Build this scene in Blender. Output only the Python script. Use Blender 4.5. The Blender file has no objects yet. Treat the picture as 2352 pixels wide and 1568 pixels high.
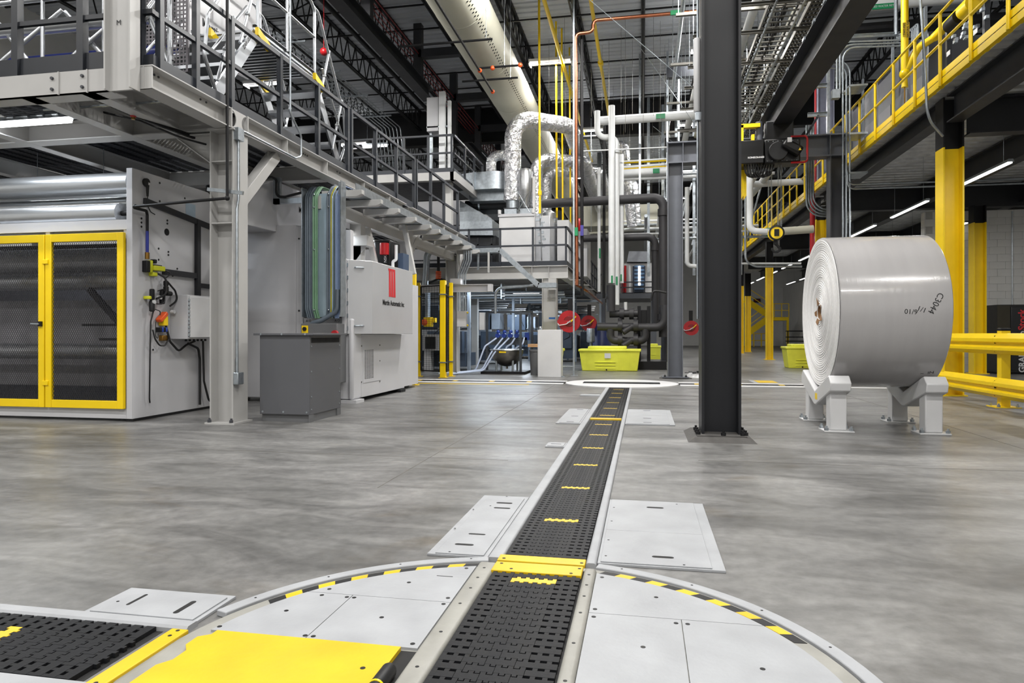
import bpy, math, random
from mathutils import Vector as V, Matrix
SC = bpy.context.scene
LINK = SC.collection.objects.link
random.seed(7)
PI = math.pi

# ------------------------------------------------------------- camera
cam = bpy.data.objects.new('camera', bpy.data.cameras.new('camera'))
LINK(cam)
cam.location = (0, 0, 1.05)
cam.rotation_euler = (PI/2, 0, math.atan(301/1568))
cam.data.sensor_width = 36
cam.data.lens = 24.0
cam.data.shift_y = -18/2352
cam.data.clip_end = 300
SC.camera = cam
# ------------------------------------------------------------- world, exposure
w = bpy.data.worlds.new('world'); SC.world = w; w.use_nodes = True
w.node_tree.nodes['Background'].inputs[0].default_value = (0.8, 0.87, 1.0, 1)
w.node_tree.nodes['Background'].inputs[1].default_value = 0.25
SC.view_settings.view_transform = 'Standard'
SC.view_settings.look = 'None'
SC.view_settings.gamma = 1
SC.view_settings.use_curve_mapping = False
SC.view_settings.exposure = -0.06
# ------------------------------------------------------------- lights of the hall: high-bay strips
LAMP_Z = 9.4
def area(loc, sx, sy, watt, col=(1, .98, .95), rot=(0, 0, 0)):
    d = bpy.data.lights.new('lamp_light', 'AREA')
    d.shape = 'RECTANGLE'; d.size = sx; d.size_y = sy; d.energy = watt; d.color = col
    o = bpy.data.objects.new('lamp_light', d); LINK(o)
    o.location = loc; o.rotation_euler = rot
    return o
HIGH_BAYS = [((-1.4 if y < 15 else -2.2) if x == -2.78 and y != 20.75 else x, y) for x in (-12.4, -7.6, -2.78, 2.0, 6.4, 11.2) for y in (-6, 0.4, 7.0, 13.9, 20.75, 28) if not (x == -7.6 and y > 15)] + [(x, y) for x in (-8.4, -3.3, 2.0, 6.4) for y in (36.4, 43)]
for x, y in HIGH_BAYS:
    if x > 4.5 and 3 < y < 46: continue          # the mezzanine side has its own strips
    area((x, y, LAMP_Z - .07), 1.3, .34, (330 if x == -2.78 else 760 if y == 13.9 and -4 < x < 4 else 520 if 10 < y < 30 and -8 < x < 4 else 335) if y < 32 else 420)
    if x != -2.78: area((x, y, LAMP_Z + .05), 1.2, .3, 8, rot=(PI, 0, 0))       # uplight added at the fixtures to brighten the roof deck
for i in range(8):                                # strip lights under the right mezzanine
    area((6.24, 10.85 + i*3.5, 3.985), .07, 2.2, 34, (1, .99, .97))
for y in (9, 12.5, 16.2): area((8.5, y, 3.985), .07, 2.2, 60, (1, .99, .97))  # unseen lamps without fixtures, added to brighten the white block wall
for y in (31.85, 35.35, 38.85): area((8.5, y, 3.985), .07, 2.2, 34, (1, .99, .97))

# ------------------------------------------------------------- materials
def lin(c):
    if isinstance(c, str):
        c = [int(c[i:i+2], 16)/255 for i in (0, 2, 4)]
    return tuple(((x/12.92) if x <= .04045 else ((x+.055)/1.055)**2.4) for x in c) + (1,)
MATS = {}
def mat(name, col, rough=.5, metal=0., var=.12, scale=6., bump=0., bscale=40., bdist=.02, stretch=(1, 1, 1), emit=0., spec=.5, coat=0.):
    m = bpy.data.materials.new(name); m.use_nodes = True
    n = m.node_tree.nodes; l = m.node_tree.links; b = n['Principled BSDF']
    c = lin(col)
    b.inputs['Roughness'].default_value = rough; b.inputs['Metallic'].default_value = metal
    b.inputs['Specular IOR Level'].default_value = spec
    if coat: b.inputs['Coat Weight'].default_value = coat
    if emit:
        b.inputs['Base Color'].default_value = c
        b.inputs['Emission Color'].default_value = c; b.inputs['Emission Strength'].default_value = emit
    else:
        tc = n.new('ShaderNodeTexCoord'); mp = n.new('ShaderNodeMapping'); mp.inputs['Scale'].default_value = stretch
        l.new(tc.outputs['Object'], mp.inputs['Vector'])
        nz = n.new('ShaderNodeTexNoise'); nz.inputs['Scale'].default_value = scale; nz.inputs['Detail'].default_value = 5
        l.new(mp.outputs['Vector'], nz.inputs['Vector'])
        rp = n.new('ShaderNodeValToRGB')
        rp.color_ramp.elements[0].position = .3; rp.color_ramp.elements[1].position = .7
        rp.color_ramp.elements[0].color = tuple(x*(1-var) for x in c[:3]) + (1,)
        rp.color_ramp.elements[1].color = tuple(min(1, x*(1+var*.6)) for x in c[:3]) + (1,)
        l.new(nz.outputs['Fac'], rp.inputs['Fac']); l.new(rp.outputs['Color'], b.inputs['Base Color'])
        mr = n.new('ShaderNodeMapRange'); mr.inputs['To Min'].default_value = max(.03, rough*.8); mr.inputs['To Max'].default_value = min(1, rough*1.2)
        l.new(nz.outputs['Fac'], mr.inputs['Value']); l.new(mr.outputs['Result'], b.inputs['Roughness'])
        if bump:
            n2 = n.new('ShaderNodeTexNoise'); n2.inputs['Scale'].default_value = bscale; n2.inputs['Detail'].default_value = 4
            l.new(mp.outputs['Vector'], n2.inputs['Vector'])
            bp = n.new('ShaderNodeBump'); bp.inputs['Strength'].default_value = bump; bp.inputs['Distance'].default_value = bdist
            l.new(n2.outputs['Fac'], bp.inputs['Height']); l.new(bp.outputs['Normal'], b.inputs['Normal'])
    MATS[name] = m
    return m
white = mat('white_paint', 'c9c9ca', .38, var=.05, scale=3)
machine = mat('machine_grey_paint', 'b9b9bc', .36, var=.05, scale=2)
offwhite = mat('platform_paint', 'aaa9a7', .42, var=.06, scale=2)
dark = mat('charcoal_paint', '1d2026', .42, var=.15)
colgrey = mat('column_grey_paint', '3b3c41', .42, var=.1, scale=2)
nearblack = mat('black_steel', '161618', .5, var=.2, spec=.3)
slate = mat('slate_grey_paint', '55585f', .45, var=.08)
cabgrey = mat('cabinet_grey', '606163', .42, var=.05)
yellow = mat('safety_yellow', 'ecc800', .38, var=.06, scale=3)
yplate = mat('worn_yellow_plate', 'c9a600', .42, var=.12, scale=5, bump=.05)
lemon = mat('lemon_plastic', 'e3e44a', .5, var=.06)
alu = mat('aluminium', 'a8abaf', .36, .85, var=.06, scale=8)
galv = mat('galvanised_steel', 'a9b0b6', .34, .85, var=.2, scale=14)
steel = mat('brushed_steel', 'c2c4c6', .33, .85, var=.14, scale=4, stretch=(.3, 8, 8))
foil = mat('foil_insulation', 'dedfe2', .24, .85, var=.08, scale=4, bump=1., bscale=8, bdist=.09)
rubber = mat('black_rubber', '121214', .55, var=.3)
belt = mat('belt_plastic', '131417', .58, var=.35, scale=9, bump=.1, bscale=90, spec=.22)
plate = mat('scuffed_white_plate', '95979a', .5, spec=.3, var=.12, scale=5, bump=.06, bscale=60)
railpaint = mat('worn_rail_paint', '878680', .5, var=.16, scale=7, bump=.08)
red = mat('red_paint', 'a9141c', .35, var=.1)
orange = mat('orange_paint', 'd9541c', .4, var=.1)
blue = mat('blue_paint', '23419b', .4, var=.1)
green = mat('green_label', '0f7d4c', .5, var=.1)
copper = mat('copper', 'b06f52', .32, 1., var=.2)
cream = mat('cream_duct', 'c5c3b2', .6, var=.08, scale=1.2)
pipewhite = mat('white_pipe_jacket', 'd6d8d9', .4, var=.05)
tan = mat('cardboard', '8f6b48', .8, var=.2)
glow = mat('lamp_diffuser', 'ffffff', emit=6.)
lampwarm = mat('strip_diffuser', 'fffdf6', emit=5.)
hole = mat('dark_recess', '0b0b0c', .8, var=.1)
ink = mat('black_ink', '17171a', .6, var=.1)
logored = mat('logo_red', 'c0272d', .4, var=.05)
wallpaint = mat('wall_white_paint', 'd2d2d0', .6, var=.06, scale=1.5, bump=.08)
deckgrey = mat('roof_deck', 'b4b8be', .55, .15, var=.12, scale=.6)
galvdeck = mat('floor_deck_galvanised', 'd2d4d5', .36, .5, var=.25, scale=5)
clearpl = mat('grey_duct_panel', '9fb2be', .3, .3, var=.06)

# ------------------------------------------------------------- mesh builder
ORG = {}
class MB:
    def __init__(s): s.v = []; s.f = []
    def add(s, vs, fs):
        o = len(s.v); s.v += [tuple(p) for p in vs]; s.f += [tuple(i+o for i in f) for f in fs]; return s
    def box(s, x0, x1, y0, y1, z0, z1):
        x0, x1 = min(x0, x1), max(x0, x1); y0, y1 = min(y0, y1), max(y0, y1); z0, z1 = min(z0, z1), max(z0, z1)
        return s.add([(x0,y0,z0),(x1,y0,z0),(x1,y1,z0),(x0,y1,z0),(x0,y0,z1),(x1,y0,z1),(x1,y1,z1),(x0,y1,z1)],
                     [(0,3,2,1),(4,5,6,7),(0,1,5,4),(1,2,6,5),(2,3,7,6),(3,0,4,7)])
    def cbox(s, c, sx, sy, sz, rz=0., R=None):
        R = R or Matrix.Rotation(rz, 3, 'Z'); c = V(c)
        b = MB().box(-sx/2, sx/2, -sy/2, sy/2, -sz/2, sz/2)
        return s.add([c + R @ V(p) for p in b.v], b.f)
    def prism(s, pts, o, ux, uy, d):
        """polygon pts in the plane (ux, uy) at o, extruded by vector d"""
        o, ux, uy, d = V(o), V(ux), V(uy), V(d); n = len(pts)
        a = [o + ux*p[0] + uy*p[1] for p in pts]
        area2 = sum(pts[i][0]*pts[(i+1) % n][1] - pts[(i+1) % n][0]*pts[i][1] for i in range(n))
        if (ux.cross(uy)).dot(d)*area2 < 0: a.reverse()
        return s.add(a + [p + d for p in a], [tuple(range(n-1, -1, -1)), tuple(range(n, 2*n))] + [(i, (i+1) % n, n+(i+1) % n, n+i) for i in range(n)])
    def frame(s, p0, p1, up=(0, 0, 1)):
        p0, p1 = V(p0), V(p1); t = (p1-p0).normalized(); up = V(up)
        if abs(t.dot(up)) > .99: up = V((0, 1, 0)) if abs(t.y) < .9 else V((1, 0, 0))
        r = t.cross(up).normalized(); u = r.cross(t).normalized()
        return p0, p1-p0, r, u
    def bar(s, p0, p1, w, h, up=(0, 0, 1)):
        o, d, r, u = s.frame(p0, p1, up)
        return s.prism([(-w/2,-h/2),(w/2,-h/2),(w/2,h/2),(-w/2,h/2)], o, r, u, d)
    def ibeam(s, p0, p1, h, w, tf=.015, tw=.01, up=(0, 0, 1)):
        o, d, r, u = s.frame(p0, p1, up); a, b = w/2, h/2; t = tw/2
        return s.prism([(-a,-b),(a,-b),(a,-b+tf),(t,-b+tf),(t,b-tf),(a,b-tf),(a,b),(-a,b),(-a,b-tf),(-t,b-tf),(-t,-b+tf),(-a,-b+tf)], o, r, u, d)
    def angle(s, p0, p1, w, h, t=.006, up=(0, 0, 1)):
        o, d, r, u = s.frame(p0, p1, up)
        return s.prism([(0,0),(w,0),(w,t),(t,t),(t,h),(0,h)], o, r, u, d)
    def channel(s, p0, p1, w, h, t=.006, up=(0, 0, 1)):
        o, d, r, u = s.frame(p0, p1, up)
        return s.prism([(-w/2,-h/2),(w/2,-h/2),(w/2,-h/2+t),(-w/2+t,-h/2+t),(-w/2+t,h/2-t),(w/2,h/2-t),(w/2,h/2),(-w/2,h/2)], o, r, u, d)
    def cyl(s, p0, p1, r, n=16, r2=None, cap=True):
        r2 = r if r2 is None else r2
        o, d, a, b = s.frame(p0, p1)
        k = [(math.cos(2*PI*i/n), math.sin(2*PI*i/n)) for i in range(n)]
        vs = [o + a*(c*r) + b*(q*r) for c, q in k] + [o + d + a*(c*r2) + b*(q*r2) for c, q in k]
        fs = [(i, (i+1) % n, n+(i+1) % n, n+i) for i in range(n)]
        if cap: fs += [tuple(range(n-1, -1, -1)), tuple(range(n, 2*n))]
        return s.add(vs, fs)
    def lathe(s, o, axis, prof, n=24, cap=True):
        """prof = [(radius, distance along axis)...]"""
        o = V(o); ax = V(axis).normalized(); _, _, a, b = s.frame(o, o+ax)
        vs = []; fs = []
        for r, h in prof:
            vs += [o + ax*h + a*(math.cos(2*PI*i/n)*r) + b*(math.sin(2*PI*i/n)*r) for i in range(n)]
        for j in range(len(prof)-1):
            fs += [(j*n+i, j*n+(i+1) % n, (j+1)*n+(i+1) % n, (j+1)*n+i) for i in range(n)]
        if cap:
            fs += [tuple(range(n-1, -1, -1)), tuple(range((len(prof)-1)*n, len(prof)*n))]
        return s.add(vs, fs)
    def sphere(s, c, r, n=16, m=8, sz=1.):
        return s.lathe((c[0], c[1], c[2]-r*sz), (0, 0, 1), [(max(1e-4, r*math.sin(PI*j/m)), r*sz*(1-math.cos(PI*j/m))) for j in range(m+1)], n, cap=False)
    def tube(s, path, r, n=8, bend=0., cap=True, seg=6):
        p = [V(q) for q in path]
        if bend: p = rounded(p, bend, seg)
        m = len(p); rings = []
        t0 = (p[1]-p[0]).normalized()
        up = V((0, 0, 1)) if abs(t0.z) < .9 else V((0, 1, 0))
        a = t0.cross(up).normalized()
        for i in range(m):
            t = (p[min(i+1, m-1)]-p[max(i-1, 0)])
            t = t.normalized() if t.length > 1e-9 else t0
            a = (a - t*a.dot(t)).normalized(); b = t.cross(a)
            rings.append([p[i] + a*(math.cos(2*PI*k/n)*r) + b*(math.sin(2*PI*k/n)*r) for k in range(n)])
        vs = [q for g in rings for q in g]
        fs = [(i*n+k, i*n+(k+1) % n, (i+1)*n+(k+1) % n, (i+1)*n+k) for i in range(m-1) for k in range(n)]
        if cap: fs += [tuple(range(n-1, -1, -1)), tuple(range((m-1)*n, m*n))]
        return s.add(vs, fs)
    def build(s, name, m=None, parent=None, bevel=0., smooth=True, kind=None, label=None):
        me = bpy.data.meshes.new(name)
        o3 = ORG.get(parent.name, (0, 0, 0)) if parent else (0, 0, 0)
        me.from_pydata([(x-o3[0], y-o3[1], z-o3[2]) for x, y, z in s.v], [], s.f)
        if m: me.materials.append(m)
        if smooth:
            me.polygons.foreach_set('use_smooth', [True]*len(me.polygons))
            me.set_sharp_from_angle(angle=math.radians(38))
        o = bpy.data.objects.new(name, me); LINK(o)
        if parent: o.parent = parent
        ORG[o.name] = o3
        if bevel:
            b = o.modifiers.new('bevel', 'BEVEL'); b.width = bevel; b.segments = 2; b.limit_method = 'ANGLE'; b.angle_limit = math.radians(50)
        if kind is None and name in ('bolt_row', 'hanger', 'rod', 'hanger_wire', 'hinge', 'cable_gland', 'nozzle_holes', 'seam', 'upright'): kind = 'stuff'
        if kind: o['kind'] = kind
        if label: o['label'] = label
        return o
def rounded(p, R, seg=6):
    out = [p[0]]
    for i in range(1, len(p)-1):
        a = (p[i-1]-p[i]); b = (p[i+1]-p[i]); la, lb = a.length, b.length
        a.normalize(); b.normalize(); ang = a.angle(b)
        if ang > PI-.05: out.append(p[i]); continue
        tl = min(R/math.tan(ang/2), la*.49, lb*.49); rr = tl*math.tan(ang/2)
        bis = (a+b).normalized(); c = p[i] + bis*(rr/math.sin(ang/2))
        s0 = p[i]+a*tl-c; s1 = p[i]+b*tl-c; tot = s0.angle(s1)
        ax0 = s0.normalized(); ay0 = (s1 - ax0*s1.dot(ax0)).normalized()
        for k in range(seg+1):
            th = tot*k/seg; out.append(c + (ax0*math.cos(th) + ay0*math.sin(th))*s0.length)
    out.append(p[-1]); return out
def thing(name, label, cat, loc=(0, 0, 0), group=None):
    o = bpy.data.objects.new(name, None); LINK(o); o.location = loc
    o.empty_display_size = .1
    o['label'] = label; o['category'] = cat
    if group: o['group'] = group
    ORG[o.name] = tuple(loc); return o
def tag(o, label, cat, group=None):
    o['label'] = label; o['category'] = cat
    if group: o['group'] = group
    return o
def setting(o): o['kind'] = 'structure'; return o
def dup(root, delta, label=None, group=None):
    r = root.copy(); LINK(r); r.location = V(root.location) + V(delta)
    if label: r['label'] = label
    if group: r['group'] = group
    ORG[r.name] = tuple(r.location)
    for ch in list(root.children):
        c = ch.copy(); LINK(c); c.parent = r; ORG[c.name] = ORG[r.name]
        for g in list(ch.children):
            d = g.copy(); LINK(d); d.parent = c; ORG[d.name] = ORG[r.name]
    return r
def again(o, delta, parent=None):
    """a copy of one mesh part, moved"""
    c = o.copy(); LINK(c); c.location = V(o.location) + V(delta)
    if parent: c.parent = parent
    return c
def words(name, text, size, o, ux, uy, m, parent, align='CENTER', lift=.003, bold=0.):
    """flat lettering as a thin mesh: ux reading direction, uy up direction"""
    cu = bpy.data.curves.new(name, 'FONT'); cu.body = text; cu.size = size; cu.align_x = align; cu.align_y = 'CENTER'
    cu.extrude = .0008; cu.offset = bold; cu.resolution_u = 3
    t = bpy.data.objects.new(name, cu); LINK(t)
    dg = bpy.context.evaluated_depsgraph_get()
    me0 = t.evaluated_get(dg).to_mesh()
    ux, uy, o = V(ux).normalized(), V(uy).normalized(), V(o); n = ux.cross(uy)
    b = MB(); b.add([o + ux*q.co.x + uy*q.co.y + n*(q.co.z+lift) for q in me0.vertices], [tuple(p.vertices) for p in me0.polygons])
    t.evaluated_get(dg).to_mesh_clear()
    bpy.data.objects.remove(t); bpy.data.curves.remove(cu)
    if parent == 'raw': return b
    return b.build(name, m, parent, smooth=False)

# ============================================================= the hall: floor, roof, walls
fm = bpy.data.materials.new('polished_concrete'); fm.use_nodes = True
def floor_nodes(m):
    n = m.node_tree.nodes; l = m.node_tree.links; b = n['Principled BSDF']
    tc = n.new('ShaderNodeTexCoord')
    def noise(sc, st, det=6, dist=0.):
        mp = n.new('ShaderNodeMapping'); mp.inputs['Scale'].default_value = st; l.new(tc.outputs['Object'], mp.inputs['Vector'])
        z = n.new('ShaderNodeTexNoise'); z.inputs['Scale'].default_value = sc; z.inputs['Detail'].default_value = det
        z.inputs['Roughness'].default_value = .62; z.inputs['Distortion'].default_value = dist
        l.new(mp.outputs['Vector'], z.inputs['Vector']); return z.outputs['Fac']
    def ramp(f, a, b2, ca, cb):
        r = n.new('ShaderNodeValToRGB'); e = r.color_ramp.elements
        e[0].position = a; e[1].position = b2; e[0].color = ca; e[1].color = cb; l.new(f, r.inputs['Fac']); return r.outputs['Color']
    def mix(mode, fac, a, b2):
        x = n.new('ShaderNodeMix'); x.data_type = 'RGBA'; x.blend_type = mode; x.inputs['Factor'].default_value = fac
        l.new(a, x.inputs['A']); l.new(b2, x.inputs['B']); return x.outputs['Result']
    g = lambda v, t=0: (v, v*(1-.02*t), v*(1-.07*t), 1)
    base = ramp(noise(.55, (1, 1, 1), 8, .6), .34, .68, g(.13, .7), g(.245, .45))
    st = ramp(noise(1.9, (.45, 1.2, 1), 10, 1.1), .36, .66, g(.50), g(1.1))
    fine = ramp(noise(14, (1, 1, 1), 8), .3, .7, g(.72), g(1.12))
    stain = ramp(noise(.9, (.7, 1.1, 1), 4, 1.6), .60, .74, (1, 1, 1, 1), (.74, .66, .55, 1))
    speck = ramp(noise(5.5, (1, 1, 1), 2), .2, .245, g(.25), g(1))
    c = mix('MULTIPLY', 1, base, st); c = mix('MULTIPLY', 1, c, fine); c = mix('MULTIPLY', .8, c, stain); c = mix('MULTIPLY', .6, c, speck)
    l.new(c, b.inputs['Base Color'])
    mr = n.new('ShaderNodeMapRange'); mr.inputs['To Min'].default_value = .26; mr.inputs['To Max'].default_value = .5
    l.new(noise(3, (.6, 1.2, 1)), mr.inputs['Value']); l.new(mr.outputs['Result'], b.inputs['Roughness'])
    bp = n.new('ShaderNodeBump'); bp.inputs['Strength'].default_value = .12; bp.inputs['Distance'].default_value = .01
    l.new(noise(9, (1, 1, 1), 8), bp.inputs['Height']); l.new(bp.outputs['Normal'], b.inputs['Normal'])
floor_nodes(fm)
floor = setting(MB().box(-18, 18, -12, 62, -.3, 0).build('floor', fm))
jm = mat('joint_sealant', '5e5b56', .7, var=.4, scale=5)
for x in (-1.78, 3.4):
    MB().box(x, x+.006, 4.4, 60, 0, .0012).build('control_joint', jm, floor)
for y in (5.55, 11.6, 22.): MB().box(-18, -1.1, y, y+.006, 0, .0012).build('control_joint', jm, floor); MB().box(.45, 18, y+.3, y+.306, 0, .0012).build('control_joint', jm, floor)
# roof: ribbed steel deck, ribs across the hall
ROOF = 10.7
b = MB(); pts = []
y = -12.
while y < 61.9:
    pts += [(y, 0), (y+.16, 0), (y+.19, .045), (y+.24, .045), (y+.27, 0)]; y += .305
top = [(q[0], .12) for q in (pts[-1], pts[0])]
b.prism(pts + top, (-18, 0, ROOF), (0, 1, 0), (0, 0, 1), (36, 0, 0))
ceiling = setting(b.build('ceiling', deckgrey, smooth=False))
# bar joists along the hall
def joist(x, y0, y1, z0=ROOF-.82, z1=ROOF-.02):
    b = MB()
    for dx in (-.035, .035):
        b.bar((x+dx, y0, z1), (x+dx, y1, z1), .05, .07); b.bar((x+dx, y0, z0), (x+dx, y1, z0), .045, .06)
    n = int((y1-y0)/.62); st = (y1-y0)/n
    for i in range(n):
        ya = y0+i*st; 
        b.bar((x, ya, z1), (x, ya+st/2, z0), .03, .03); b.bar((x, ya+st/2, z0), (x, ya+st, z1), .03, .03)
    return b
jx = [-15.2+1.9*i for i in range(17)]
proto = None
for x in jx:
    if proto is None:
        proto = joist(x, -4, 28.4).build('bar_joist', nearblack, ceiling, smooth=False)
        proto2 = joist(x, 28.8, 60).build('bar_joist', nearblack, ceiling, smooth=False)
    else:
        again(proto, (x-jx[0], 0, 0)); again(proto2, (x-jx[0], 0, 0))
for y in (2, 5.4, 8.8, 12.2, 15.6, 19, 22.4, 25.8, 31, 36, 41, 47):      # bridging
    b = MB(); b.bar((-17, y, ROOF-.80), (17, y, ROOF-.80), .04, .04); b.bar((-17, y, ROOF-.09), (17, y, ROOF-.09), .04, .04)
    b.build('bridging', nearblack, ceiling, smooth=False)
for y in (7.1, 17.3):                                   # crossed bridging
    b = MB()
    for i in range(16):
        b.bar((jx[i], y, ROOF-.8), (jx[i+1], y, ROOF-.06), .03, .03); b.bar((jx[i], y, ROOF-.06), (jx[i+1], y+.04, ROOF-.8), .03, .03)
    b.build('cross_bridging', nearblack, ceiling, smooth=False)
for y in (28.6, 45.):                                   # deep girders across the hall
    MB().ibeam((-18, y, ROOF-.75), (18, y, ROOF-.75), 1.45, .4, .05, .04).build('roof_girder', nearblack, ceiling, smooth=False)
for y in (7.2,):
    MB().ibeam((-18, y+.0, ROOF-1.0), (1.2, y, ROOF-1.0), .4, .3, .03, .02).build('roof_girder', nearblack, ceiling, smooth=False)
# walls
setting(MB().box(-18.3, -18, -12, 62, 0, 11).build('wall_left', wallpaint))
setting(MB().box(18, 18.3, -12, 62, 0, 11).build('wall_right', wallpaint))
setting(MB().box(-18, 18, 62, 62.3, 0, 11).build('wall_back', wallpaint))
setting(MB().box(-18, 18, -12.3, -12, 0, 11).build('wall_front', wallpaint))

# ============================================================= in-floor roll conveyor
PITCH = .0508; CELL = .01875
def link_mesh(c0, c1, x0, up=.016, side=None, z=.001):
    """one belt module: cells c0..c1 with fingers forward on even cells, back fingers on odd middle cells"""
    p = []; e = .0007
    y0, y1 = -.0175, .0175; f = .0145
    xs = [x0 + c*CELL for c in range(c0, c1+1)]
    a = [(xs[0]+e, y0)]
    for k in range(c0, c1):                     # back edge
        mid = 5 <= k < 15
        d = .0115 if (k % 2 == 1 and mid) else 0
        l, r = xs[k-c0] + (e if k == c0 else .002), xs[k-c0+1] - (e if k == c1-1 else .002)
        if d: a += [(l, y0), (l, y0-d), (r, y0-d), (r, y0)]
    a.append((xs[-1]-e, y0)); a.append((xs[-1]-e, y1))
    for k in range(c1-1, c0-1, -1):
        l, r = xs[k-c0] + (e if k == c0 else .0015), xs[k-c0+1] - (e if k == c1-1 else .0015)
        if k % 2 == 0: a += [(r, y1), (r, y1+f), (l, y1+f), (l, y1)]
    a.append((xs[0]+e, y1))
    q = []
    for t in a:
        if not q or (abs(q[-1][0]-t[0])+abs(q[-1][1]-t[1])) > 1e-6: q.append(t)
    return MB().prism(q, (0, 0, z), (1, 0, 0), (0, 1, 0), (0, 0, up))
SPLITS = ([(0, 5), (5, 10), (10, 15), (15, 20)], [(0, 4), (4, 8), (8, 13), (13, 20)])
def belt_rows(parent, ys, xleft, marks, m=belt, whole=False, rot=None):
    """ys: row centres; marks: indexes of rows with a yellow middle module"""
    cache = {}
    ox, oy, oz = ORG[parent.name]
    for i, y in enumerate(ys):
        sp = [(0, 5), (5, 15), (15, 20)] if i in marks else ([(0, 20)] if whole else SPLITS[i % 2])
        for (a, b2) in sp:
            mm = yplate if (i in marks and (a, b2) == (5, 15)) else m
            key = (a, b2, mm.name)
            if key not in cache:
                bb = link_mesh(a, b2, 0.)
                me = bpy.data.meshes.new('belt_link'); me.from_pydata(bb.v, [], bb.f); me.materials.append(mm); cache[key] = me
            o = bpy.data.objects.new('belt_link' if mm is m else 'yellow_belt_link', cache[key]); LINK(o); o.parent = parent
            if rot is None: o.location = (xleft-ox, y-oy, -oz)
            else:
                o.rotation_euler = (0, 0, rot); o.location = (y-ox, xleft-oy, -oz)
def rail_profile(xl, xr, y0, y1, h=.022, r=.012):
    pts = [(xl, 0), (xr, 0), (xr, h-r)] + [(xr-r+r*math.cos(t), h-r+r*math.sin(t)) for t in (PI/6, PI/3, PI/2)] + \
          [(xl+r-r*math.sin(t), h-r+r*math.cos(t)) for t in (0, PI/6, PI/3)] + [(xl, h-r)]
    return MB().prism(pts, (0, y0, 0), (1, 0, 0), (0, 0, 1), (0, y1-y0, 0))
BL, BR = -.632, -.257
conv = thing('floor_conveyor', 'long black belt conveyor with yellow markers running from near turntable to far one', 'conveyor', (-.445, 8, 0))
MB().box(BL, BR, 3.08, 13.25, 0, .001).build('belt_bed', hole, conv)
rail_profile(-.706, BL-.004, 3.07, 13.25).build('rail', plate, conv)
rail_profile(BR+.004, -.206, 3.07, 13.25).build('rail', plate, conv)
ys = [3.155 + PITCH*i for i in range(int((8.28-3.155)/PITCH))]
belt_rows(conv, ys, BL, {i for i in range(12, len(ys), 16)}, whole=True)
yb = MB(); ymk = MB(); fr = 0
y = 8.46; k = 0
while y < 13.2:                                # the far half, too small to pick apart
    for (a, b2) in ([(0, 5), (5, 15), (15, 20)] if k % 16 == 5 else [(0, 20)]):
        bb = link_mesh(a, b2, BL)
        (ymk if (k % 16 == 5 and a == 5) else yb).add([(p[0], p[1]+y, p[2]) for p in bb.v], bb.f)
    y += PITCH; k += 1
yb.build('far_belt', belt, conv, kind='stuff', smooth=False)
ymk.build('far_belt_marker', yplate, conv, smooth=False)
MB().box(BL, BR, 8.30, 8.42, .002, .02).build('yellow_crossbar', yplate, conv)
t = MB().box(BL-.02, BR+.003, 3.035, 3.115, .001, .0235).build('yellow_end_plate', yplate, conv, bevel=.003)
for x in (-.625, -.27): MB().cyl((x, 3.06, .0235), (x, 3.06, .0245), .008, 10).build('screw', nearblack, t)

# ------------------------------------------------------------- near turntable
TC = (-.445, 1.925); R1 = 1.17
def arc(r, a0, a1, n):
    return [(TC[0]+r*math.cos(a0+(a1-a0)*i/n), TC[1]+r*math.sin(a0+(a1-a0)*i/n)) for i in range(n+1)]
def ring(r0, r1, a0, a1, z0, z1, n=24):
    pts = arc(r1, a0, a1, n) + arc(r0, a1, a0, n)
    return MB().prism(pts, (0, 0, z0), (1, 0, 0), (0, 1, 0), (0, 0, z1-z0))
D = math.radians
frame = thing('turntable_frame', 'white curved steel curb ring set in concrete around the near floor turntable', 'floor ring', (TC[0], TC[1], 0))
for a0, a1 in ((-60, 77.6), (102.5, 162), (200, 235)):
    b = ring(1.118, R1, D(a0), D(a1), 0, .024, 48); b.build('curb', plate, frame, bevel=.004)
    for i in range(int((a1-a0)/16)+1):
        a = D(a0+4+16*i)
        if a < D(a1-1): MB().cyl((TC[0]+1.146*math.cos(a), TC[1]+1.146*math.sin(a), .024), (TC[0]+1.146*math.cos(a), TC[1]+1.146*math.sin(a), .0246), .005, 8).build('screw', nearblack, frame)
tt = thing('floor_turntable', 'near round floor turntable with white plates, hazard edging and a black belt across it', 'turntable', (TC[0], TC[1], 0))
disc = MB().prism(arc(1.112, 0, 2*PI, 96)[:-1], (0, 0, 0), (1, 0, 0), (0, 1, 0), (0, 0, .014)).build('disc', railpaint, tt)
for a0, a1 in ((27, 75.2), (104, 153)):                           # hazard edging piece by piece
    n = round((a1-a0)/3.7)
    for i in range(n):
        s0 = D(a0+(a1-a0)*i/n); s1 = D(a0+(a1-a0)*(i+1)/n); sk = D(.9)
        p = arc(1.105, s0, s1, 4) + arc(1.066, s1+sk, s0+sk, 4)
        MB().prism(p, (0, 0, .014), (1, 0, 0), (0, 1, 0), (0, 0, .0015)).build('hazard_stripe', yplate if i % 2 else nearblack, tt, smooth=False)
def clip_plate(x0, x1, y0, y1, r=1.05, n=120):
    """rectangle clipped by the turntable's circle"""
    c = arc(r, 0, 2*PI, n)[:-1]
    for ax, lim, sg in ((0, x0, 1), (0, x1, -1), (1, y0, 1), (1, y1, -1)):
        out = []
        for i in range(len(c)):
            p, q = c[i-1], c[i]
            ip, iq = sg*(p[ax]-lim) >= 0, sg*(q[ax]-lim) >= 0
            if ip != iq:
                f = (lim-p[ax])/(q[ax]-p[ax]); out.append((p[0]+f*(q[0]-p[0]), p[1]+f*(q[1]-p[1])))
            if iq: out.append(q)
        c = out
    return c
PZ = .0225
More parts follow.
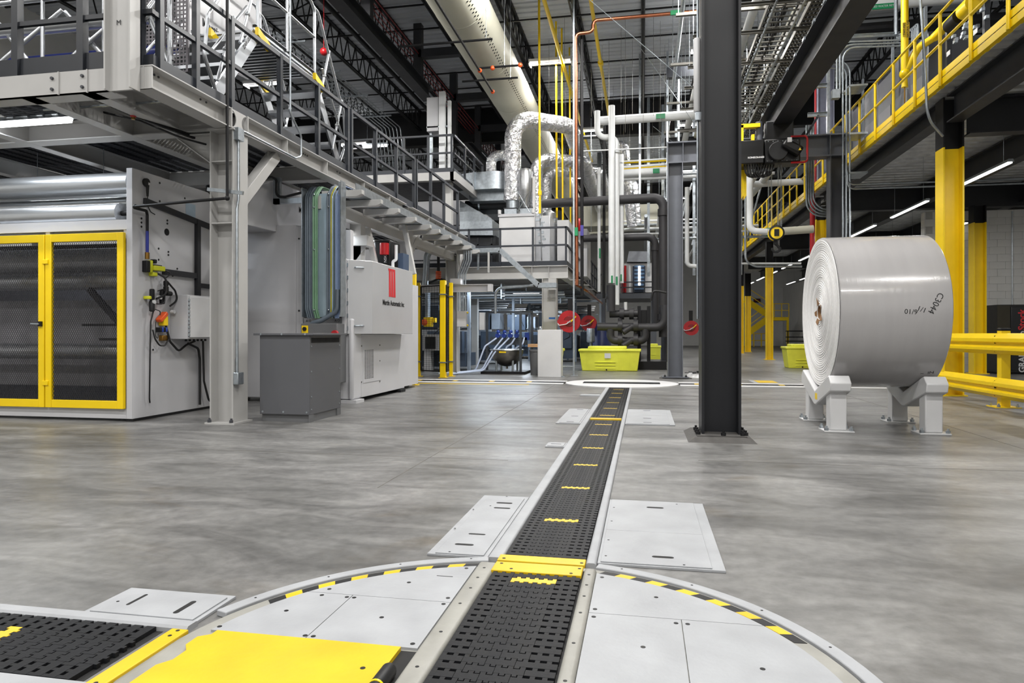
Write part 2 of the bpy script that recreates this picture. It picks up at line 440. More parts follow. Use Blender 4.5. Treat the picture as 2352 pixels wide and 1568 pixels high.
def deck_plate(x0, x1, y0, y1, bolts, m=plate, name='deck_plate', pts=None, z=PZ):
    p = MB().prism(pts or clip_plate(x0, x1, y0, y1), (0, 0, .014), (1, 0, 0), (0, 1, 0), (0, 0, z-.014)).build(name, m, tt, smooth=False)
    for x, y in bolts: MB().cyl((x, y, z), (x, y, z+.0008), .0085, 12).build('bolt', nearblack, p)
    return p
LX, RX = -.722, -.196       # plate edges beside the belt's curbs
g = .0016
deck_plate(-1.6, LX-.002, 2.52+g, 3.1, [(-.76, 2.90), (-.95, 2.69), (-.745, 2.56), (-1.24, 2.56)])
deck_plate(-1.6, -1.12-g, 2.13+g, 2.52-g, [(-1.13, 2.15), (-1.30, 2.33), (-1.135, 2.495), (-1.24, 2.495), (-1.46, 2.16)])
deck_plate(-1.12+g, LX-.002, 2.13+g, 2.52-g, [(-1.10, 2.15), (-1.105, 2.495), (-.93, 2.34), (-.75, 2.16), (-.745, 2.50)])
deck_plate(RX, .8, 2.525+g, 3.1, [(-.17, 2.90), (.05, 2.72), (-.176, 2.56)])
deck_plate(RX, .135-g, 1.1, 2.525-g, [(-.176, 2.49), (.115, 2.49), (.0, 2.28), (-.17, 1.95)])
deck_plate(.135+g, .8, 1.1, 2.525-g, [(.155, 2.49), (.36, 2.20), (.19, 1.9)])
MB().box(-.86, -.79, 2.785, 2.79, PZ, PZ+.0006).build('slot', hole, tt)
ypts = [(-1.44, 2.118), (-.775, 2.118), (-.775, 1.74), (-1.475, 1.74), (-1.475, 1.86), (-1.447, 1.90), (-1.447, 1.965), (-1.475, 2.0), (-1.475, 2.06), (-1.44, 2.085)]
deck_plate(0, 0, 0, 0, [(-.84, 1.96), (-.85, 1.78)], yplate, 'yellow_cover', ypts, .03)
b = MB(); b.lathe((-.752, 1.78, .035), (0, 1, 0), [(.020, 0), (.024, .005), (.024, .06), (.0225, .064), (.0225, .072), (.024, .076), (.024, .17), (.02, .18)], 18).build('drive_roller', nearblack, tt)
MB().lathe((-.752, 1.845, .035), (0, 1, 0), [(.0246, 0), (.0246, .008)], 18).build('roller_band', yellow, tt)
MB().box(-.775, -.722, 1.7, 2.12, .0145, .016).build('dark_slot', hole, tt)
rail_profile(-.720, BL-.006, 1.3, 2.975, .03, .014).build('belt_curb', railpaint, tt)
rail_profile(BR+.006, -.198, 1.3, 2.975, .03, .014).build('belt_curb', railpaint, tt)
for y in (1.75, 2.0, 2.25, 2.5, 2.66, 2.78, 2.90):
    for x in (-.68, -.225): MB().cyl((x, y, .03), (x, y, .0306), .0065, 10).build('screw', nearblack, tt)
MB().box(BL-.008, BR+.008, 1.3, 2.98, .0142, .0152).build('belt_bed', hole, tt)
trows = [2.84 - PITCH*i for i in range(31)]
belt_rows(tt, trows, BL, {1})
for o in tt.children:
    if 'belt_link' in o.name: o.location.z += .012
p = MB().box(BL-.012, BR+.002, 2.872, 2.985, .016, .034).build('yellow_end_plate', yplate, tt, bevel=.003)
for x, y in ((-.615, 2.96), (-.56, 2.90), (-.30, 2.89), (-.27, 2.955)): MB().cyl((x, y, .034), (x, y, .0348), .0075, 10).build('screw', nearblack, p)

# ------------------------------------------------------------- conveyor arriving from the left
lc = thing('side_conveyor', 'black belt conveyor with yellow marker entering the turntable from the left edge', 'conveyor', (-2.4, 1.94, 0))
CY0 = 1.755
MB().box(-3.6, -1.66, CY0, CY0+.375, 0, .001).build('belt_bed', hole, lc)
xr = [-1.705 - PITCH*i for i in range(38)]
belt_rows(lc, xr, CY0, {9, 25}, rot=PI/2)
for o in lc.children:
    if 'belt_link' in o.name: o.location.x += 0.0
for y0, y1 in ((CY0+.379, 2.195), (1.68, CY0-.004)):
    pts = [(y0, 0), (y1, 0), (y1, .014), (y1-.008, .022), (y0+.008, .022), (y0, .014)]
    MB().prism(pts, (-3.6, 0, 0), (0, 1, 0), (0, 0, 1), (2.03, 0, 0)).build('rail', plate, lc)
p = MB().box(-1.612, -1.548, 1.70, 2.115, .002, .024).build('yellow_end_plate', yplate, lc, bevel=.003)
for y in (1.74, 2.06, 2.10): MB().cyl((-1.58, y, .024), (-1.58, y, .0248), .007, 10).build('screw', nearblack, p)

# ------------------------------------------------------------- hatches let into the concrete
def hatch(label, x0, x1, y0, y1, seams=(), slots=(), lip=None, screws=()):
    t = thing('floor_hatch', label, 'hatch', ((x0+x1)/2, (y0+y1)/2, 0))
    MB().box(x0, x1, y0, y1, 0, .012).build('frame', plate, t, bevel=.002)
    lx0, lx1, ly0, ly1 = lip
    ed = [ly0] + list(seams) + [ly1]
    for i in range(len(ed)-1):
        l = MB().box(lx0, lx1, ed[i]+.0015, ed[i+1]-.0015, .012, .0175).build('lid', plate, t, bevel=.0015)
        for sx, sy, sw, sh in slots:
            if ed[i] < sy < ed[i+1]:
                p = MB(); r = min(sw, sh)/2
                if sw > sh: pts = [(sx-sw/2+r-r*math.sin(a), sy-r*math.cos(a)) for a in [PI*j/6 for j in range(7)][::-1]] + [(sx+sw/2-r+r*math.sin(a), sy-r*math.cos(a)) for a in [PI*j/6 for j in range(7)]]
                else: pts = [(sx+r*math.cos(a), sy+sh/2-r+r*math.sin(a)) for a in [PI*j/6 for j in range(7)]] + [(sx+r*math.cos(a), sy-sh/2+r+r*math.sin(a)) for a in [PI+PI*j/6 for j in range(7)]]
                p.prism(pts, (0, 0, .0175), (1, 0, 0), (0, 1, 0), (0, 0, .0006)).build('hand_slot', hole, l)
    for sx, sy in screws: MB().cyl((sx, sy, .0175), (sx, sy, .0182), .006, 8).build('screw', nearblack, t)
    return t
hatch('white two-lid floor hatch right of the conveyor with two hand slots', -.204, .357, 3.112, 4.315, (3.63,), ((.07, 4.14, .1, .03), (.09, 3.23, .1, .026)), (-.19, .30, 3.12, 4.3),
      ((-.17, 4.1), (-.17, 3.8), (-.17, 3.45), (-.17, 3.2), (.2, 4.25), (.18, 3.14)))
hatch('white one-lid floor hatch left of the conveyor with four hand slots', -1.003, -.710, 3.095, 4.28, (), ((-.83, 4.08, .1, .03), (-.82, 3.96, .1, .025), (-.84, 3.42, .09, .02), (-.86, 3.24, .095, .026)), (-.965, -.73, 3.1, 4.22),
      ((-.98, 3.9), (-.98, 3.5), (-.9, 4.0), (-.85, 4.25), (-.9, 3.12)))
hatch('white floor hatch with a raised rim beside the left conveyor', -2.056, -1.583, 2.2, 2.45, (), ((-1.93, 2.33, .014, .11), (-1.70, 2.30, .022, .12)), (-2.03, -1.60, 2.205, 2.42), ((-1.99, 2.3),))
hatch('far white floor hatch left of the conveyor', -1.0, -.710, 7.9, 9.44, (), ((-.84, 9.3, .09, .03), (-.84, 8.55, .09, .03), (-.84, 8.0, .09, .03)), (-.96, -.73, 7.92, 9.4))
hatch('far white floor hatch right of the conveyor', -.204, .36, 7.96, 9.5, (8.8,), ((.05, 9.35, .1, .03), (.05, 8.5, .1, .03), (.05, 8.1, .1, .03)), (-.19, .3, 7.98, 9.48))
hatch('tiny white floor box left of the conveyor', -.89, -.708, 6.245, 6.475, (), ((-.8, 6.36, .1, .02),), (-.87, -.72, 6.26, 6.46))
hatch('smallest white floor plate beside the conveyor, nearest the far crossing', -1.05, -.708, 11.5, 11.75, (), (), (-1.04, -.72, 11.52, 11.73))

# ------------------------------------------------------------- far cross conveyor and its turntable
cc = thing('cross_conveyor', 'far black belt conveyor crossing the hall left to right in white rails', 'conveyor', (-1, 14.42, 0))
for x0, x1 in ((-5.2, -1.62), (.73, 3.55), (3.6, 9)):
    MB().box(x0, x1, 14.2, 14.62, 0, .02).build('belt', belt, cc)
    for ya, yb2 in ((13.98, 14.19), (14.63, 14.86)): MB().box(x0, x1, ya, yb2, 0, .022).build('rail', white, cc, bevel=.004)
    x = x0+.3
    while x < x1-.1: MB().box(x, x+.1, 14.3, 14.5, .02, .024).build('belt_marker', yplate, cc); x += .82
ft = thing('floor_turntable', 'far round white floor turntable where the two conveyors meet', 'turntable', (-.445, 14.42, 0))
MB().cyl((-.445, 14.42, 0), (-.445, 14.42, .02), 1.16, 64).build('disc', white, ft)
MB().box(BL-.6, BR+.6, 14.24, 14.6, .02, .03).build('belt', belt, ft)
for i, (ya, yb2) in enumerate(((14.95, 15.1), (13.75, 13.9))):
    tag(MB().box(-5.2, -2.3, ya, yb2, 0, .002).build('floor_line', yplate), ['yellow painted floor line behind the far cross conveyor', 'yellow painted floor line in front of the far cross conveyor'][i], 'floor marking')
yl = thing('floor_plate', 'yellow framed floor plate beyond the dark column near the roll', 'floor plate', (2.55, 15.5, 0))
MB().box(2.3, 2.8, 15.05, 15.95, 0, .012).build('frame', plate, yl); MB().box(2.4, 2.8, 15.15, 15.85, .012, .016).build('lid', yplate, yl)

# ============================================================= dark steel column in the foreground
def hcolumn(b, x0, x1, y0, y1, z0, z1, tf=.026, tw=.02, flange='x'):
    """H section; flange='x': flanges face +-x, web square to y"""
    if flange == 'x':
        pts = [(x0,y0),(x0+tf,y0),(x0+tf,(y0+y1)/2-tw/2),(x1-tf,(y0+y1)/2-tw/2),(x1-tf,y0),(x1,y0),(x1,y1),(x1-tf,y1),(x1-tf,(y0+y1)/2+tw/2),(x0+tf,(y0+y1)/2+tw/2),(x0+tf,y1),(x0,y1)]
    else:
        m = (x0+x1)/2
        pts = [(x0,y0),(x1,y0),(x1,y0+tf),(m+tw/2,y0+tf),(m+tw/2,y1-tf),(x1,y1-tf),(x1,y1),(x0,y1),(x0,y1-tf),(m-tw/2,y1-tf),(m-tw/2,y0+tf),(x0,y0+tf)]
    return b.prism(pts, (0, 0, z0), (1, 0, 0), (0, 1, 0), (0, 0, z1-z0))
def anchor(b, x, y, z):
    return b.cyl((x, y, z), (x, y, z+.03), .024, 6).cyl((x, y, z+.03), (x, y, z+.05), .012, 8)
conc = mat('grout', '4c4a48', .85, var=.25, scale=12, bump=.4, bscale=25)
t = thing('steel_column', 'tall charcoal steel column on a bolted grout pad, right of the conveyor', 'column', (.76, 7.2, 0))
hcolumn(MB(), .573, .949, 7.02, 7.40, .052, 9.9).build('shaft', mat('dark_column_paint', '1c1d21', .45, spec=.35, var=.12, scale=2), t)
x0, x1, y0, y1 = .43, 1.07, 6.80, 7.62
MB().add([(x0,y0,0),(x1,y0,0),(x1,y1,0),(x0,y1,0),(x0+.07,y0+.07,.045),(x1-.09,y0+.07,.045),(x1-.09,y1-.07,.045),(x0+.07,y1-.07,.045)],
         [(0,3,2,1),(4,5,6,7),(0,1,5,4),(1,2,6,5),(2,3,7,6),(3,0,4,7)]).build('grout_pad', conc, t, smooth=False)
MB().box(.52, .99, 6.90, 7.5, .045, .055).build('base_plate', conc, t)
for x, y in ((.535, 6.98), (.535, 7.12), (.535, 7.28), (.77, 6.93), (.985, 6.98), (.985, 7.2), (.985, 7.40), (.955, 6.96)):
    anchor(MB(), x, y, .055).build('anchor_bolt', nearblack, t)
t = thing('conduit', 'grey conduit with a white sleeve running down the dark column', 'conduit', (.548, 7.2, 3.1))
MB().tube([(.548, 7.2, 1.2), (.548, 7.2, 9.9)], .012, 8).build('pipe', galv, t)
MB().lathe((.542, 7.2, 3.31), (0, 0, 1), [(.03, 0), (.036, .01), (.036, .74), (.03, .75)], 16).build('sleeve', white, t)
MB().box(.52, .575, 7.16, 7.24, 3.22, 3.30).build('junction_box', galv, t)

# ============================================================= the paper roll on its stands
RC = (8.4, 1.298); RR = .85; RX0, RX1 = 2.0, 3.06
t = thing('paper_roll', 'huge roll of white paper wrapped in clear film, resting on white cradles', 'paper roll', (2.5, RC[0], RC[1]-RR))
paper = mat('wrapped_paper', 'a5a3a3', .2, var=.05, scale=1.5, stretch=(5, .6, .6), bump=.06, bscale=5, coat=.4)
MB().lathe((RX0, RC[0], RC[1]), (1, 0, 0), [(RR-.012, 0), (RR, .01), (RR, RX1-RX0-.01), (RR-.012, RX1-RX0)], 96, cap=False).build('wrap', paper, t)
prof = []; r = RR-.008; k = 0
while r > .085:
    h = .004*math.sin(r*37)+.0035*(k % 2) + (.012 if .40 < r < .41 else 0) - .014*(1 if r < .42 else 0)*(.42-r)
    prof += [(r, h-.004), (r-.011, h-.0025)]; r -= .0125; k += 1
prof.append((.08, .004))
papere = mat('paper_edge', 'e6e5e4', .75, var=.05, scale=30)
MB().lathe((RX0, RC[0], RC[1]), (1, 0, 0), prof, 96, cap=False).build('wound_edge', papere, t)
MB().lathe((RX1, RC[0], RC[1]), (-1, 0, 0), [(RR-.012, 0), (.08, 0)], 64, cap=False).build('wound_edge', papere, t)
b = MB(); b.lathe((RX0-.002, RC[0], RC[1]), (1, 0, 0), [(.08, 0), (.08, .5), (.066, .5), (.066, 0)], 28, cap=False)
core = b.build('core_tube', tan, t)
b = MB()                                      # torn cardboard flaps folding out of the core
for a, w2, L in ((75, .05, .10), (160, .06, .075), (215, .045, .11), (285, .05, .07), (350, .04, .05)):
    a = D(a); c, s_ = math.cos(a), math.sin(a); p0 = V((RX0-.006, RC[0]+c*.083, RC[1]+s_*.083)); tg = V((0, -s_, c)); rd = V((0, c, s_))
    q = [p0-tg*w2, p0+tg*w2, p0+tg*w2*.5+rd*L*.6+V((-.02, 0, 0)), p0-tg*w2*.4+rd*L+V((-.012, 0, 0))]
    b.add(q + [p-V((.004, 0, 0)) for p in q], [(0,1,2,3),(7,6,5,4),(0,4,5,1),(1,5,6,2),(2,6,7,3),(3,7,4,0)])
b.build('torn_flap', tan, core)
def on_roll(text, size, px, ang, rot, bold=0.):
    """handwriting laid round the roll: px along the axis, ang from straight up towards the camera"""
    raw = words('hand', text, size, (0, 0, 0), (1, 0, 0), (0, 1, 0), ink, 'raw', lift=0, bold=bold)
    c, s_ = math.cos(D(rot)), math.sin(D(rot)); vs = []
    for x, y, z in raw.v:
        u, v = x*c-y*s_, x*s_+y*c
        th = D(ang) - v/RR; rr = RR+.0015+z*.5
        vs.append((px+u, RC[0]-rr*math.sin(th), RC[1]+rr*math.cos(th)))
    q = MB(); q.add(vs, raw.f); return q.build('handwriting', ink, t, smooth=False)
on_roll('C3044', .085, 2.895, 86, -118, .0)
on_roll('1/1', .07, 2.765, 90, 160)
on_roll('6/10', .07, 2.665, 91.5, 176)
on_roll('~  IN', .06, 2.93, 141, 12)
def roll_stand(x, lab):
    s = thing('roll_stand', lab, 'stand', (x, 8.4, 0), 'cradles under the paper roll')
    hw = .105
    za, ze, th = .375, .555, .17
    for sgn, yn in ((-1, 7.74), (1, 9.06)):
        pass
    pts = [(7.72, .53), (7.80, .605), (7.86, .59), (8.4, .392), (8.94, .59), (9.0, .605), (9.08, .53), (9.06, .44), (8.44, .235), (8.36, .235), (7.74, .44)]
    MB().prism(pts, (x-hw, 0, 0), (0, 1, 0), (0, 0, 1), (2*hw, 0, 0)).build('v_block', white, s, bevel=.012)
    for y in (7.90, 8.86):
        p = MB().box(x-.085, x+.085, y-.085, y+.085, .016, .44).build('post', white, s, bevel=.012)
        q = MB().box(x-.15, x+.15, y-.13, y+.13, 0, .016).build('foot_plate', white, s, bevel=.003)
        for dx in (-.125, .125):
            for dy in (-.1, .1): anchor(MB(), x+dx, y+dy, .016).build('anchor_bolt', galv, q)
    return s
st = roll_stand(2.05, 'white v-shaped roll cradle under the left open end of the paper roll')
MB().box(1.9435, 1.9455, 8.28, 8.38, .30, .37).build('yellow_sticker', yellow, st, label='yellow warning sticker')
roll_stand(2.98, 'white v-shaped roll cradle under the right end of the paper roll')

# ============================================================= yellow guard rail
t = thing('guard_rail', 'yellow double-height guard rail on a black-capped post, right of the roll', 'guard rail', (5.0, 10.9, 0))
def wrail(z0, z1, y0, y1):
    h = z1-z0; prof = [(0, 0), (-.015, .03), (-.075, .2), (-.075, .32), (-.03, .42), (-.03, .52), (-.075, .60), (-.075, .76), (-.015, .96), (0, 1)]
    a = [(x, z0+f*h) for x, f in prof]; bk = [(x+.006, z) for x, z in a[::-1]]
    return MB().prism(a+bk, (4.99, y0, 0), (1, 0, 0), (0, 0, 1), (0, y1-y0, 0))
for z0, z1 in ((.755, 1.055), (.13, .42)):
    for ya, yb2 in ((7.4, 10.898), (10.902, 14.4)):
        wrail(z0, z1, ya, yb2).build('rail', yellow, t, smooth=False)
for y in (10.9, 14.3, 7.5):
    p = MB().box(5.0, 5.12, y-.06, y+.06, .012, 1.09).build('post', yellow, t, bevel=.004)
    MB().box(4.995, 5.125, y-.065, y+.065, 1.09, 1.13).build('cap', nearblack, p, bevel=.01)
    MB().box(4.9, 5.22, y-.15, y+.15, 0, .012).build('base_plate', yellow, p)
    for dx in (-.12, .12):
        for dy in (-.12, .12): anchor(MB(), 5.06+dx, y+dy, .012).build('anchor_bolt', galv, p)
    for z in (.80, .92, 1.01, .17, .28, .37): MB().cyl((4.985, y, z), (4.94, y, z), .013, 6).build('bolt', nearblack, p)

# ============================================================= mezzanine on the right
DK = 5.17; EX = 4.73
ms = thing('mezzanine', 'dark steel mezzanine with a ribbed galvanised deck along the right side', 'mezzanine', (8, 20, DK))
b = MB(); pts = []; y = -2.
while y < 46:
    pts += [(y, 0), (y+.1, 0), (y+.125, .05), (y+.2, .05), (y+.225, 0)]; y += .3
b.prism(pts + [(pts[-1][0], .1), (-2., .1)], (4.80, 0, DK-.12), (0, 1, 0), (0, 0, 1), (6.9, 0, 0))
b.build('ribbed_deck', galvdeck, ms, smooth=False)
beam = mat('beam_dark_grey', '26272b', .5, var=.2, scale=3)
for ya, yb2, h in ((-2, 12.62, .46), (13.04, 21.0, .30), (21.4, 28.85, .30), (29.15, 38.0, .30), (38.4, 46, .3)):
    MB().ibeam((5.12, ya, 5.045-h/2), (5.12, yb2, 5.045-h/2), h, .24, .022, .014).build('edge_beam', beam, ms)
for x in (7.4, 9.9, 11.4):
    MB().ibeam((x, -2, 4.78), (x, 46, 4.78), .5, .26, .022, .014).build('floor_beam', beam, ms)
for y in (4.5, 12.85, 20.3, 29.0, 37.4):
    MB().ibeam((5.4, y, 4.72), (11.6, y, 4.72), .6, .26, .022, .014).build('cross_beam', beam, ms)
b = MB()
for z in (4.80, 4.90, 5.0): b.cyl((5.25, 12.66, z), (5.25, 12.64, z), .018, 6)
b.build('bolt_row', nearblack, ms)
# its yellow railing
rl = thing('safety_railing', 'yellow tube railing with kick plate along the right mezzanine edge', 'railing', (EX, 20, DK))
MB().box(EX, EX+.006, -1, 46, DK+.012, DK+.115).build('kick_plate', yellow, rl)
MB().angle((EX, -1, 5.06), (EX, 46, 5.06), .09, .106, .008).build('deck_edge_angle', yellow, rl)
MB().cyl((EX-.02, -1, 6.22), (EX-.02, 46, 6.22), .024, 12).build('top_rail', yellow, rl)
MB().cyl((EX-.02, -1, 5.72), (EX-.02, 46, 5.72), .024, 12).build('mid_rail', yellow, rl)
p0 = None
for i in range(40):
    y = 5.85+1.046*i
    if p0 is None: y00 = y; p0 = MB().cyl((EX-.02, y, 5.04), (EX-.02, y, 6.22), .026, 12).build('post', yellow, rl)
    else: again(p0, (0, y-y00, 0))
# columns under it
def mezz_column(x, y, ytop, lab, w2=.26, top=4.95):
    c = thing('mezzanine_column', lab, 'column', (x, y, 0), 'yellow-booted columns under the right mezzanine')
    hcolumn(MB(), x-w2/2, x+w2/2, y-w2/2, y+w2/2, ytop, top).build('shaft', nearblack, c)
    q = hcolumn(MB(), x-w2/2-.001, x+w2/2+.001, y-w2/2-.001, y+w2/2+.001, .02, ytop); q.build('yellow_paint_zone', yellow, c, label='yellow painted lower shaft')
    MB().box(x-.2, x+.2, y-.2, y+.2, 0, .02).build('base_plate', yellow, c)
    return c
mezz_column(5.13, 12.83, 4.19, 'yellow and black steel column directly behind the paper roll', .32, 5.03)
mezz_column(5.06, 21.2, 4.35, 'yellow and black column showing only its top above the roll', .3, 4.75)
mezz_column(5.0, 29.0, 3.78, 'yellow and black column behind the hook block left of the roll', .26, 4.75)
mezz_column(5.1, 38.2, 3.6, 'yellow and black column nearest the dark column beside the far stairs', .34, 4.75)
mezz_column(5.9, 41.0, 3.2, 'thin far yellow column half hidden behind a nearer one', .3, 4.5)
mezz_column(8.62, 19.9, 3.95, 'yellow column standing against the white block wall', .3, 4.4)
# strip lights beneath it
ORD = ['first', 'second', 'third', 'fourth', 'fifth', 'sixth', 'seventh', 'eighth', 'ninth', 'tenth']
def strip_label(x, i, y):
    if x < 8:
        return ['white strip light under the mezzanine right of the nearest yellow column, cut by the frame', 'white strip light seen just right of the nearest yellow column', 'white strip light between the nearest yellow column and the grey gantry post'][i] if i < 3 else ORD[i]+' strip light of the outer row under the mezzanine, counting from the camera'
    return ORD[i]+' strip light of the inner row under the mezzanine, counting from the camera'
k = 0
for x in (6.24, 8.5):
    for i in range(10):
        y = 10.85+3.5*i
        if x > 8 and y < 21.2: continue
        s = thing('strip_light', strip_label(x, i, y), 'lamp', (x, y, 4.0), 'strip lights under the mezzanine' + (' inner row' if x > 8 else ''))
        MB().prism([(-.05, .02), (.05, .02), (.035, .07), (-.035, .07)], (x, y-1.15, 4.0), (1, 0, 0), (0, 0, 1), (0, 2.3, 0)).build('housing', galv, s)
        MB().box(x-.035, x+.035, y-1.12, y+1.12, 4.0, 4.02).build('diffuser', lampwarm, s)
        q = MB()
        for dy in (-.9, .9): q.cyl((x, y+dy, 4.07), (x, y+dy, 5.056), .004, 5)
        q.build('hanger', galv, s)
# white block wall of the room under it
wr = MB().box(7.66, 18, 20.66, 20.9, 0, 4.40).build('wall_right_room', mat('mortar', 'a9a9a8', .8, var=.1)); setting(wr)
bp = None; bl = .40; bh = .2
for r in range(22):
    for c in range(9):
        x = 7.63 + c*bl + (bl/2 if r % 2 else 0)
        L = bl
        q = MB().box(x+.003, x+L-.003, 20.648, 20.70, r*bh+.003, r*bh+bh-.003)
        if bp is None: bp = q.build('block', wallpaint, wr, smooth=False); bx = x
        else: again(bp, (x-bx, 0, r*bh))
for r in range(22): MB().box(7.63, 7.665, 20.66, 20.9, r*bh+.003, r*bh+bh-.003).build('block', wallpaint, wr, smooth=False)
setting(MB().box(11.8, 12.1, 20.9, 62, 0, 5.0).build('wall_right_far', wallpaint))
tag(MB().tube([(9.78, 20.63, 4.35), (9.78, 20.63, 1.0)], .016, 8).build('wall_conduit', galv), 'thin grey conduit running down the white block wall', 'conduit')
# black stock cabinet
t = thing('stock_cabinet', 'black locker with red and white vertical lettering against the white block wall', 'cabinet', (10, 20.2, 0))
MB().box(9.02, 11.2, 19.75, 20.6, .05, 1.80).build('body', mat('cabinet_black', '141416', .4, var=.1), t)
for xa, xb in ((9.33, 9.78), (9.80, 10.4), (10.42, 11.15)): MB().box(xa, xb, 19.725, 19.75, .1, 1.74).build('door', mat('cabinet_door_black', '1a1a1c', .35, var=.1), t, bevel=.006)
MB().box(9.02, 9.31, 19.74, 19.752, .08, 1.78).build('side_trim', mat('cabinet_brown', '2c2718', .4, var=.1), t)
MB().box(9.06, 11.2, 19.8, 20.55, 0, .05).build('plinth', nearblack, t)
words('lettering', 'Keep', .235, (9.58, 19.725, .875), (0, 0, 1), (-1, 0, 0), white, t, 'CENTER', bold=.004)
words('lettering', 'Stock', .235, (9.58, 19.725, 1.405), (0, 0, 1), (-1, 0, 0), logored, t, 'CENTER', bold=.006)
words('lettering', 'Inventory Management', .06, (9.72, 19.725, 1.35), (0, 0, 1), (-1, 0, 0), logored, t, 'CENTER')
words('lettering', 'GRAINGER', .20, (9.58, 19.725, .54), (0, 0, 1), (-1, 0, 0), white, t, 'CENTER', bold=.006)
words('lettering', 'FOR THE ONES', .055, (9.71, 19.725, .46), (0, 0, 1), (-1, 0, 0), logored, t, 'CENTER')

# ============================================================= crane gantry, monorail beam, hoist
t = thing('crane_gantry', 'grey steel portal frame carrying the crane beam, behind the dark column', 'frame', (2.5, 16.6, 0))
for x, lab in ((.742, ''), (4.31, '')):
    p = hcolumn(MB(), x-.175, x+.175, 16.42, 16.77, .04, 5.05, .02, .016).build('post', slate if x < 2 else colgrey, t)
    q = MB().box(x-.3, x+.3, 16.3, 16.9, .02, .04).build('base_plate', slate, p); 
    for dx in (-.24, .24): anchor(MB(), x+dx, 16.36, .04).build('anchor_bolt', nearblack, p)
MB().prism([(-.37, -.27), (.37, -.27), (.3, .27), (-.3, .27)], (.742, 16.6, 0), (1, 0, 0), (0, 1, 0), (0, 0, .02)).build('grout_pad', conc, t)
MB().ibeam((.56, 16.6, 5.30), (4.50, 16.6, 5.30), .50, .34, .03, .018).build('cross_beam', slate, t)
for x in (.57, .92, 4.14, 4.48): MB().box(x-.008, x+.008, 16.44, 16.59, 5.08, 5.52).build('stiffener', slate, t)
t = thing('crane_beam', 'long dark monorail beam running overhead past the dark column', 'beam', (2.97, 8, 5.6))
MB().ibeam((2.97, 3.0, 5.92), (2.97, 17.6, 5.92), .62, .38, .03, .02).build('beam', beam, t)
b = MB()
for i in range(18): b.cbox((2.765, 5+i*.7, 6.2), .03, .12, .05)
b.build('clip_row', galv, t, kind='stuff')
hz = mat('hoist_black', '0a0a0b', .4, var=.1, spec=.35)
HY2 = 15.75
t = thing('crane_hoist', 'black electric wire-rope hoist with red end frame hanging from the monorail beam', 'hoist', (2.8, HY2, 5.0))
MB().box(2.17, 2.66, HY2-.25, HY2+.35, 4.62, 5.12).build('control_box', hz, t, bevel=.012)
words('lettering', 'KONECRANES', .052, (2.50, HY2-.25, 4.74), (1, 0, 0), (0, 0, 1), white, t, bold=.002)
MB().box(2.68, 3.42, HY2-.2, HY2+.3, 4.62, 5.14).build('gear_housing', hz, t, bevel=.03)
MB().cyl((2.95, HY2-.32, 4.85), (2.95, HY2-.2, 4.85), .2, 24).build('brake_cover', hz, t, bevel=.01)
q = MB().cbox((3.22, HY2-.33, 4.90), .42, .25, .2, R=Matrix.Rotation(-D(-32), 3, 'Y')).build('motor', hz, t, bevel=.05)
MB().prism([(0, 0), (.06, 0), (.03, .055)], (3.32, HY2-.47, 4.8), (1, 0, 0), (0, 0, 1), (0, .004, 0)).build('warning_triangle', yellow, t)
MB().box(3.10, 3.19, HY2-.47, HY2-.465, 4.98, 5.08).build('data_plate', white, t)
b = MB().tube([(3.22, HY2-.22, 5.16), (3.55, HY2-.22, 5.16), (3.55, HY2-.22, 4.60), (3.22, HY2-.22, 4.60)], .022, 8, bend=.07); b.build('red_end_frame', red, t)
b = MB()
for i in range(7): b.sphere((2.76+.1*i, HY2-.205, 5.08), .012, 6, 4); b.sphere((2.74+.1*i, HY2-.205, 4.66), .012, 6, 4)
b.build('bolt_row', galv, t)
MB().box(2.73, 3.3, HY2-.1, HY2+.2, 5.14, 5.56).build('trolley', hz, t, bevel=.02)
b = MB(); b.box(2.22, 2.27, HY2-.05, HY2+.1, 5.12, 5.52); b.box(2.44, 2.5, HY2-.05, HY2+.1, 5.12, 5.3); b.box(2.22, 2.62, HY2-.05, HY2+.1, 5.46, 5.54); b.build('yellow_hanger', yellow, t)
MB().cyl((2.62, HY2+.1, 5.18), (2.62, HY2+.1, 5.6), .08, 14).build('travel_motor', slate, t)
b = MB()
for i in range(7):
    x = 2.28+.055*i; b.tube([(x, HY2-.1, 4.62), (x+.02, HY2-.12, 4.46-.02*(i % 3)), (x+.10, HY2-.1, 4.34-.02*(i % 2)), (x+.22, HY2-.05, 4.40), (x+.30, HY2, 4.63)], .018, 6, bend=.08)
b.build('cable_loop', rubber, t)
b = MB()
for x in (2.80, 2.86, 3.0, 3.06):
    for dy in (-.07, .07): b.cyl((x, HY2+dy, 3.10), (x, HY2+dy*.6, 4.64), .005, 5)
b.build('wire_rope', galv, t)
t.location = V(t.location) + V((-.1, 0, .12))
t = thing('hook_block', 'yellow and black hook block hanging from the hoist above the roll', 'hook', (2.93, HY2, 3.0))
for dy in (-.07, .07): MB().cyl((2.93, HY2+dy-.035, 3.24), (2.93, HY2+dy+.035, 3.24), .155, 28).build('sheave_cover', yellow, t, bevel=.02)
MB().lathe((2.93, HY2-.108, 3.24), (0, -1, 0), [(.165, -.03), (.165, 0), (.13, .004), (.13, -.02)], 28, cap=False).build('black_rim', hz, t); MB().box(2.88, 2.98, HY2-.122, HY2-.10, 3.17, 3.32).build('black_badge', hz, t, bevel=.004)
MB().cyl((2.93, HY2, 3.10), (2.93, HY2, 3.0), .045, 12).build('swivel', nearblack, t)
pts = [(.0, .02), (.05, -.03), (.11, -.10), (.10, -.17), (.04, -.21), (-.04, -.20), (-.09, -.15), (-.085, -.09), (-.05, -.10), (-.05, -.14), (-.01, -.165), (.04, -.15), (.055, -.11), (.02, -.06), (-.03, -.02)]
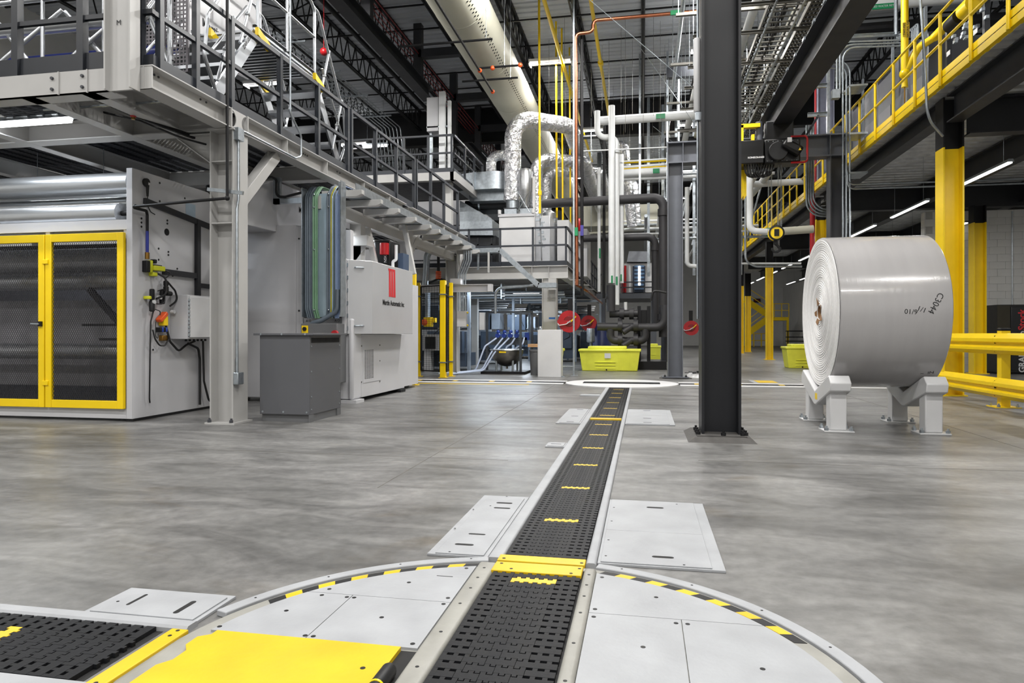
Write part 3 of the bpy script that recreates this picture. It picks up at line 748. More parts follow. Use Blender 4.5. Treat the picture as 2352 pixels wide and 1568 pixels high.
MB().prism(pts, (2.93, HY2-.03, 3.02), (1, 0, 0), (0, 0, 1), (0, .06, 0)).build('hook', nearblack, t, bevel=.006)
t.location = V(t.location) + V((-.08, 0, 0))
# festoon panel to the left of the hoist
b = MB()
for i in range(9): b.box(2.12+.02*i, 2.135+.02*i, HY2+.4, HY2+.6, 4.1+.03*(i % 3), 4.95)
tag(b.build('festoon_cable', yellow), 'yellow flat festoon cables hanging beside the hoist left of its control box', 'cable')

# ============================================================= white work platform on the left
PZ0, PZ1 = 3.43, 3.66
pf = thing('work_platform', 'white painted steel work platform over the machines on the left', 'platform', (-7, 12, PZ1))
bh_ = PZ1-PZ0; zc = (PZ0+PZ1)/2
MB().ibeam((-4.77, 5.84, zc), (-4.77, 7.13, zc), bh_, .2, .012, .01).build('edge_beam', offwhite, pf)
MB().ibeam((-4.77, 7.46, zc), (-4.77, 13.1, zc), bh_, .2, .012, .01).build('edge_beam', offwhite, pf)
MB().ibeam((-4.77, 13.45, zc), (-4.77, 18.2, zc), bh_, .2, .012, .01).build('edge_beam', offwhite, pf)
MB().box(-12, -5.12, 5.84, 5.86, PZ0, PZ1).box(-12, -5.12, 5.84, 6.04, PZ0, PZ0+.012).build('front_channel', offwhite, pf)
MB().box(-5.12, -4.68, 5.845, 5.86, PZ0, PZ1).build('corner_plate', offwhite, pf)
for x in (-5.73, -5.40): MB().box(x, x+.012, 5.825, 5.84, PZ0, PZ1).build('splice_edge', offwhite, pf)
for x in (-5.80, -5.45, -4.84):
    for z in (3.49, 3.60): MB().cyl((x, 5.84, z), (x, 5.82, z), .016, 6).build('bolt', colgrey, pf)
# the connection at the column head: end plates with a round cut-out web
for ya in (7.13, 7.46):
    MB().box(-4.87, -4.66, ya-.008, ya+.008, PZ0, PZ1).build('end_plate', offwhite, pf)
for yc, sg in ((7.295, 1), (7.295, -1)):
    pts = [(0, -.112), (.0, .112)] + [(.085*math.cos(a)*0+.05-.0+(.10-.10*math.sin(a)) , .1*math.cos(a)) for a in [0]]
    arcp = [(.155-.1*math.cos(a), .098*math.sin(a)) for a in [PI/2-PI*j/12 for j in range(13)]]
    pts = [(0, .112), (.13, .112)] + arcp + [(.13, -.112), (0, -.112)]
    MB().prism([(sg*p, q) for p, q in pts], (-4.675, yc, zc), (0, 1, 0), (0, 0, 1), (-.01, 0, 0)).build('web_plate', offwhite, pf)
for y in (8.42, 9.6, 11.0, 12.2, 14.6, 15.8, 17.0, 18.1):
    MB().box(-4.865, -4.68, y-.005, y+.005, PZ0+.012, PZ1-.012).build('stiffener', offwhite, pf)
b = MB()
for y in (5.98, 6.04, 6.7, 6.8, 9.0, 9.06, 9.12, 10.1, 10.2, 11.4, 11.5, 12.6, 14.1, 15.3, 16.4):
    b.cyl((-4.765, y, 3.615), (-4.755, y, 3.615), .012, 6)
b.build('bolt_row', colgrey, pf)
for x in (-6.1, -7.6, -9.4):
    MB().ibeam((x, 5.86, zc), (x, 18, zc), bh_, .16, .012, .01).build('inner_beam', offwhite, pf)
MB().ibeam((-5.40, 5.86, zc), (-5.40, 7.2, zc), bh_, .16, .012, .01).build('inner_beam', offwhite, pf)
for y in (7.3, 9.9, 13.3, 15.6, 18.1):
    MB().ibeam((-12, y, zc), (-4.88, y, zc), bh_-.002, .2, .012, .01).build('cross_beam', offwhite, pf)
# deck grating: bearing bars and cross rods
gr = mat('grating_dark', '23252a', .5, .3, var=.2)
b = MB()
y = 5.9
while y < 18.0:
    b.box(-12, -4.8, y, y+.006, PZ1-.002, PZ1+.03); y += .06
x = -11.9
while x < -4.85:
    b.box(x, x+.12, 5.9, 18, PZ1+.002, PZ1+.006); x += .2
b.build('grating', gr, pf, kind='stuff', smooth=False)
# columns, knees
def plat_column(y, lab, base=True):
    c = thing('platform_column', lab, 'column', (-4.81, y, 0), 'white columns under the work platform')
    hcolumn(MB(), -4.96, -4.66, y-.15, y+.15, .02, PZ0-.02, .014, .01).build('shaft', offwhite, c)
    MB().box(-4.98, -4.64, y-.17, y+.17, PZ0-.02, PZ0-.001).build('cap_plate', offwhite, c)
    q = MB().box(-5.0, -4.62, y-.19, y+.19, 0, .02).build('base_plate', offwhite, c)
    for dx in (-.14, .14): anchor(MB(), -4.81+dx, y-.17, .02).build('anchor_bolt', colgrey, q)
    MB().box(-4.944, -4.676, y-.14, y-.006, 2.33, 2.345).build('stiffener', offwhite, c)
    for z in (3.05,): MB().box(-4.944, -4.676, y-.14, y-.006, z, z+.012).build('stiffener', offwhite, c)
    for sg in (-1,):
        MB().prism([(0, 0), (sg*.52, 0), (sg*.52, -.03), (0, -.38)], (-4.96, y+.005, PZ0-.021), (1, 0, 0), (0, 0, 1), (0, -.012, 0)).build('gusset', offwhite, c)
        MB().prism([(0, -.0), (sg*.52, -.0), (sg*.52, -.012), (0, -.012)], (-4.96, y-.08, PZ0-.021), (1, 0, 0), (0, 0, 1), (0, .16, 0)).build('gusset_flange', offwhite, c)
        MB().bar((-4.97, y, PZ0-.40), (-5.47, y, PZ0-.05), .1, .012).build('gusset_flange', offwhite, c)
    MB().bar((-4.80, y+.16, 2.62), (-4.80, y+.98, PZ0-.03), .14, .14).build('knee_brace', offwhite, c, bevel=.006)
    MB().prism([(0, 0), (.3, 0), (.0, -.3)], (-4.81, y+.84, PZ0-.003), (0, 1, 0), (0, 0, 1), (.012, 0, 0)).build('gusset', offwhite, c)
    return c
plat_column(7.3, 'nearest white platform column, with conduit and black pipe on it')
plat_column(13.3, 'second white platform column behind the aluminium cover box')
plat_column(16.98, 'third white platform column behind the yellow fence posts')
# the tall post standing up through the front edge
t = thing('platform_post', 'white H-section post rising from the platform corner out of frame', 'column', (-4.95, 5.9, 3.4))
hcolumn(MB(), -5.09, -4.80, 5.70, 5.835, 3.40, 7.5, .016, .012).build('shaft', offwhite, t)
words('mark', 'M', .07, (-4.97, 5.758, 4.05), (1, 0, 0), (0, 0, 1), ink, t)

# railings
def railing(name_lab, pts, posts, z0=PZ1, h=1.09, m=dark, post_w=.06, toe=.13, cat='railing', mid=.54):
    t = thing('railing', name_lab, cat, (pts[0][0], pts[0][1], z0))
    for a, b2 in zip(pts, pts[1:]):
        MB().bar((a[0], a[1], z0+h-.025), (b2[0], b2[1], z0+h-.025), .05, .05).build('top_rail', m, t)
        MB().bar((a[0], a[1], z0+mid), (b2[0], b2[1], z0+mid), .045, .045).build('mid_rail', m, t)
        if toe: MB().bar((a[0], a[1], z0+toe/2+.004), (b2[0], b2[1], z0+toe/2+.004), .008, toe).build('toe_board', m, t)
    p0 = None
    for x, y in posts:
        if p0 is None: p0 = MB().box(x-post_w/2, x+post_w/2, y-post_w/2, y+post_w/2, z0, z0+h).build('post', m, t); q0 = (x, y)
        else: again(p0, (x-q0[0], y-q0[1], 0))
    return t
rd = mat('railing_grey', '252930', .42, var=.1)
railing('nearest dark railing along the white platform edge above its first column', [(-4.73, 5.92), (-4.73, 10.41)], [(-4.73, y) for y in (6.02, 6.58, 7.22, 8.31, 9.38, 10.41)], m=rd)
railing('middle grey railing section along the white platform edge', [(-4.73, 10.55), (-4.73, 13.7)], [(-4.73, y) for y in (10.55, 11.6, 12.65, 13.7)], m=rd)
railing('farthest grey railing section along the white platform edge', [(-4.73, 13.84), (-4.73, 17.14)], [(-4.73, y) for y in (13.84, 14.85, 15.9, 17.14)], m=rd)
railing('dark railing across the front edge of the white platform at upper left', [(-12, 5.90), (-5.1, 5.90)], [(-6.28, 5.9), (-5.51, 5.9), (-7.05, 5.9), (-7.8, 5.9)], m=dark, toe=.19, post_w=.075)
railing('dark railing short return at the white platform corner', [(-4.86, 5.90), (-4.70, 5.90)], [(-4.84, 5.9)], m=dark, toe=.12)
railing('second dark railing standing behind the front platform railing', [(-9, 6.9), (-5.25, 6.9)], [(-6.56, 6.9), (-5.55, 6.9), (-5.3, 6.9)], m=dark, toe=.19, h=.55, mid=.4)

# ---- aluminium crossover stair on the platform
cs = thing('crossover_stair', 'aluminium crossover stair with tube handrails on the white platform', 'stair', (-5.35, 8.8, PZ1))
SX0, SX1 = -5.80, -4.92; LZ = 5.0
def flight(ya, yb2):          # ya top, yb2 foot
    for x in (SX0, SX1):
        MB().bar((x, ya, LZ-.06), (x, yb2, PZ1+.03), .03, .16).build('stringer', alu, cs)
    n = 5
    for i in range(1, n+1):
        f = i/(n+1); y = ya+(yb2-ya)*f; z = LZ-(LZ-PZ1)*f
        b = MB().box(SX0+.015, SX1-.015, y-.13, y+.13, z-.04, z)
        for k in range(4): b.box(SX0+.015, SX1-.015, y-.12+.07*k, y-.09+.07*k, z, z+.006)
        b.build('tread', alu, cs)
    dy = (yb2-ya)
    for x in (SX0-.02, SX1+.02):
        MB().tube([(x, ya+.05*math.copysign(1, -dy), LZ+1.0), (x, ya+dy*.12, LZ+.98), (x, yb2+dy*.05, PZ1+1.05), (x, yb2+dy*.12, PZ1+.55), (x, yb2-dy*.1, PZ1+.22)], .022, 10, bend=.12).build('hand_rail', alu, cs)
        for f in (.28, .75):
            y = ya+dy*f; z = LZ-(LZ-PZ1)*f
            MB().cyl((x, y-.12, z+.02), (x, y+.22, z+.92), .02, 10).build('rail_strut', alu, cs)
            MB().sphere((x, y+.04, z+.45), .035, 8, 6).build('clamp', alu, cs)
        MB().cyl((x, ya+dy*.25, LZ-.28+.45), (x, yb2+dy*.02, PZ1+.62), .018, 10).build('knee_rail', alu, cs)
flight(9.62, 10.6); flight(8.06, 7.08)
b = MB().box(SX0, SX1, 8.06, 9.62, LZ-.03, LZ)
for i in range(16): b.box(SX0+.02, SX1-.02, 8.08+.097*i, 8.11+.097*i, LZ-.07, LZ-.03)
b.build('landing', alu, cs)
for x in (SX0, SX1): MB().channel((x, 8.0, LZ-.03), (x, 9.68, LZ-.03), .05, .13).build('landing_beam', alu, cs)
for x in (SX0-.01, SX1+.02):
    MB().tube([(x, 8.06, LZ), (x, 8.06, LZ+1.05), (x, 9.5, LZ+1.05), (x, 9.62, LZ+.95), (x, 9.62, LZ)], .022, 10, bend=.1).build('hand_rail', alu, cs)
    MB().cyl((x, 8.06, LZ+.55), (x, 9.62, LZ+.55), .02, 10).build('knee_rail', alu, cs)
    MB().cyl((x, 8.8, LZ), (x, 8.8, LZ+1.05), .02, 10).build('rail_post', alu, cs)
for x, y in ((SX1+.03, 8.1), (SX1+.03, 9.66), (SX0-.02, 9.66), (SX0+.3, 8.0)):
    MB().prism([(-.12, 0), (.16, -.10), (.16, -.2), (-.12, -.1)], (x, y, LZ-.02), (0, 1, 0), (0, 0, 1), (.05, 0, 0)).build('yellow_corner', yellow, cs)
words('lettering', 'ZARGES', .07, (SX1+.016, 7.82, 4.83-.11), (0, .58, .81), (0, -.81, .58), ink, cs)
# more aluminium lattice further left, in front of the machine
def lattice(lab, x0, x1, y, z0, z1, n):
    t = thing('lattice_rail', lab, 'railing', (x0, y, z0))
    s_ = (x1-x0)/n
    for i in range(n):
        xa = x0+i*s_
        MB().cyl((xa, y, z0), (xa+s_, y+.3, z1), .028, 10).build('brace', alu, t); MB().cyl((xa+s_, y+.05, z0), (xa, y+.35, z1), .028, 10).build('brace', alu, t)
    MB().cyl((x0, y, z1), (x1, y, z1), .03, 10).build('top_rail', alu, t)
    b = MB()
    for i in range(n+1): b.cyl((x0+i*s_, y, PZ1+.03), (x0+i*s_, y, z1), .024, 10)
    b.build('upright', alu, t)
lattice('crossed aluminium tubes behind the front railing at far upper left', -8.6, -6.4, 7.4, 4.25, 5.3, 2)
lattice('crossed aluminium tubes just right of the white corner post', -5.75, -4.95, 6.45, PZ1+.2, 5.2, 1)
# press unit standing on the platform
t = thing('upper_unwinder', 'machine on the platform with silver rollers, blue roller and white lettered side plate', 'machine', (-7, 8.2, PZ1+.03))
MB().box(-12, -6.05, 7.55, 9.0, PZ1+.03, 4.02).build('dark_base', hz, t)
MB().lathe((-12, 7.62, 4.22), (1, 0, 0), [(.13, 0), (.13, 5.72), (.06, 5.74), (.06, 5.85)], 32).build('roller', steel, t)
MB().lathe((-12, 7.75, 4.02), (1, 0, 0), [(.09, 0), (.09, 5.7)], 24).build('roller', steel, t)
MB().lathe((-12, 7.9, 4.72), (1, 0, 0), [(.1, 0), (.1, 6.0)], 24).build('blue_roller', mat('blue_sleeve', '1d2a72', .35, var=.1), t)
MB().lathe((-12, 7.7, 5.1), (1, 0, 0), [(.09, 0), (.09, 6.0)], 24).build('roller', steel, t)
MB().lathe((-12, 8.0, 4.5), (1, 0, 0), [(.06, 0), (.06, 6.0)], 24).build('roller', steel, t)
pts = [(7.95, 4.95), (8.02, 4.86), (9.6, 4.98), (9.9, 5.6), (9.9, 6.6), (8.6, 6.6), (7.95, 5.5)]
MB().prism(pts, (-5.95, 0, 0), (0, 1, 0), (0, 0, 1), (-.06, 0, 0)).build('side_plate', machine, t)
words('lettering', 'Martin', .16, (-5.95, 8.62, 5.33), (0, 1, 0), (0, 0, 1), ink, t, bold=.004)
MB().box(-5.952, -5.945, 8.6, 8.9, 6.05, 6.12).build('yellow_label', yellow, t)
b = MB()
for y, z in ((8.1, 5.12), (8.1, 5.2), (8.1, 5.5), (8.16, 5.5), (8.3, 5.8)): b.cyl((-5.95, y, z), (-5.945, y, z), .012, 8)
b.build('bolt_row', ink, t)
MB().box(-6.9, -6.0, 9.0, 11.5, PZ1+.03, 4.45).build('lower_housing', machine, t)
MB().box(-5.995, -5.985, 9.3, 9.8, 4.1, 4.3).build('nameplate', ink, t)
def perforated(parent, x0, x1, y, z0, z1, name='perforated_panel', step=.05):
    b = MB()
    n = int((x1-x0)/step); k = int((z1-z0)/step)
    for i in range(n+1): b.box(x0+i*step, x0+i*step+.02, y, y+.004, z0, z1)
    for i in range(k+1): b.box(x0, x1, y+.001, y+.003, z0+i*step, z0+i*step+.02)
    b.box(x0-.03, x0, y-.01, y+.02, z0, z1); b.box(x1, x1+.03, y-.01, y+.02, z0, z1)
    return b.build(name, nearblack if parent is None else mat_perf, parent, kind='stuff', smooth=False)
mat_perf = mat('perforated_steel', '5d5a5e', .5, .4, var=.2)
perforated(t, -7.05, -6.35, 8.3, 4.35, 6.5); perforated(t, (-5.787,7.45,4.621)[0], (-5.487,7.45,4.597)[0], 7.45, 4.25, 6.2)

# ============================================================= front machine with yellow mesh doors
m1 = thing('slitter_machine', 'large grey machine with silver rollers and a plain side panel at left', 'machine', (-8, 8, 0))
MB().box(-6.07, -5.99, 7.15, 9.3, .03, 3.03).build('side_panel', machine, m1, bevel=.004)
MB().box(-6.08, -5.985, 7.16, 9.25, 0, .03).build('foot', nearblack, m1)
MB().box(-12, -6.07, 7.17, 7.23, 2.30, 2.42).build('header_bar', machine, m1)
MB().box(-12, -6.07, 7.17, 7.23, .03, .145).build('sill_bar', machine, m1)
for x in (-6.12, -7.22): MB().box(x-.012, x+.05, 7.18, 7.24, .145, 2.30).build('door_post', machine, m1)
MB().box(-12, -6.07, 8.9, 8.95, .0, 2.4).build('rear_wall', mat('machine_inside', '55555a', .6), m1)
def roller(x1, y, z, r, m=steel, sh=.09):
    q = MB().lathe((-12, y, z), (1, 0, 0), [(r, 0), (r, x1+12-.004), (r-.006, x1+12)], 40).build('roller', m, m1)
    MB().cyl((x1, y, z), (x1+sh, y, z), .03, 14).build('journal', nearblack, q)
    return q
roller(-6.20, 7.42, 2.92, .128); roller(-6.26, 7.30, 2.52, .123)
roller(-6.12, 7.75, 2.74, .08); roller(-6.12, 7.9, 2.63, .06); roller(-6.12, 7.62, 2.36, .07); roller(-6.1, 8.3, 2.95, .1)
dr = mat('dark_steel_roller', 'a0a1a5', .3, .8, var=.2, stretch=(.3, 8, 8), scale=5)
roller(-6.15, 7.6, 1.72, .11, dr); roller(-6.15, 7.65, .82, .10, dr); roller(-6.15, 7.9, 2.02, .16, mat('grey_web_roll', '8a8a8c', .5), 0)
MB().box(-11.5, -6.15, 7.95, 8.0, .35, 1.5).build('web_sheet', mat('grey_web', '7d7c80', .5, var=.2), m1)
MB().bar((-6.95, 7.55, 1.62), (-6.3, 7.55, .98), .05, .07).build('arm', nearblack, m1)
MB().bar((-7.0, 7.5, 1.16), (-6.1, 7.5, 1.16), .03, .03).build('tie_bar', nearblack, m1)
MB().bar((-6.75, 7.5, .98), (-6.1, 7.5, .98), .03, .03).build('tie_bar', nearblack, m1)
MB().box(-12, -6.1, 7.5, 7.56, 2.14, 2.18).build('tie_bar', nearblack, m1)
# black trunking and small fittings on the side panel, X = -5.99
PXn = -5.99
tr = mat('black_trunking', '242428', .5)
def yz(u):
    return u
MB().box(PXn, PXn+.05, 8.30, 8.37, 1.55, 2.60).build('trunking', tr, m1)
MB().bar((PXn+.02, 7.33, 2.67), (PXn+.02, 8.9, 2.52), .04, .07).build('trunking', tr, m1)
MB().box(PXn, PXn+.045, 7.66, 8.30, 1.80, 1.87).build('trunking', tr, m1)
MB().box(PXn, PXn+.045, 8.37, 8.75, 1.68, 1.74).build('trunking', tr, m1)
MB().box(PXn, PXn+.045, 8.70, 8.75, 1.5, 1.68).build('trunking', tr, m1)
b = MB()
for y, z in ((7.62, 2.95), (7.62, 2.72), (7.76, 2.5), (7.76, 2.46), (7.6, 2.12), (7.6, 1.98), (7.78, 2.1), (7.78, 2.06), (7.95, 1.9), (7.86, 1.8), (8.1, 2.85), (7.3, 2.45), (7.3, 2.40), (7.3, 2.35), (7.5, .85), (8.0, 1.52)):
    b.cyl((PXn, y, z), (PXn+.006, y, z), .013, 8)
b.build('bolt_row', ink, m1)
MB().cyl((PXn, 7.75, 2.35), (PXn+.004, 7.75, 2.35), .045, 20).build('round_port', nearblack, m1)
MB().box(PXn-.001, PXn+.003, 8.12, 8.32, 2.62, 2.80).build('view_slot', mat('slot_blue', '9fb0bf', .3), m1)
# door pair
def mesh_door(lab, x0, x1, handle):
    d = thing('mesh_door', lab, 'door', ((x0+x1)/2, 7.16, .15), 'yellow mesh doors of the front machine')
    z0, z1 = .15, 2.26; fw = .085
    for a in ((x0, x0+fw, z0, z1), (x1-fw, x1, z0, z1)): MB().box(a[0], a[1], 7.115, 7.16, a[2], a[3]).build('stile', yellow, d, bevel=.004)
    for a in ((x0+fw, x1-fw, z0, z0+fw+.01), (x0+fw, x1-fw, z1-fw-.01, z1)): MB().box(a[0], a[1], 7.117, 7.158, a[2], a[3]).build('frame_rail', yellow, d, bevel=.004)
    b = MB(); xa, xb, za, zb = x0+fw, x1-fw, z0+fw+.01, z1-fw-.01
    px, pz = .030, .052; sl = pz/px
    W, Hh = xb-xa, zb-za
    def seg(x, z, s2):        # strand through (x,z) with slope s2 clipped to the panel
        ts = []
        t0, t1 = xa-x, xb-x
        ta, tb = sorted(((za-z)/s2, (zb-z)/s2)); t0, t1 = max(t0, ta), min(t1, tb)
        if t1-t0 > .005: b.bar((x+t0, 7.135, z+s2*t0), (x+t1, 7.135, z+s2*t1), .003, .0036, up=(0, 1, 0))
    n = int((W*sl+Hh)/pz)+1
    for i in range(n): seg(xa, za-W*sl+i*pz+W*sl-0*0, -sl) if False else None
    for i in range(-int(W*sl/pz)-1, int(Hh/pz)+1): seg(xa, za+i*pz, sl)
    for i in range(0, int((Hh+W*sl)/pz)+1): seg(xa, za+i*pz, -sl)
    b.build('expanded_mesh', mat_mesh, d, kind='stuff', smooth=False)
    for z in (.42, 1.90): MB().box(x0-.03, x0+.05, 7.10, 7.118, z, z+.055).build('hinge', yellow, d, bevel=.004)
    if handle:
        h = MB().box(x1-.065, x1-.02, 7.09, 7.118, 1.14, 1.2).build('latch', nearblack, d)
        MB().cyl((x1-.04, 7.085, 1.165), (x1-.16, 7.085, 1.17), .01, 8).build('lever', galv, h)
    return d
mat_mesh = mat('dark_mesh', '3d3c40', .45, .4, var=.2)
mesh_door('yellow framed mesh door of the front machine beside its side panel', -7.175, -6.085, False)
mesh_door('yellow framed mesh door with a latch lever, cut by the left frame edge', -8.28, -7.19, True)
# control enclosure
t = thing('control_box', 'small light grey hinged control box on the side panel of the front machine', 'electrical box', (-5.9, 8.3, 1.0))
MB().box(PXn, -5.74, 7.82, 8.50, .98, 1.55).build('case', machine, t, bevel=.006)
MB().box(-5.74, -5.72, 7.85, 8.49, 1.0, 1.53).build('door', white, t, bevel=.006)
b = MB()
for i in range(10): b.cyl((-5.735, 7.84, 1.02+.05*i), (-5.735, 7.84, 1.05+.05*i), .012, 8)
b.build('hinge', galv, t)
b = MB()
for i in range(6): b.cyl((-5.86, 7.95+.08*i, .95), (-5.86, 7.95+.08*i, .98), .015, 8)
b.build('cable_gland', nearblack, t)
# pneumatic valve group
t = thing('pneumatic_valves', 'cluster of black regulators, yellow valve and hoses on the side panel', 'valve', (-5.95, 7.5, 1.4))
x = PXn
lime = mat('lime_valve', 'c3c522', .4)
brass = mat('brass', '8d6a33', .35, .9)
def lump(name, m, y0, y1, z0, z1, d=.08, bev=.008): return MB().box(x, x+d, y0, y1, z0, z1).build(name, m, t, bevel=bev)
MB().cyl((x+.05, 7.34, 2.04), (x+.05, 7.34, 2.30), .018, 10).build('blue_hose', mat('blue_hose', '1c2a8a', .4), t)
MB().cyl((x+.05, 7.34, 1.96), (x+.05, 7.34, 2.04), .026, 10).build('brass_fitting', brass, t)
lump('elbow', nearblack, 7.31, 7.37, 1.80, 1.94, .07)
lump('lime_body', lime, 7.41, 7.60, 1.83, 1.89, .1); lump('lime_body', lime, 7.38, 7.42, 1.80, 1.95, .07); lump('lime_body', lime, 7.42, 7.50, 1.76, 1.81, .07)
lump('black_cap', nearblack, 7.45, 7.49, 1.92, 1.97, .07); lump('black_cap', nearblack, 7.45, 7.57, 1.885, 1.905, .08)
for y, z0, z1 in ((7.41, 1.32, 1.60), (7.59, 1.42, 1.60), (7.66, 1.58, 1.72)):
    MB().lathe((x+.06, y, z0), (0, 0, 1), [(.02, 0), (.032, .01), (.032, (z1-z0)*.45), (.022, (z1-z0)*.5), (.03, (z1-z0)*.58), (.03, z1-z0-.01), (.02, z1-z0)], 16).build('regulator', nearblack, t)
MB().cyl((x+.06, 7.66, 1.56), (x+.06, 7.75, 1.56), .03, 12).build('regulator', nearblack, t)
lump('yellow_knob', lime, 7.33, 7.37, 1.47, 1.51, .09); 
for y, z in ((7.41, 1.44), (7.52, 1.5), (7.77, 1.33)):
    MB().cyl((x+.05, y, z), (x+.10, y, z), .024, 16).build('gauge', white, t)
MB().cbox((x+.05, 7.60, 1.26), .08, .16, .05, R=Matrix.Rotation(D(40), 3, 'X')).build('orange_lever', orange, t, bevel=.01)
lump('yellow_valve', yellow, 7.60, 7.68, 1.15, 1.27, .08); lump('yellow_tag', lime, 7.68, 7.75, 1.22, 1.28, .02)
for i in range(4): lump('blue_coupling', blue if i % 2 else nearblack, 7.54+.035*i, 7.565+.035*i, 1.07, 1.13, .08)
lump('brass_fitting', brass, 7.60, 7.70, .96, 1.03, .06)
for pth, r in (([(x+.06, 7.5, 1.80), (x+.12, 7.58, 1.75), (x+.12, 7.60, 1.55), (x+.09, 7.45, 1.48)], .013), ([(x+.08, 7.67, 1.70), (x+.1, 7.78, 1.6), (x+.1, 7.83, 1.48), (x+.07, 7.72, 1.40)], .012),
               ([(x+.05, 7.66, 1.90-.05), (x+.08, 7.74, 1.82), (x+.05, 7.66, 1.75)], .008), ([(x+.06, 7.44, 1.35), (x+.05, 7.40, 1.2), (x+.05, 7.39, .9), (x+.04, 7.39, .25), (x+.03, 7.41, .2)], .009),
               ([(x+.06, 7.42, 1.1), (x+.08, 7.44, .98), (x+.08, 7.52, .9), (x+.08, 7.62, .9), (x+.07, 7.70, .98)], .01), ([(x+.06, 7.66, 1.15), (x+.07, 7.72, .95), (x+.06, 7.9, .82), (x+.06, 8.05, .9), (x+.08, 8.2, .95)], .014),
               ([(x+.06, 7.47, 1.35), (x+.06, 7.56, 1.33), (x+.06, 7.55, 1.28)], .006), ([(x+.05, 7.53, 1.05), (x+.07, 7.50, .98), (x+.07, 7.46, 1.02), (x+.07, 7.46, 1.2)], .005),
               ([(x+.05, 7.52, 1.58), (x+.1, 7.60, 1.62), (x+.1, 7.58, 1.42), (x+.05, 7.5, 1.42)], .007), ([(x+.05, 8.1, .92), (x+.06, 8.3, .85), (x+.04, 8.36, .7), (x+.04, 8.36, .08)], .016), ([(x+.06, 8.40, .95), (x+.06, 8.42, .4), (x+.08, 8.5, .12), (x+.12, 8.7, .05)], .014)):
    MB().tube(pth, r, 8, bend=.08).build('hose', rubber, t)
t = thing('cable_plug', 'black plug with cable stuck to the top front of the side panel', 'plug', (x, 7.36, 2.85))
MB().cyl((x, 7.36, 2.90), (x+.04, 7.36, 2.90), .05, 20).build('body', rubber, t, bevel=.006)
MB().cyl((x+.03, 7.37, 2.86), (x+.03, 7.37, 2.73), .02, 12, r2=.012).build('strain_relief', rubber, t)
MB().box(x+.04, x+.043, 7.37, 7.40, 2.87, 2.90).build('label', white, t)
MB().tube([(x+.03, 7.37, 2.73), (x+.02, 7.38, 2.62), (x+.02, 7.44, 2.55), (x+.03, 7.5, 2.53)], .006, 6, bend=.05).build('cable', rubber, t)
# black air pipe down the column and across
t = thing('air_pipe', 'black threaded pipe coming down the nearest platform column and across to the front machine', 'pipe', (-4.7, 7.08, 2.6))
MB().tube([(-4.675, 7.06, 7.5), (-4.675, 7.06, 2.60)], .017, 10).build('riser', nearblack, t)
MB().tube([(-4.675, 7.06, 2.60), (-5.9, 7.08, 2.55)], .017, 10).build('cross_pipe', nearblack, t)
MB().tube([(-5.92, 7.1, 2.54), (-5.92, 7.3, 2.54), (-5.94, 7.34, 2.50), (-5.94, 7.34, 2.0)], .017, 10, bend=.03).build('drop', nearblack, t)
for c in ((-4.675, 7.06, 2.60), (-5.9, 7.09, 2.55)): MB().sphere(c, .03, 10, 6).build('elbow', nearblack, t)
MB().bar((-4.95, 7.10, 2.72), (-4.5, 7.10, 2.66), .03, .04).build('strut_bracket', galv, t)
t = thing('conduit', 'grey conduit with a box at its foot on the nearest platform column', 'conduit', (-4.63, 7.2, .5))
MB().tube([(-4.635, 7.19, .60), (-4.635, 7.19, 2.5), (-4.635, 7.22, 2.62), (-4.635, 7.22, 3.35)], .016, 10).build('pipe', galv, t)
MB().box(-4.655, -4.59, 7.14, 7.26, .46, .60).build('outlet_box', galv, t, bevel=.008)
MB().box(-4.66, -4.60, 7.16, 7.28, 3.30, 3.44).build('top_box', galv, t)
t = thing('lamp_cable', 'thin galvanised pipe looped over the platform edge beam', 'conduit', (-4.64, 8, 3.45))
MB().tube([(-4.64, 7.3, 3.44), (-4.64, 8.55, 3.435), (-4.64, 8.72, 3.50), (-4.64, 8.72, 3.78), (-4.64, 8.42, 4.0), (-4.64, 8.42, 6.0)], .014, 8, bend=.1).build('pipe', galv, t)
# strip lamp under the platform
def strip(lab, x0, x1, y, z, watts, along='x'):
    s = thing('strip_light', lab, 'lamp', ((x0+x1)/2, y, z))
    if along == 'x':
        MB().prism([(-.05, .03), (.05, .03), (.035, .08), (-.035, .08)], (x0, y, z), (0, 1, 0), (0, 0, 1), (x1-x0, 0, 0)).build('housing', galv, s)
        MB().prism([(-.045, .03), (.045, .03), (.03, -.02), (-.03, -.02)], (x0+.03, y, z), (0, 1, 0), (0, 0, 1), (x1-x0-.06, 0, 0)).build('diffuser', glow, s)
        area(((x0+x1)/2, y, z-.03), abs(x1-x0), .06, watts, (.86, .93, 1))
        q = MB()
        for x in (x0+.2, x1-.2): q.cyl((x, y, z+.08), (x, y, PZ1), .005, 5)
        q.build('hanger', galv, s)
    else:
        MB().prism([(-.05, .03), (.05, .03), (.035, .08), (-.035, .08)], (y, x0, z), (1, 0, 0), (0, 0, 1), (0, x1-x0, 0)).build('housing', galv, s)
        MB().prism([(-.045, .03), (.045, .03), (.03, -.02), (-.03, -.02)], (y, x0+.03, z), (1, 0, 0), (0, 0, 1), (0, x1-x0-.06, 0)).build('diffuser', glow, s)
        area((y, (x0+x1)/2, z-.03), .06, abs(x1-x0), watts, (.86, .93, 1))
        q = MB()
        for x in (x0+.2, x1-.2): q.cyl((y, x, z+.08), (y, x, PZ1), .005, 5)
        q.build('hanger', galv, s)
    return s
strip('long glowing strip light under the platform at the left edge', -8.0, -6.44, 6.75, 3.50, 46)
strip('added strip light hidden behind the rollers, lighting the inside of the front machine', -8.8, -7.3, 8.4, 3.2, 40)  # added lamp, out of sight, brightens the machine interior
strip('glowing strip light under the platform above the lettered cover box', 10.6, 12.0, -4.95, 2.75, 20, 'y')
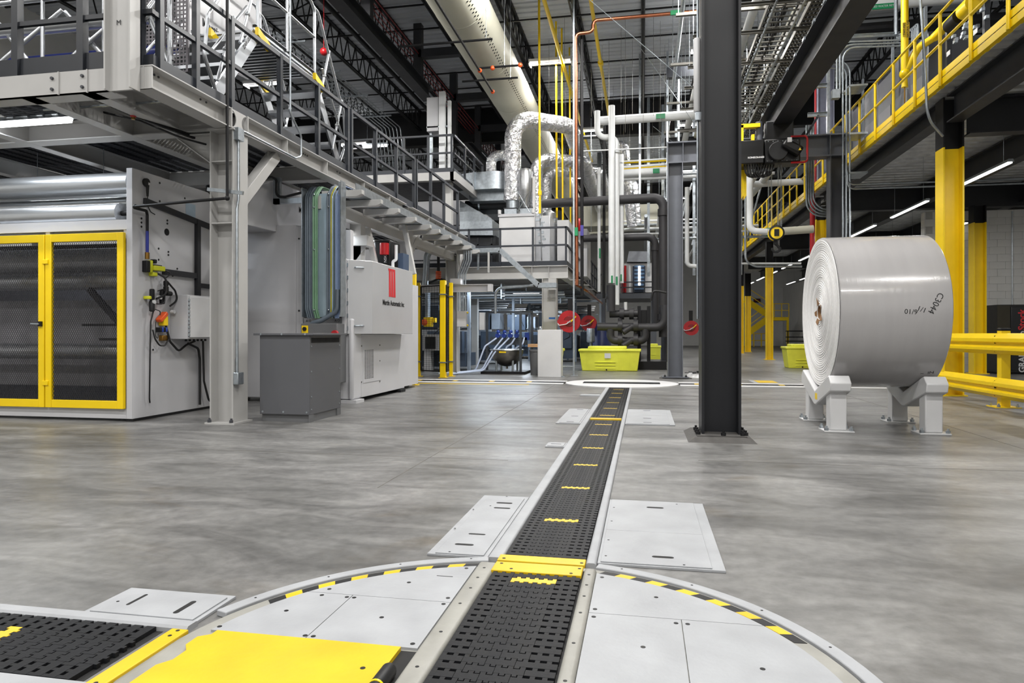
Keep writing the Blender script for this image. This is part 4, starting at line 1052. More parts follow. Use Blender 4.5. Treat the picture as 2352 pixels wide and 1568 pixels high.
t = tag(MB().tube([(-6.45, 6.75, 3.54), (-6.261,6.8,3.636), (-5.988,6.85,3.57), (-5.687,6.9,3.498), (-5.228,7,3.306), (-5.05, 7.45, 3.30), (-5.1, 8.2, 3.3)], .012, 8, bend=.2).build('cable', rubber), 'black cord sagging from the left strip light under the platform', 'cable')
t = thing('sprinkler', 'red brass sprinkler fitting under the platform next to the strip light', 'sprinkler', (-5.38, 6.55, 3.42))
MB().cbox(((-5.475,6.55,3.459)[0], 6.55, (-5.475,6.55,3.459)[2]), .05, .05, .09).build('body', red, t, bevel=.01); MB().cyl(((-5.475,6.55,3.459)[0], 6.55, (-5.475,6.55,3.459)[2]-.07), ((-5.475,6.55,3.459)[0], 6.55, (-5.475,6.55,3.459)[2]-.04), .02, 10).build('deflector', brass, t)
MB().cyl((-6.574,6.5,3.549), (-4.907,6.5,3.544), .013, 8).build('branch_pipe', galv, t)
MB().bar(((-5.484,6.6,3.447)[0], 6.6, (-5.484,6.6,3.447)[2]), (-5.05, 8.0, 3.34), .035, .04).build('strut', nearblack, t)

# ============================================================= grey machine under the platform
m2 = thing('unwinder_machine', 'tall pale grey machine with flat panels under the platform, behind the dark grey cabinet', 'machine', (-5.2, 10.5, 0))
MB().box(-6.3, -5.22, 9.65, 9.75, .06, 2.72).build('front_panel', machine, m2, bevel=.012)
MB().box(-5.22, -5.10, 9.63, 9.75, .06, 2.70).build('panel_edge', machine, m2, bevel=.02)
MB().box(-5.10, -4.34, 9.68, 9.78, 1.30, 2.62).build('front_panel', machine, m2, bevel=.006)
MB().box(-5.10, -4.34, 9.66, 9.78, .06, 1.29).build('front_panel', machine, m2, bevel=.006)
MB().box(-6.3, -4.4, 9.75, 13.0, .06, 2.0).build('body', machine, m2)
MB().box(-4.36, -4.28, 9.62, 9.95, .05, 1.28).build('corner_post', machine, m2, bevel=.03)
MB().box(-4.37, -4.29, 9.95, 11.9, .06, 1.04).build('side_panel', machine, m2, bevel=.006)
MB().box(-4.5, -4.22, 9.6, 9.9, 0, .05).build('foot', machine, m2); MB().box(-4.5, -4.25, 11.6, 11.85, 0, .05).build('foot', nearblack, m2)
vp = MB().box(-4.289, -4.284, 10.02, 10.75, .28, .86).build('vent_panel', machine, m2)
b = MB()
for c in range(5):
    for r in range(22): b.box(-4.284, -4.282, 10.07+.075*c, 10.12+.075*c, .34+.021*r, .349+.021*r)
b.build('vent_slots', ink, m2, kind='stuff')
b = MB()
for y, z in ((9.95, .86), (9.95, .3), (10.7, .86), (10.7, .6), (10.7, .26)): b.cyl((-4.284, y, z), (-4.28, y, z), .012, 8)
for x, z in ((-5.16, 2.5), (-5.16, 1.4), (-5.6, 2.69)): b.cyl((x, 9.63, z), (x, 9.62, z), .014, 8)
b.build('bolt_row', ink, m2, kind='stuff')
for x in (-5.02, -4.55): words('sticker', 'A O', .05, (x, 9.66, 1.245), (1, 0, 0), (0, 0, 1), ink, m2)
# aluminium cover box with the maker's mark
t = thing('cover_box', 'brushed aluminium cover box with red bar logo and black lettering on its side', 'cover', (-4.2, 10.8, 1.04))
pts = [(-4.40, 9.70), (-4.36, 9.60), (-4.08, 9.88), (-4.08, 11.75), (-4.40, 11.75)]
ba = mat('satin_aluminium', 'c4c5c8', .3, .4, var=.06, scale=1.2)
MB().prism(pts, (0, 0, 1.045), (1, 0, 0), (0, 1, 0), (0, 0, 1.12)).build('cover', ba, t, bevel=.006)
MB().box(-4.44, -4.37, 9.58, 9.64, 1.045, 2.175).build('hinge_strip', machine, t, bevel=.004)
for z in (1.17, 2.05):
    MB().tube([(-4.27, 9.685, z), (-4.265, 9.655, z+.0), (-4.17, 9.745, z), (-4.175, 9.775, z)], .012, 8, bend=.02).build('handle', galv, t)
b = MB()
for i in range(6): b.box(-4.37, -4.35, 9.595, 9.61, 1.10+.19*i, 1.16+.19*i)
b.build('hinge', galv, t)
for i in range(3):
    y = 10.58+.105*i
    MB().prism([(0, 0), (.088, 0), (.068, .46), (-.03, .46), (-.02, .43), (0, .42)], (-4.079, y, 1.655), (0, 1, 0), (0, 0, 1), (.003, 0, 0)).build('logo_bar', logored, t)
words('lettering', 'Martin Automatic Inc', .115, (-4.08, 10.80, 1.55), (0, 1, 0), (0, 0, 1), ink, t, bold=.003)
# white lettered housing higher up behind
t = thing('upper_housing', 'white housing with red bar logo and lettering high behind the vertical cable tray', 'machine', (-5.4, 11, 2.3))
pts = [(9.9, 2.62), (12.9, 2.45), (12.9, 3.40), (9.6, 3.40), (8.8, 3.1), (8.8, 2.6)]
MB().prism([(y, z) for y, z in pts], (-5.55, 0, 0), (0, 1, 0), (0, 0, 1), (-.5, 0, 0)).build('shell', machine, t, bevel=.01)
for i in range(3): MB().box(-5.549, -5.546, 10.70+.085*i, 10.76+.085*i, 3.2, 3.36).build('logo_bar', logored, t)
words('lettering', 'Martin Automatic Inc', .13, (-5.55, 10.34, 3.08), (0, 1, 0), (0, 0, 1), ink, t, 'LEFT', bold=.003)
MB().box(-6.12, -5.85, 9.3, 9.45, 2.72, 3.28).build('galvanised_box', galv, t)
MB().box(-6.5, -6.15, 9.2, 9.5, 2.74, 2.95).build('small_box', machine, t)
# vertical cable tray with hoses
t = thing('cable_riser', 'open galvanised riser full of grey, green and yellow hoses beside the lettered box', 'cable tray', (-4.65, 9.45, 1.25))
X0, X1 = -4.98, -4.36
MB().box(X0, X1, 9.52, 9.53, 1.30, 3.15).build('back', clearpl, t)
MB().box(X0-.01, X0, 9.38, 9.53, 1.30, 3.22).build('side', galv, t); MB().box(X1-.075, X1, 9.45, 9.455, 1.30, 3.3).box(X1, X1+.008, 9.36, 9.53, 1.3, 3.3).build('side', galv, t)
gh = mat('green_hose', '64886b', .45); yh = mat('yellow_hose', 'b9ad2c', .45); gyh = mat('grey_hose', '56606a', .45); bh2 = mat('pale_blue_hose', '7c8fb0', .45)
for i, (x, r, m) in enumerate(((-4.95, .016, gyh), (-4.92, .016, gyh), (-4.885, .018, gyh), (-4.85, .012, gyh), (-4.825, .018, gh), (-4.79, .018, gh), (-4.765, .008, gh), (-4.60, .018, gyh), (-4.57, .012, gyh), (-4.545, .008, yh), (-4.52, .010, clearpl), (-4.465, .014, bh2), (-4.44, .012, bh2), (-4.415, .01, bh2))):
    MB().tube([(x, 9.95, 3.28), (x, 9.60, 3.27), (x, 9.44, 3.10), (x, 9.44, 1.42), (x+.03 if i < 7 else x-.02, 9.46, 1.28)], r, 8, bend=.15).build('hose', m, t)
MB().tube([(-4.43, 9.42, 1.7), (-4.43, 9.40, 1.38), (-4.68, 9.38, 1.24), (-4.84, 9.40, 1.20), (-4.86, 9.4, 1.13)], .035, 10, bend=.12).build('flexible_duct', gyh, t)
for x in (-4.81, -4.58):
    for z in (3.12, 2.93, 2.3, 1.4): MB().sphere((x, 9.425, z), .014, 8, 5).build('clip', galv, t)
# horizontal tray hung under the platform to the left of the riser
t = thing('cable_trunking', 'galvanised angled trunking with black cable under the platform left of the riser', 'cable tray', (-5.3, 9.5, 3.0))
MB().box(-5.52, -5.41, 9.50, 9.56, 3.02, 3.42).box(-5.52, -4.99, 9.50, 9.56, 3.02, 3.10).build('trunk', galv, t)
MB().tube([(-5.9, 9.48, 3.42), (-5.52, 9.46, 3.42), (-5.44, 9.46, 3.38), (-5.44, 9.46, 3.12), (-5.3, 9.46, 3.11), (-5.0, 9.46, 3.17)], .02, 8, bend=.08).build('cable', rubber, t)
# electrical disconnect, transformer cabinet
t = thing('disconnect_box', 'grey disconnect box with red handle standing behind the dark grey cabinet', 'electrical box', (-4.6, 9.4, 0))
MB().box(-4.98, -4.40, 9.34, 9.60, .90, 1.20).build('upper_case', cabgrey, t, bevel=.01)
MB().box(-4.58, -4.38, 9.32, 9.60, .32, 1.05).build('lower_case', cabgrey, t, bevel=.01)
MB().box(-4.96, -4.86, 9.33, 9.342, 1.06, 1.17).build('warning_label', yellow, t); MB().cyl((-4.91, 9.33, 1.12), (-4.91, 9.31, 1.12), .03, 14).build('rotary_switch', nearblack, t)
MB().tube([(-4.42, 9.31, 1.05), (-4.40, 9.24, 1.02), (-4.36, 9.26, .86), (-4.37, 9.30, .82)], .018, 8, bend=.04).build('lever', nearblack, t); MB().cyl((-4.42, 9.33, 1.05), (-4.42, 9.28, 1.05), .05, 14).build('red_hub', red, t)
MB().tube([(-4.44, 9.45, .33), (-4.44, 9.45, .0)], .04, 10).build('conduit', rubber, t)
t = thing('transformer_cabinet', 'dark grey sheet metal transformer cabinet with an overhanging lid on the floor', 'cabinet', (-4.2, 7.9, 0))
gf = mat('cabinet_front_grey', '55565a', .42, var=.04, scale=2)
MB().box(-4.508, -3.862, 7.46, 8.30, .09, 1.03).build('body', gf, t, bevel=.004)
MB().box(-4.50, -4.505+.63, 7.50, 8.30, 0, .09).build('plinth', cabgrey, t); [MB().box(-3.875, -3.862, ya, ya+.1, .0, .09).build('leg', cabgrey, t) for ya in (7.46, 8.2)]
MB().box(-4.57, -3.80, 7.42, 8.36, 1.03, 1.056).build('lid', gf, t, bevel=.004)
b = MB()
for x in (-4.47, -4.2, -3.9): b.cyl((x, 7.46, .12), (x, 7.455, .12), .012, 8); b.cyl((x, 7.42, 1.043), (x, 7.415, 1.043), .012, 8)
for z in (.15, .3, .6, .9): b.cyl((-3.862, 7.5, z), (-3.857, 7.5, z), .01, 8); b.cyl((-3.862, 8.26, z), (-3.857, 8.26, z), .01, 8)
b.build('screw_row', galv, t, kind='stuff')
MB().box(-3.866, -3.858, 7.5, 8.25, .94, 1.0).build('vent_gap', hole, t)
# bracket structure, motor and print unit behind the cover box
t = thing('machine_frame', 'white bracketed steel posts and black servo motor above the cover box', 'machine', (-4.7, 11.5, 2))
MB().box(-4.95, -4.75, 11.0, 11.2, .1, 2.95).build('post', offwhite, t); MB().box(-4.98, -4.6, 10.9, 11.2, 2.55, 2.72).build('bracket', offwhite, t)
MB().prism([(0, 0), (.3, 0), (.1, -.25), (0, -.25)], (-4.95, 11.0, 2.55), (1, 0, 0), (0, 0, 1), (0, .02, 0)).build('gusset', offwhite, t)
MB().bar((-4.75, 11.3, 2.9), (-4.55, 11.3, 2.0), .1, .08).build('strut', offwhite, t)
MB().bar((-4.55, 12.6, 3.15), (-4.35, 12.6, 2.2), .1, .08).build('strut', offwhite, t)
MB().box(-4.72, -4.40, 11.5, 12.0, 2.1, 2.72).build('motor', hz, t, bevel=.03)
MB().cyl((-4.5, 11.45, 2.45), (-4.5, 11.45, 2.65), .08, 14).build('motor_cap', red, t)
words('lettering', 'NSK', .07, (-4.50, 11.50, 2.38), (0, 0, 1), (-1, 0, 0), white, t)
MB().tube([(-4.36, 11.5, 2.05), (-4.36, 11.5, 2.33), (-4.30, 11.5, 2.36), (-4.30, 11.5, 2.62)], .028, 10, bend=.03).build('white_pipe', pipewhite, t)
MB().box(-4.34, -4.24, 11.7, 12.0, 2.0, 2.5).build('blue_case', mat('blue_grey', '3c4c63', .4), t)
q = MB().box(-5.5, -5.0, 11.3, 11.34, 2.05, 2.75).build('screen_panel', white, t)
words('lettering', 'ON', .16, (-5.08, 11.3, 2.55), (1, 0, 0), (0, 0, 1), ink, t, bold=.006)
for i in range(5): MB().box(-5.4, -4.98, 11.28, 11.30, 2.18+.055*i, 2.20+.055*i).build('louvre', nearblack, t)

# ---- outrigger arms with the flat tray along the platform
t = thing('cable_tray', 'galvanised tray on white outrigger arms along the platform, dropping to the middle column', 'cable tray', (-4.4, 13, 3.1))
MB().box(-4.9, -4.74, 9.5, 17.1, 2.92, 3.12).build('lower_beam', offwhite, t)
MB().box(-4.62, -4.27, 9.7, 17.2, 3.20, 3.206).box(-4.625, -4.615, 9.7, 17.2, 3.2, 3.33).box(-4.275, -4.265, 9.7, 17.2, 3.2, 3.33).build('tray', galv, t)
pa = None
for y in (9.53, 10.28, 11.07, 11.95, 12.84, 13.45, 14.25, 15.15, 16.05, 16.9):
    if pa is None:
        pa = MB().prism([(0, 0), (.56, .0), (.64, .035), (.64, .10), (0, .10)], (-4.74, y, 3.09), (1, 0, 0), (0, 0, 1), (0, .10, 0)).build('outrigger_arm', offwhite, t, bevel=.004)
    else: again(pa, (0, y-9.53, 0))
cb = MB()
for i in range(8): cb.cyl((-4.57+.035*i, 9.7, 3.225), (-4.57+.035*i, 17, 3.225), .014, 6)
cb.build('cable', rubber, t, kind='stuff')
p0, p1, p2, p3 = (-4.45, 17.3, 3.2), (-3.62, 17.3, 3.2), (-2.62, 17.3, 2.28), (-2.15, 17.3, 2.28)
for a, b2 in ((p0, p1), (p1, p2), (p2, p3)): MB().bar(a, b2, .30, .12, up=(0, 0, 1)).build('tray_drop', galv, t)
MB().box(-4.22, -4.18, 17.2, 17.26, 2.7, 3.2).build('hanger', galv, t); MB().box(-3.92, -3.88, 17.1, 17.16, 2.62, 3.14).build('hanger', offwhite, t)

# ============================================================= yellow fence in front of the press line
def fence_post(x, y, lab, h=2.3, w2=.08):
    p = thing('fence_post', lab, 'post', (x, y, 0), 'yellow fence posts')
    MB().box(x-w2/2, x+w2/2, y-w2/2, y+w2/2, .01, h).build('post', yellow, p, bevel=.004)
    MB().box(x-.1, x+.1, y-.06, y+.06, 0, .012).build('foot', yellow, p)
    b = MB()
    for z in (.35, h-.35): b.box(x-w2/2-.02, x+w2/2+.02, y-w2/2-.015, y+w2/2+.015, z, z+.03)
    b.build('clamp', galv, p, kind='stuff')
A, B, C_, D_ = (-4.60, 13.34), (-4.86, 16.35), (-4.17, 16.1), (-4.26, 17.0)
C_ = (-4.52, 15.9); 
fence_post(-4.60, 13.34, 'yellow fence post nearest the aluminium cover box')
fence_post((-5.419,16.067,0)[0], (-5.419,16.067,0)[1], 'thin yellow fence post second from the left')
fence_post((-4.686,15.699,0)[0], (-4.686,15.699,0)[1], 'widest yellow fence post at the front corner of the mesh fence', 2.32, .13)
fence_post((-4.64,16.216,0)[0], (-4.64,16.216,0)[1], 'yellow fence post right beside the third white platform column')
def fence_panel(p, q, lab, z0=.15, z1=2.2):
    t = thing('mesh_fence', lab, 'fence', (p[0], p[1], z0), 'black mesh fence panels')
    b = MB(); p, q = V((p[0], p[1], 0)), V((q[0], q[1], 0)); n = int((q-p).length/.1)+1
    for i in range(n+1):
        c = p+(q-p)*(i/n); b.bar((c.x, c.y, z0), (c.x, c.y, z1), .006, .006)
    for i in range(int((z1-z0)/.05)+1): b.bar((p.x, p.y, z0+.05*i), (q.x, q.y, z0+.05*i), .004, .004)
    b.build('wire_mesh', nearblack, t, kind='stuff', smooth=False)
    b = MB()
    for z in (z0, z1): b.bar((p.x, p.y, z), (q.x, q.y, z), .03, .03)
    for c in (p, q): b.bar((c.x, c.y, z0), (c.x, c.y, z1), .03, .03)
    b.build('panel_frame', nearblack, t)
f1, f2, f3, f4 = (-4.60, 13.42), (-5.419,16.067,0)[:2], (-4.686,15.699,0)[:2], (-4.64,16.216,0)[:2]
fence_panel((f1[0]-.03, f1[1]), (f2[0]-.05, f2[1]-.1), 'black mesh panel running back from the nearest yellow post')
fence_panel((f2[0]+.06, f2[1]), (f3[0]-.08, f3[1]), 'wide black mesh panel between the two front yellow posts')
fence_panel((f3[0]+.08, f3[1]), (f4[0]-.05, f4[1]), 'narrow black mesh panel next to the third platform column')
fence_panel((-4.45, 12.0), (-4.62, 13.25), 'dark mesh panel at the end of the grey machine', .1, 1.05)
t = thing('fence_switch', 'grey gate switch box with dark window on the mesh fence', 'electrical box', (-4.5, 12.9, 1))
MB().box(-4.58, -4.42, 12.2, 13.0, .64, 1.08).build('case', cabgrey, t, bevel=.01); MB().box(-4.42, -4.415, 12.65, 12.95, .7, 1.0).build('window', hole, t)
MB().tube([(-4.44, 12.4, .64), (-4.42, 12.4, .5), (-4.42, 12.7, .45), (-4.42, 12.75, .2), (-4.42, 12.4, .15), (-4.42, 12.38, .45)], .015, 6, bend=.1).build('cable', rubber, t)
# things on the third platform column: conduits, box
t = thing('conduit_bundle', 'bundle of bright conduits with an offset bend down the third platform column', 'conduit', (-4.55, 16.8, 1.5))
for i in range(4):
    x = -4.60+.06*i
    MB().tube([(x+.15, 16.74, 3.15), (x+.15, 16.74, 2.9), (x, 16.76, 2.55), (x, 16.76, 1.62)], .022, 8, bend=.12).build('conduit', galv, t)
MB().box(-4.62, -4.38, 16.66, 16.82, 1.22, 1.62).build('box', machine, t, bevel=.01)
b = MB()
for z in (1.26, 1.58): b.cyl((-4.37, 16.74, z), (-4.34, 16.74, z), .025, 8)
b.build('yellow_knob', yellow, t, kind='stuff')
t = thing('lift_beam', 'light grey I-beam with a bolted end plate crossing behind the yellow fence', 'beam', (-4.5, 16.5, 2.4))
MB().ibeam(((-5.565,16.5,2.084)[0], 16.5, 2.18), ((-3.672,16.5,2.084)[0], 16.5, 2.18), .19, .16, .014, .01).build('beam', machine, t)
MB().box((-3.761,16.5,2.085)[0], (-3.661,16.5,2.084)[0], 16.41, 16.59, 2.085, 2.275).build('end_plate', machine, t)
MB().box(-4.72, -4.45, 16.4, 16.6, 2.28, 2.42).build('bracket', machine, t)

# ============================================================= middle press line: raised deck with oven
DZ = 2.86
md = thing('press_deck', 'beige steel deck carrying the white oven cabinet, in the middle distance', 'platform', (-4, 20, DZ))
MB().ibeam((-9, 18.0, 2.68), (-1.95, 18.0, 2.68), .34, .2, .018, .012).build('front_beam', offwhite, md)
MB().ibeam((-2.05, 18.1, 2.68), (-2.05, 34, 2.68), .34, .2, .018, .012).build('side_beam', offwhite, md)
for x in (-2.9, -2.45): MB().box(x-.006, x+.006, 17.91, 17.99, 2.53, 2.83).build('stiffener', offwhite, md)
MB().box(-9, -1.95, 18.0, 34, 2.83, 2.86).build('deck_plate', gr, md)
for y in (21, 24, 27, 30): MB().ibeam((-9, y, 2.70), (-2, y, 2.70), .28, .16, .015, .01).build('cross_beam', offwhite, md)
b = MB()
for i in range(3): b.box(-2.0, -1.6, 18.5+2*i, 18.9+2*i, 2.5, 2.52)
b.build('outrigger', offwhite, md, kind='stuff')
c = thing('deck_column', 'grey white column with a blue label under the middle deck', 'column', (-2.35, 17.95, 0))
hcolumn(MB(), (-2.615,17.9,1.811)[0], (-2.232,17.9,1.808)[0], 17.8, 18.1, .02, 2.5, .016, .012).build('shaft', offwhite, c)
MB().box(-2.60, -2.18, 17.72, 18.18, 0, .02).build('base_plate', offwhite, c)
MB().box(-2.43, -2.26, 17.785, 17.80, 1.43, 1.48).build('label', mat('blue_label', '1f5fa8', .5), c)
MB().box(-2.44, -2.25, 17.78, 17.80, 2.2, 2.5).build('bracket', offwhite, c)
railing('dark railing along the front of the middle deck before the white oven', [(-7, 18.0), (-1.98, 18.0)], [((-4.648,18,3.488)[0], 18.), ((-3.778,18,3.466)[0], 18.), ((-2.887,18,3.444)[0], 18.), ((-2.002,18,3.422)[0], 18.)], z0=DZ, h=1.03, m=rd, post_w=.05, toe=.12)
railing('dark railing running back along the right side of the middle deck', [(-1.98, 18.05), (-1.98, 33)], [(-1.98, 19.4+1.3*i) for i in range(11)], z0=DZ, h=1.03, m=rd, post_w=.05, toe=.12)
# oven cabinet
ov = thing('drying_oven', 'white oven cabinet with two galvanised boxes on top on the middle deck', 'cabinet', (-3.4, 19.6, DZ))
x0, x1 = (-4.068,19.2,3.628)[0], (-3.03,19.2,3.602)[0]
MB().box(x0, x1, 19.2, 21.5, DZ, (-4.017,19.2,4.477)[2]).build('cabinet', white, ov, bevel=.01)
MB().box(x1, x1+.42, 19.35, 21.5, DZ, (-4.017,19.2,4.427)[2]).build('side_cabinet', mat('oven_side', 'b7b9bd', .3, .4, var=.05), ov, bevel=.01)
zt = (-4.017,19.2,4.477)[2]
MB().box(x0-.02, x1+.02, 19.17, 19.2, zt-.08, zt).build('top_trim', machine, ov)
for x in (x0+.02, x1-.04): MB().cyl((x, 19.19, zt), (x, 19.19, zt+.12), .05, 12).build('lifting_eye', white, ov)
for xa in (x0+.12, x0+.58):
    q = MB().box(xa, xa+.36, 19.4, 20.0, zt, zt+.2); q.build('damper_box', galv, ov)
    MB().box(xa-.02, xa+.38, 19.38, 20.02, zt+.19, zt+.215).build('damper_flange', dark, ov)
for i in range(2):
    xx = x1+.48+.45*i; MB().box(xx, xx+.36, 20.5+1.2*i, 22+1.2*i, DZ, zt-.1*i).build('panel', [white, machine][i], ov, bevel=.01)
# more ovens behind, each smaller in view
for i, (y, lab) in enumerate(((23.2, 'second white oven cabinet behind the first on the middle deck'), (27.2, 'third white oven cabinet farther back on the middle deck'))):
    o2 = thing('drying_oven', lab, 'cabinet', (-3.2, y, DZ))
    MB().box(-3.9, -2.5, y, y+2.2, DZ, zt-.02).build('cabinet', white, o2, bevel=.01)
    MB().box(-3.7, -3.3, y+.2, y+.8, zt-.02, zt+.2).build('damper_box', galv, o2)
# foil clad ducts
DR = .235
def clad(b_, path, r, bend):
    return b_.tube(path, r, 20, bend=bend, seg=8)
def duct(lab, xd, yd, xe, ze, zb, r, yend, bend=.45):
    t = thing('foil_duct', lab, 'duct', (xd, yd, zb), 'foil clad ducts over the ovens')
    path = [(xd, yd, zb), (xd, yd, ze), (xe, yd+.75, ze), (xe, yend, ze)]
    clad(MB(), path, r, bend).build('duct', foil, t)
    p = rounded([V(q) for q in path], bend, 8)
    for a, c2 in zip(p, p[1:]):
        L = (c2-a).length; n = int(L/.9)
        if L > .9:
            for k in range(1, n+1):
                m_ = a+(c2-a)*(k/(n+1)); d_ = (c2-a).normalized()*.012; MB().cyl(m_-d_, m_+d_, r+.006, 20).build('seam_band', foil, t)
    return t
p = (-3.737,19.6,4.944); q = (-3.737,19.6,7.362)
zduct = q[2]
big = thing('foil_duct', 'largest silver foil duct rising from the oven and bending away over it', 'duct', (p[0], 19.6, p[2]))
path = [(p[0]-.03, 19.6, p[2]-.02), (p[0]-.0, 19.6, p[2]+.5), (p[0], 19.6, zduct), (-2.2, 20.7, zduct), (-2.2, 38, zduct)]
clad(MB(), path, .245, .62).build('duct', foil, big)
for z in (p[2]+.35, p[2]+.85, p[2]+1.4, p[2]+1.75): MB().cyl((p[0], 19.6, z), (p[0], 19.6, z+.03), .252, 24).build('seam_band', foil, big)
for f in (.3, .5, .7, .9):
    x, y = p[0]+(-2.2-p[0])*f, 19.6+1.1*f; d_ = V((-2.2-p[0], 1.1, 0)).normalized()*.015; MB().cyl(V((x, y, zduct))-d_, V((x, y, zduct))+d_, .252, 24).build('seam_band', foil, big)
for y in range(22, 38, 1): MB().cyl((-2.2, y, zduct), (-2.2, y+.03, zduct), .252, 20).build('seam_band', foil, big)
MB().cyl((p[0], 19.6, zt+.2), (p[0], 19.6, p[2]), .20, 20).build('collar', galv, big)
duct('second foil duct looping behind the largest one', (-3.492,22.5,6.071)[0], 22.5, -1.95, (-3.374,22.5,6.864)[2], zt, .22, 36)
duct('third foil duct with the lowest loop, above the second oven', (-3.576,25.5,6.725)[0], 25.5, -1.6, (-3.328,25.5,7.173)[2], zt, .20, 36)
sm = thing('foil_duct', 'small foil elbow duct left of the largest one', 'duct', (-5.2, 21.5, 5))
clad(MB(), [((-4.926,22,6.382)[0], 22, (-4.926,22,6.31)[2]), ((-4.926,22,6.382)[0], 22, (-4.926,22,6.928)[2]), ((-4.383,22,6.93)[0], 22, (-4.383,22,6.901)[2])], .17, .35).build('duct', foil, sm)
MB().box((-5.265,22,6.397)[0], (-4.603,22,6.367)[0], 21.7, 22.3, 5.55, 6.0).build('support', galv, sm)
# galvanised plenum, left of the ducts
t = thing('plenum_duct', 'wide galvanised plenum with a rounded front left of the foil duct', 'duct', (-5, 20.5, 5.2))
X0, X1 = (-5.559,20,5.879)[0], (-3.972,20,5.809)[0]
za, zb = (-4.854,20,5.403)[2], (-4.854,20,5.927)[2]
pts = [(X0, 24), (X0, 20.25), (X0+.5, 20.05), (X1-.35, 20.0), (X1-.1, 20.15), (X1, 20.5), (X1, 24)]
MB().prism(pts, (0, 0, za), (1, 0, 0), (0, 1, 0), (0, 0, zb-za)).build('plenum', galv, t)
MB().prism([(X0+.3, 24), (X0+.3, 20.4), (X1-.2, 20.4), (X1-.2, 24)], (0, 0, za-.28), (1, 0, 0), (0, 1, 0), (0, 0, .28)).build('lower_plenum', galv, t)
MB().box(X0+.52, X0+.56, 19.98, 20.06, za-.01, zb+.01).build('flange', galv, t)
MB().box((-5.167,21,5.334)[0], (-4.463,21,5.307)[0], 20.9, 22, (-5.167,21,4.989)[2], za-.28).build('drop', mat('dark_galvanised', '4c565c', .4, .5), t)
t = thing('black_pipe', 'fat black insulated pipe passing behind the oven top', 'pipe', (-4, 21, 4.6))
MB().tube([((-5.523,21,5.112)[0], 21, (-5.523,21,5.112)[2]), ((-4.184,21,5.092)[0], 21, (-4.184,21,5.092)[2])], .15, 16).build('pipe', rubber, t)
MB().cyl(((-5.1,20.9,5.106)[0], 21, (-5.523,21,5.112)[2]), ((-5.044,20.9,5.104)[0], 21, (-5.523,21,5.112)[2]), .16, 16).build('clamp', galv, t)
t = thing('sloped_housing', 'tall galvanised housing with a sloping top left of the white oven', 'machine', (-5, 19.5, DZ))
pts = [(-5.45,20,5.084)[::2], (-4.451,20,4.485)[::2], (-4.424,20,4.001)[::2], (-5.45,20,4.029)[::2]]
MB().prism([(a, c2) for a, c2 in pts], (0, 20, 0), (1, 0, 0), (0, 0, 1), (0, 2, 0)).build('housing', galv, t)
MB().box((-5.45,20,4.029)[0], (-4.384,20,4)[0], 20.2, 22, DZ, (-5.45,20,4.016)[2]).build('dark_base', dark, t)
for k in range(3): MB().bar(((-5.301,19.9,3.552)[0], 19.9, DZ+.25+.3*k), ((-4.296,19.9,3.529)[0], 19.9, DZ+.25+.3*k), .04, .04).build('tie', dark, t)
for u in (0, 1, 2): MB().box((-5.301,19.9,3.552)[0]+.42*u, (-5.301,19.9,3.552)[0]+.42*u+.05, 19.88, 19.93, DZ, DZ+1.05).build('frame_post', dark, t)
# cyclone
t = thing('cyclone', 'bright steel cyclone hopper beside the foil duct', 'hopper', (-3.3, 19.8, 4.5))
cx = (-3.345,19.5,5.415)[0]; zt2 = (-3.345,19.5,5.819)[2]; zm = (-3.345,19.5,5.2)[2]; zl = (-3.345,19.5,4.784)[2]
MB().lathe((cx, 19.5, zl-.1), (0, 0, 1), [(.07, 0), (.09, .1), (.19, zm-zl+.05), (.205, zm-zl+.12), (.205, zt2-zl), (.16, zt2-zl+.09), (.05, zt2-zl+.12)], 28).build('body', steel, t)
for a, c2 in ((-.2, .15), (.15, -.2)): MB().cyl((cx+a, 19.28, zl-.25), (cx+c2, 19.28, zl+.35), .012, 6).build('brace', galv, t)
MB().box(cx+.22, cx+.30, 19.4, 19.5, zt, zt2-.25).build('white_duct', white, t, bevel=.01)
t = thing('second_cyclone', 'smaller steel cyclone farther back over the second oven', 'hopper', (-2.7, 22, 4.3))
cx = (-2.985,22,5.235)[0]
MB().lathe((cx, 22, 3.75), (0, 0, 1), [(.05, 0), (.2, .45), (.22, .5), (.22, 1.2), (.05, 1.3)], 24).build('body', steel, t)
# burner piping clusters with yellow gas lines
def gas_line(lab, u, v0, v1, Y, r):
    a = (u, v0, v1)
    return a
gl = [((-2.814,18.6,9.513), (-2.789,18.6,4.358), .032), ((-2.646,21,7.327), (-2.619,21,4.632), .03), ((-2.529,21.5,7.467), (-2.487,21.5,3.886), .03), ((-2.44,23,6.136), (-2.395,23,3.489), .028)]
for i, (a, c2, r) in enumerate(gl):
    t = thing('gas_drop_pipe', ['brightest yellow gas pipe dropping in front of the largest foil duct', 'second yellow gas drop pipe from the left', 'third yellow gas drop pipe from the left', 'rightmost short yellow gas drop pipe behind the copper pipe'][i], 'pipe', (a[0], a[1], c2[2]), 'yellow gas drop pipes')
    MB().tube([(a[0], a[1], 10.7), (c2[0], c2[1], c2[2])], r, 10).build('pipe', yellow, t)
    MB().cyl((c2[0], c2[1], c2[2]+.5), (c2[0], c2[1], c2[2]+.62), r*1.6, 10).build('valve', yellow, t)
    random.seed(i+3); b = MB()
    for k in range(14):
        z = c2[2]-.05-.11*k*.6; b.cbox((c2[0]+random.uniform(-.12, .12), c2[1]+random.uniform(-.05, .05), z), random.uniform(.04, .12), .06, random.uniform(.03, .08))
    b.build('valve_train', galv, t, kind='stuff')
    MB().tube([(c2[0], c2[1], c2[2]), (c2[0]+.05, c2[1], DZ+.2)], .02, 8).build('tail_pipe', alu, t)
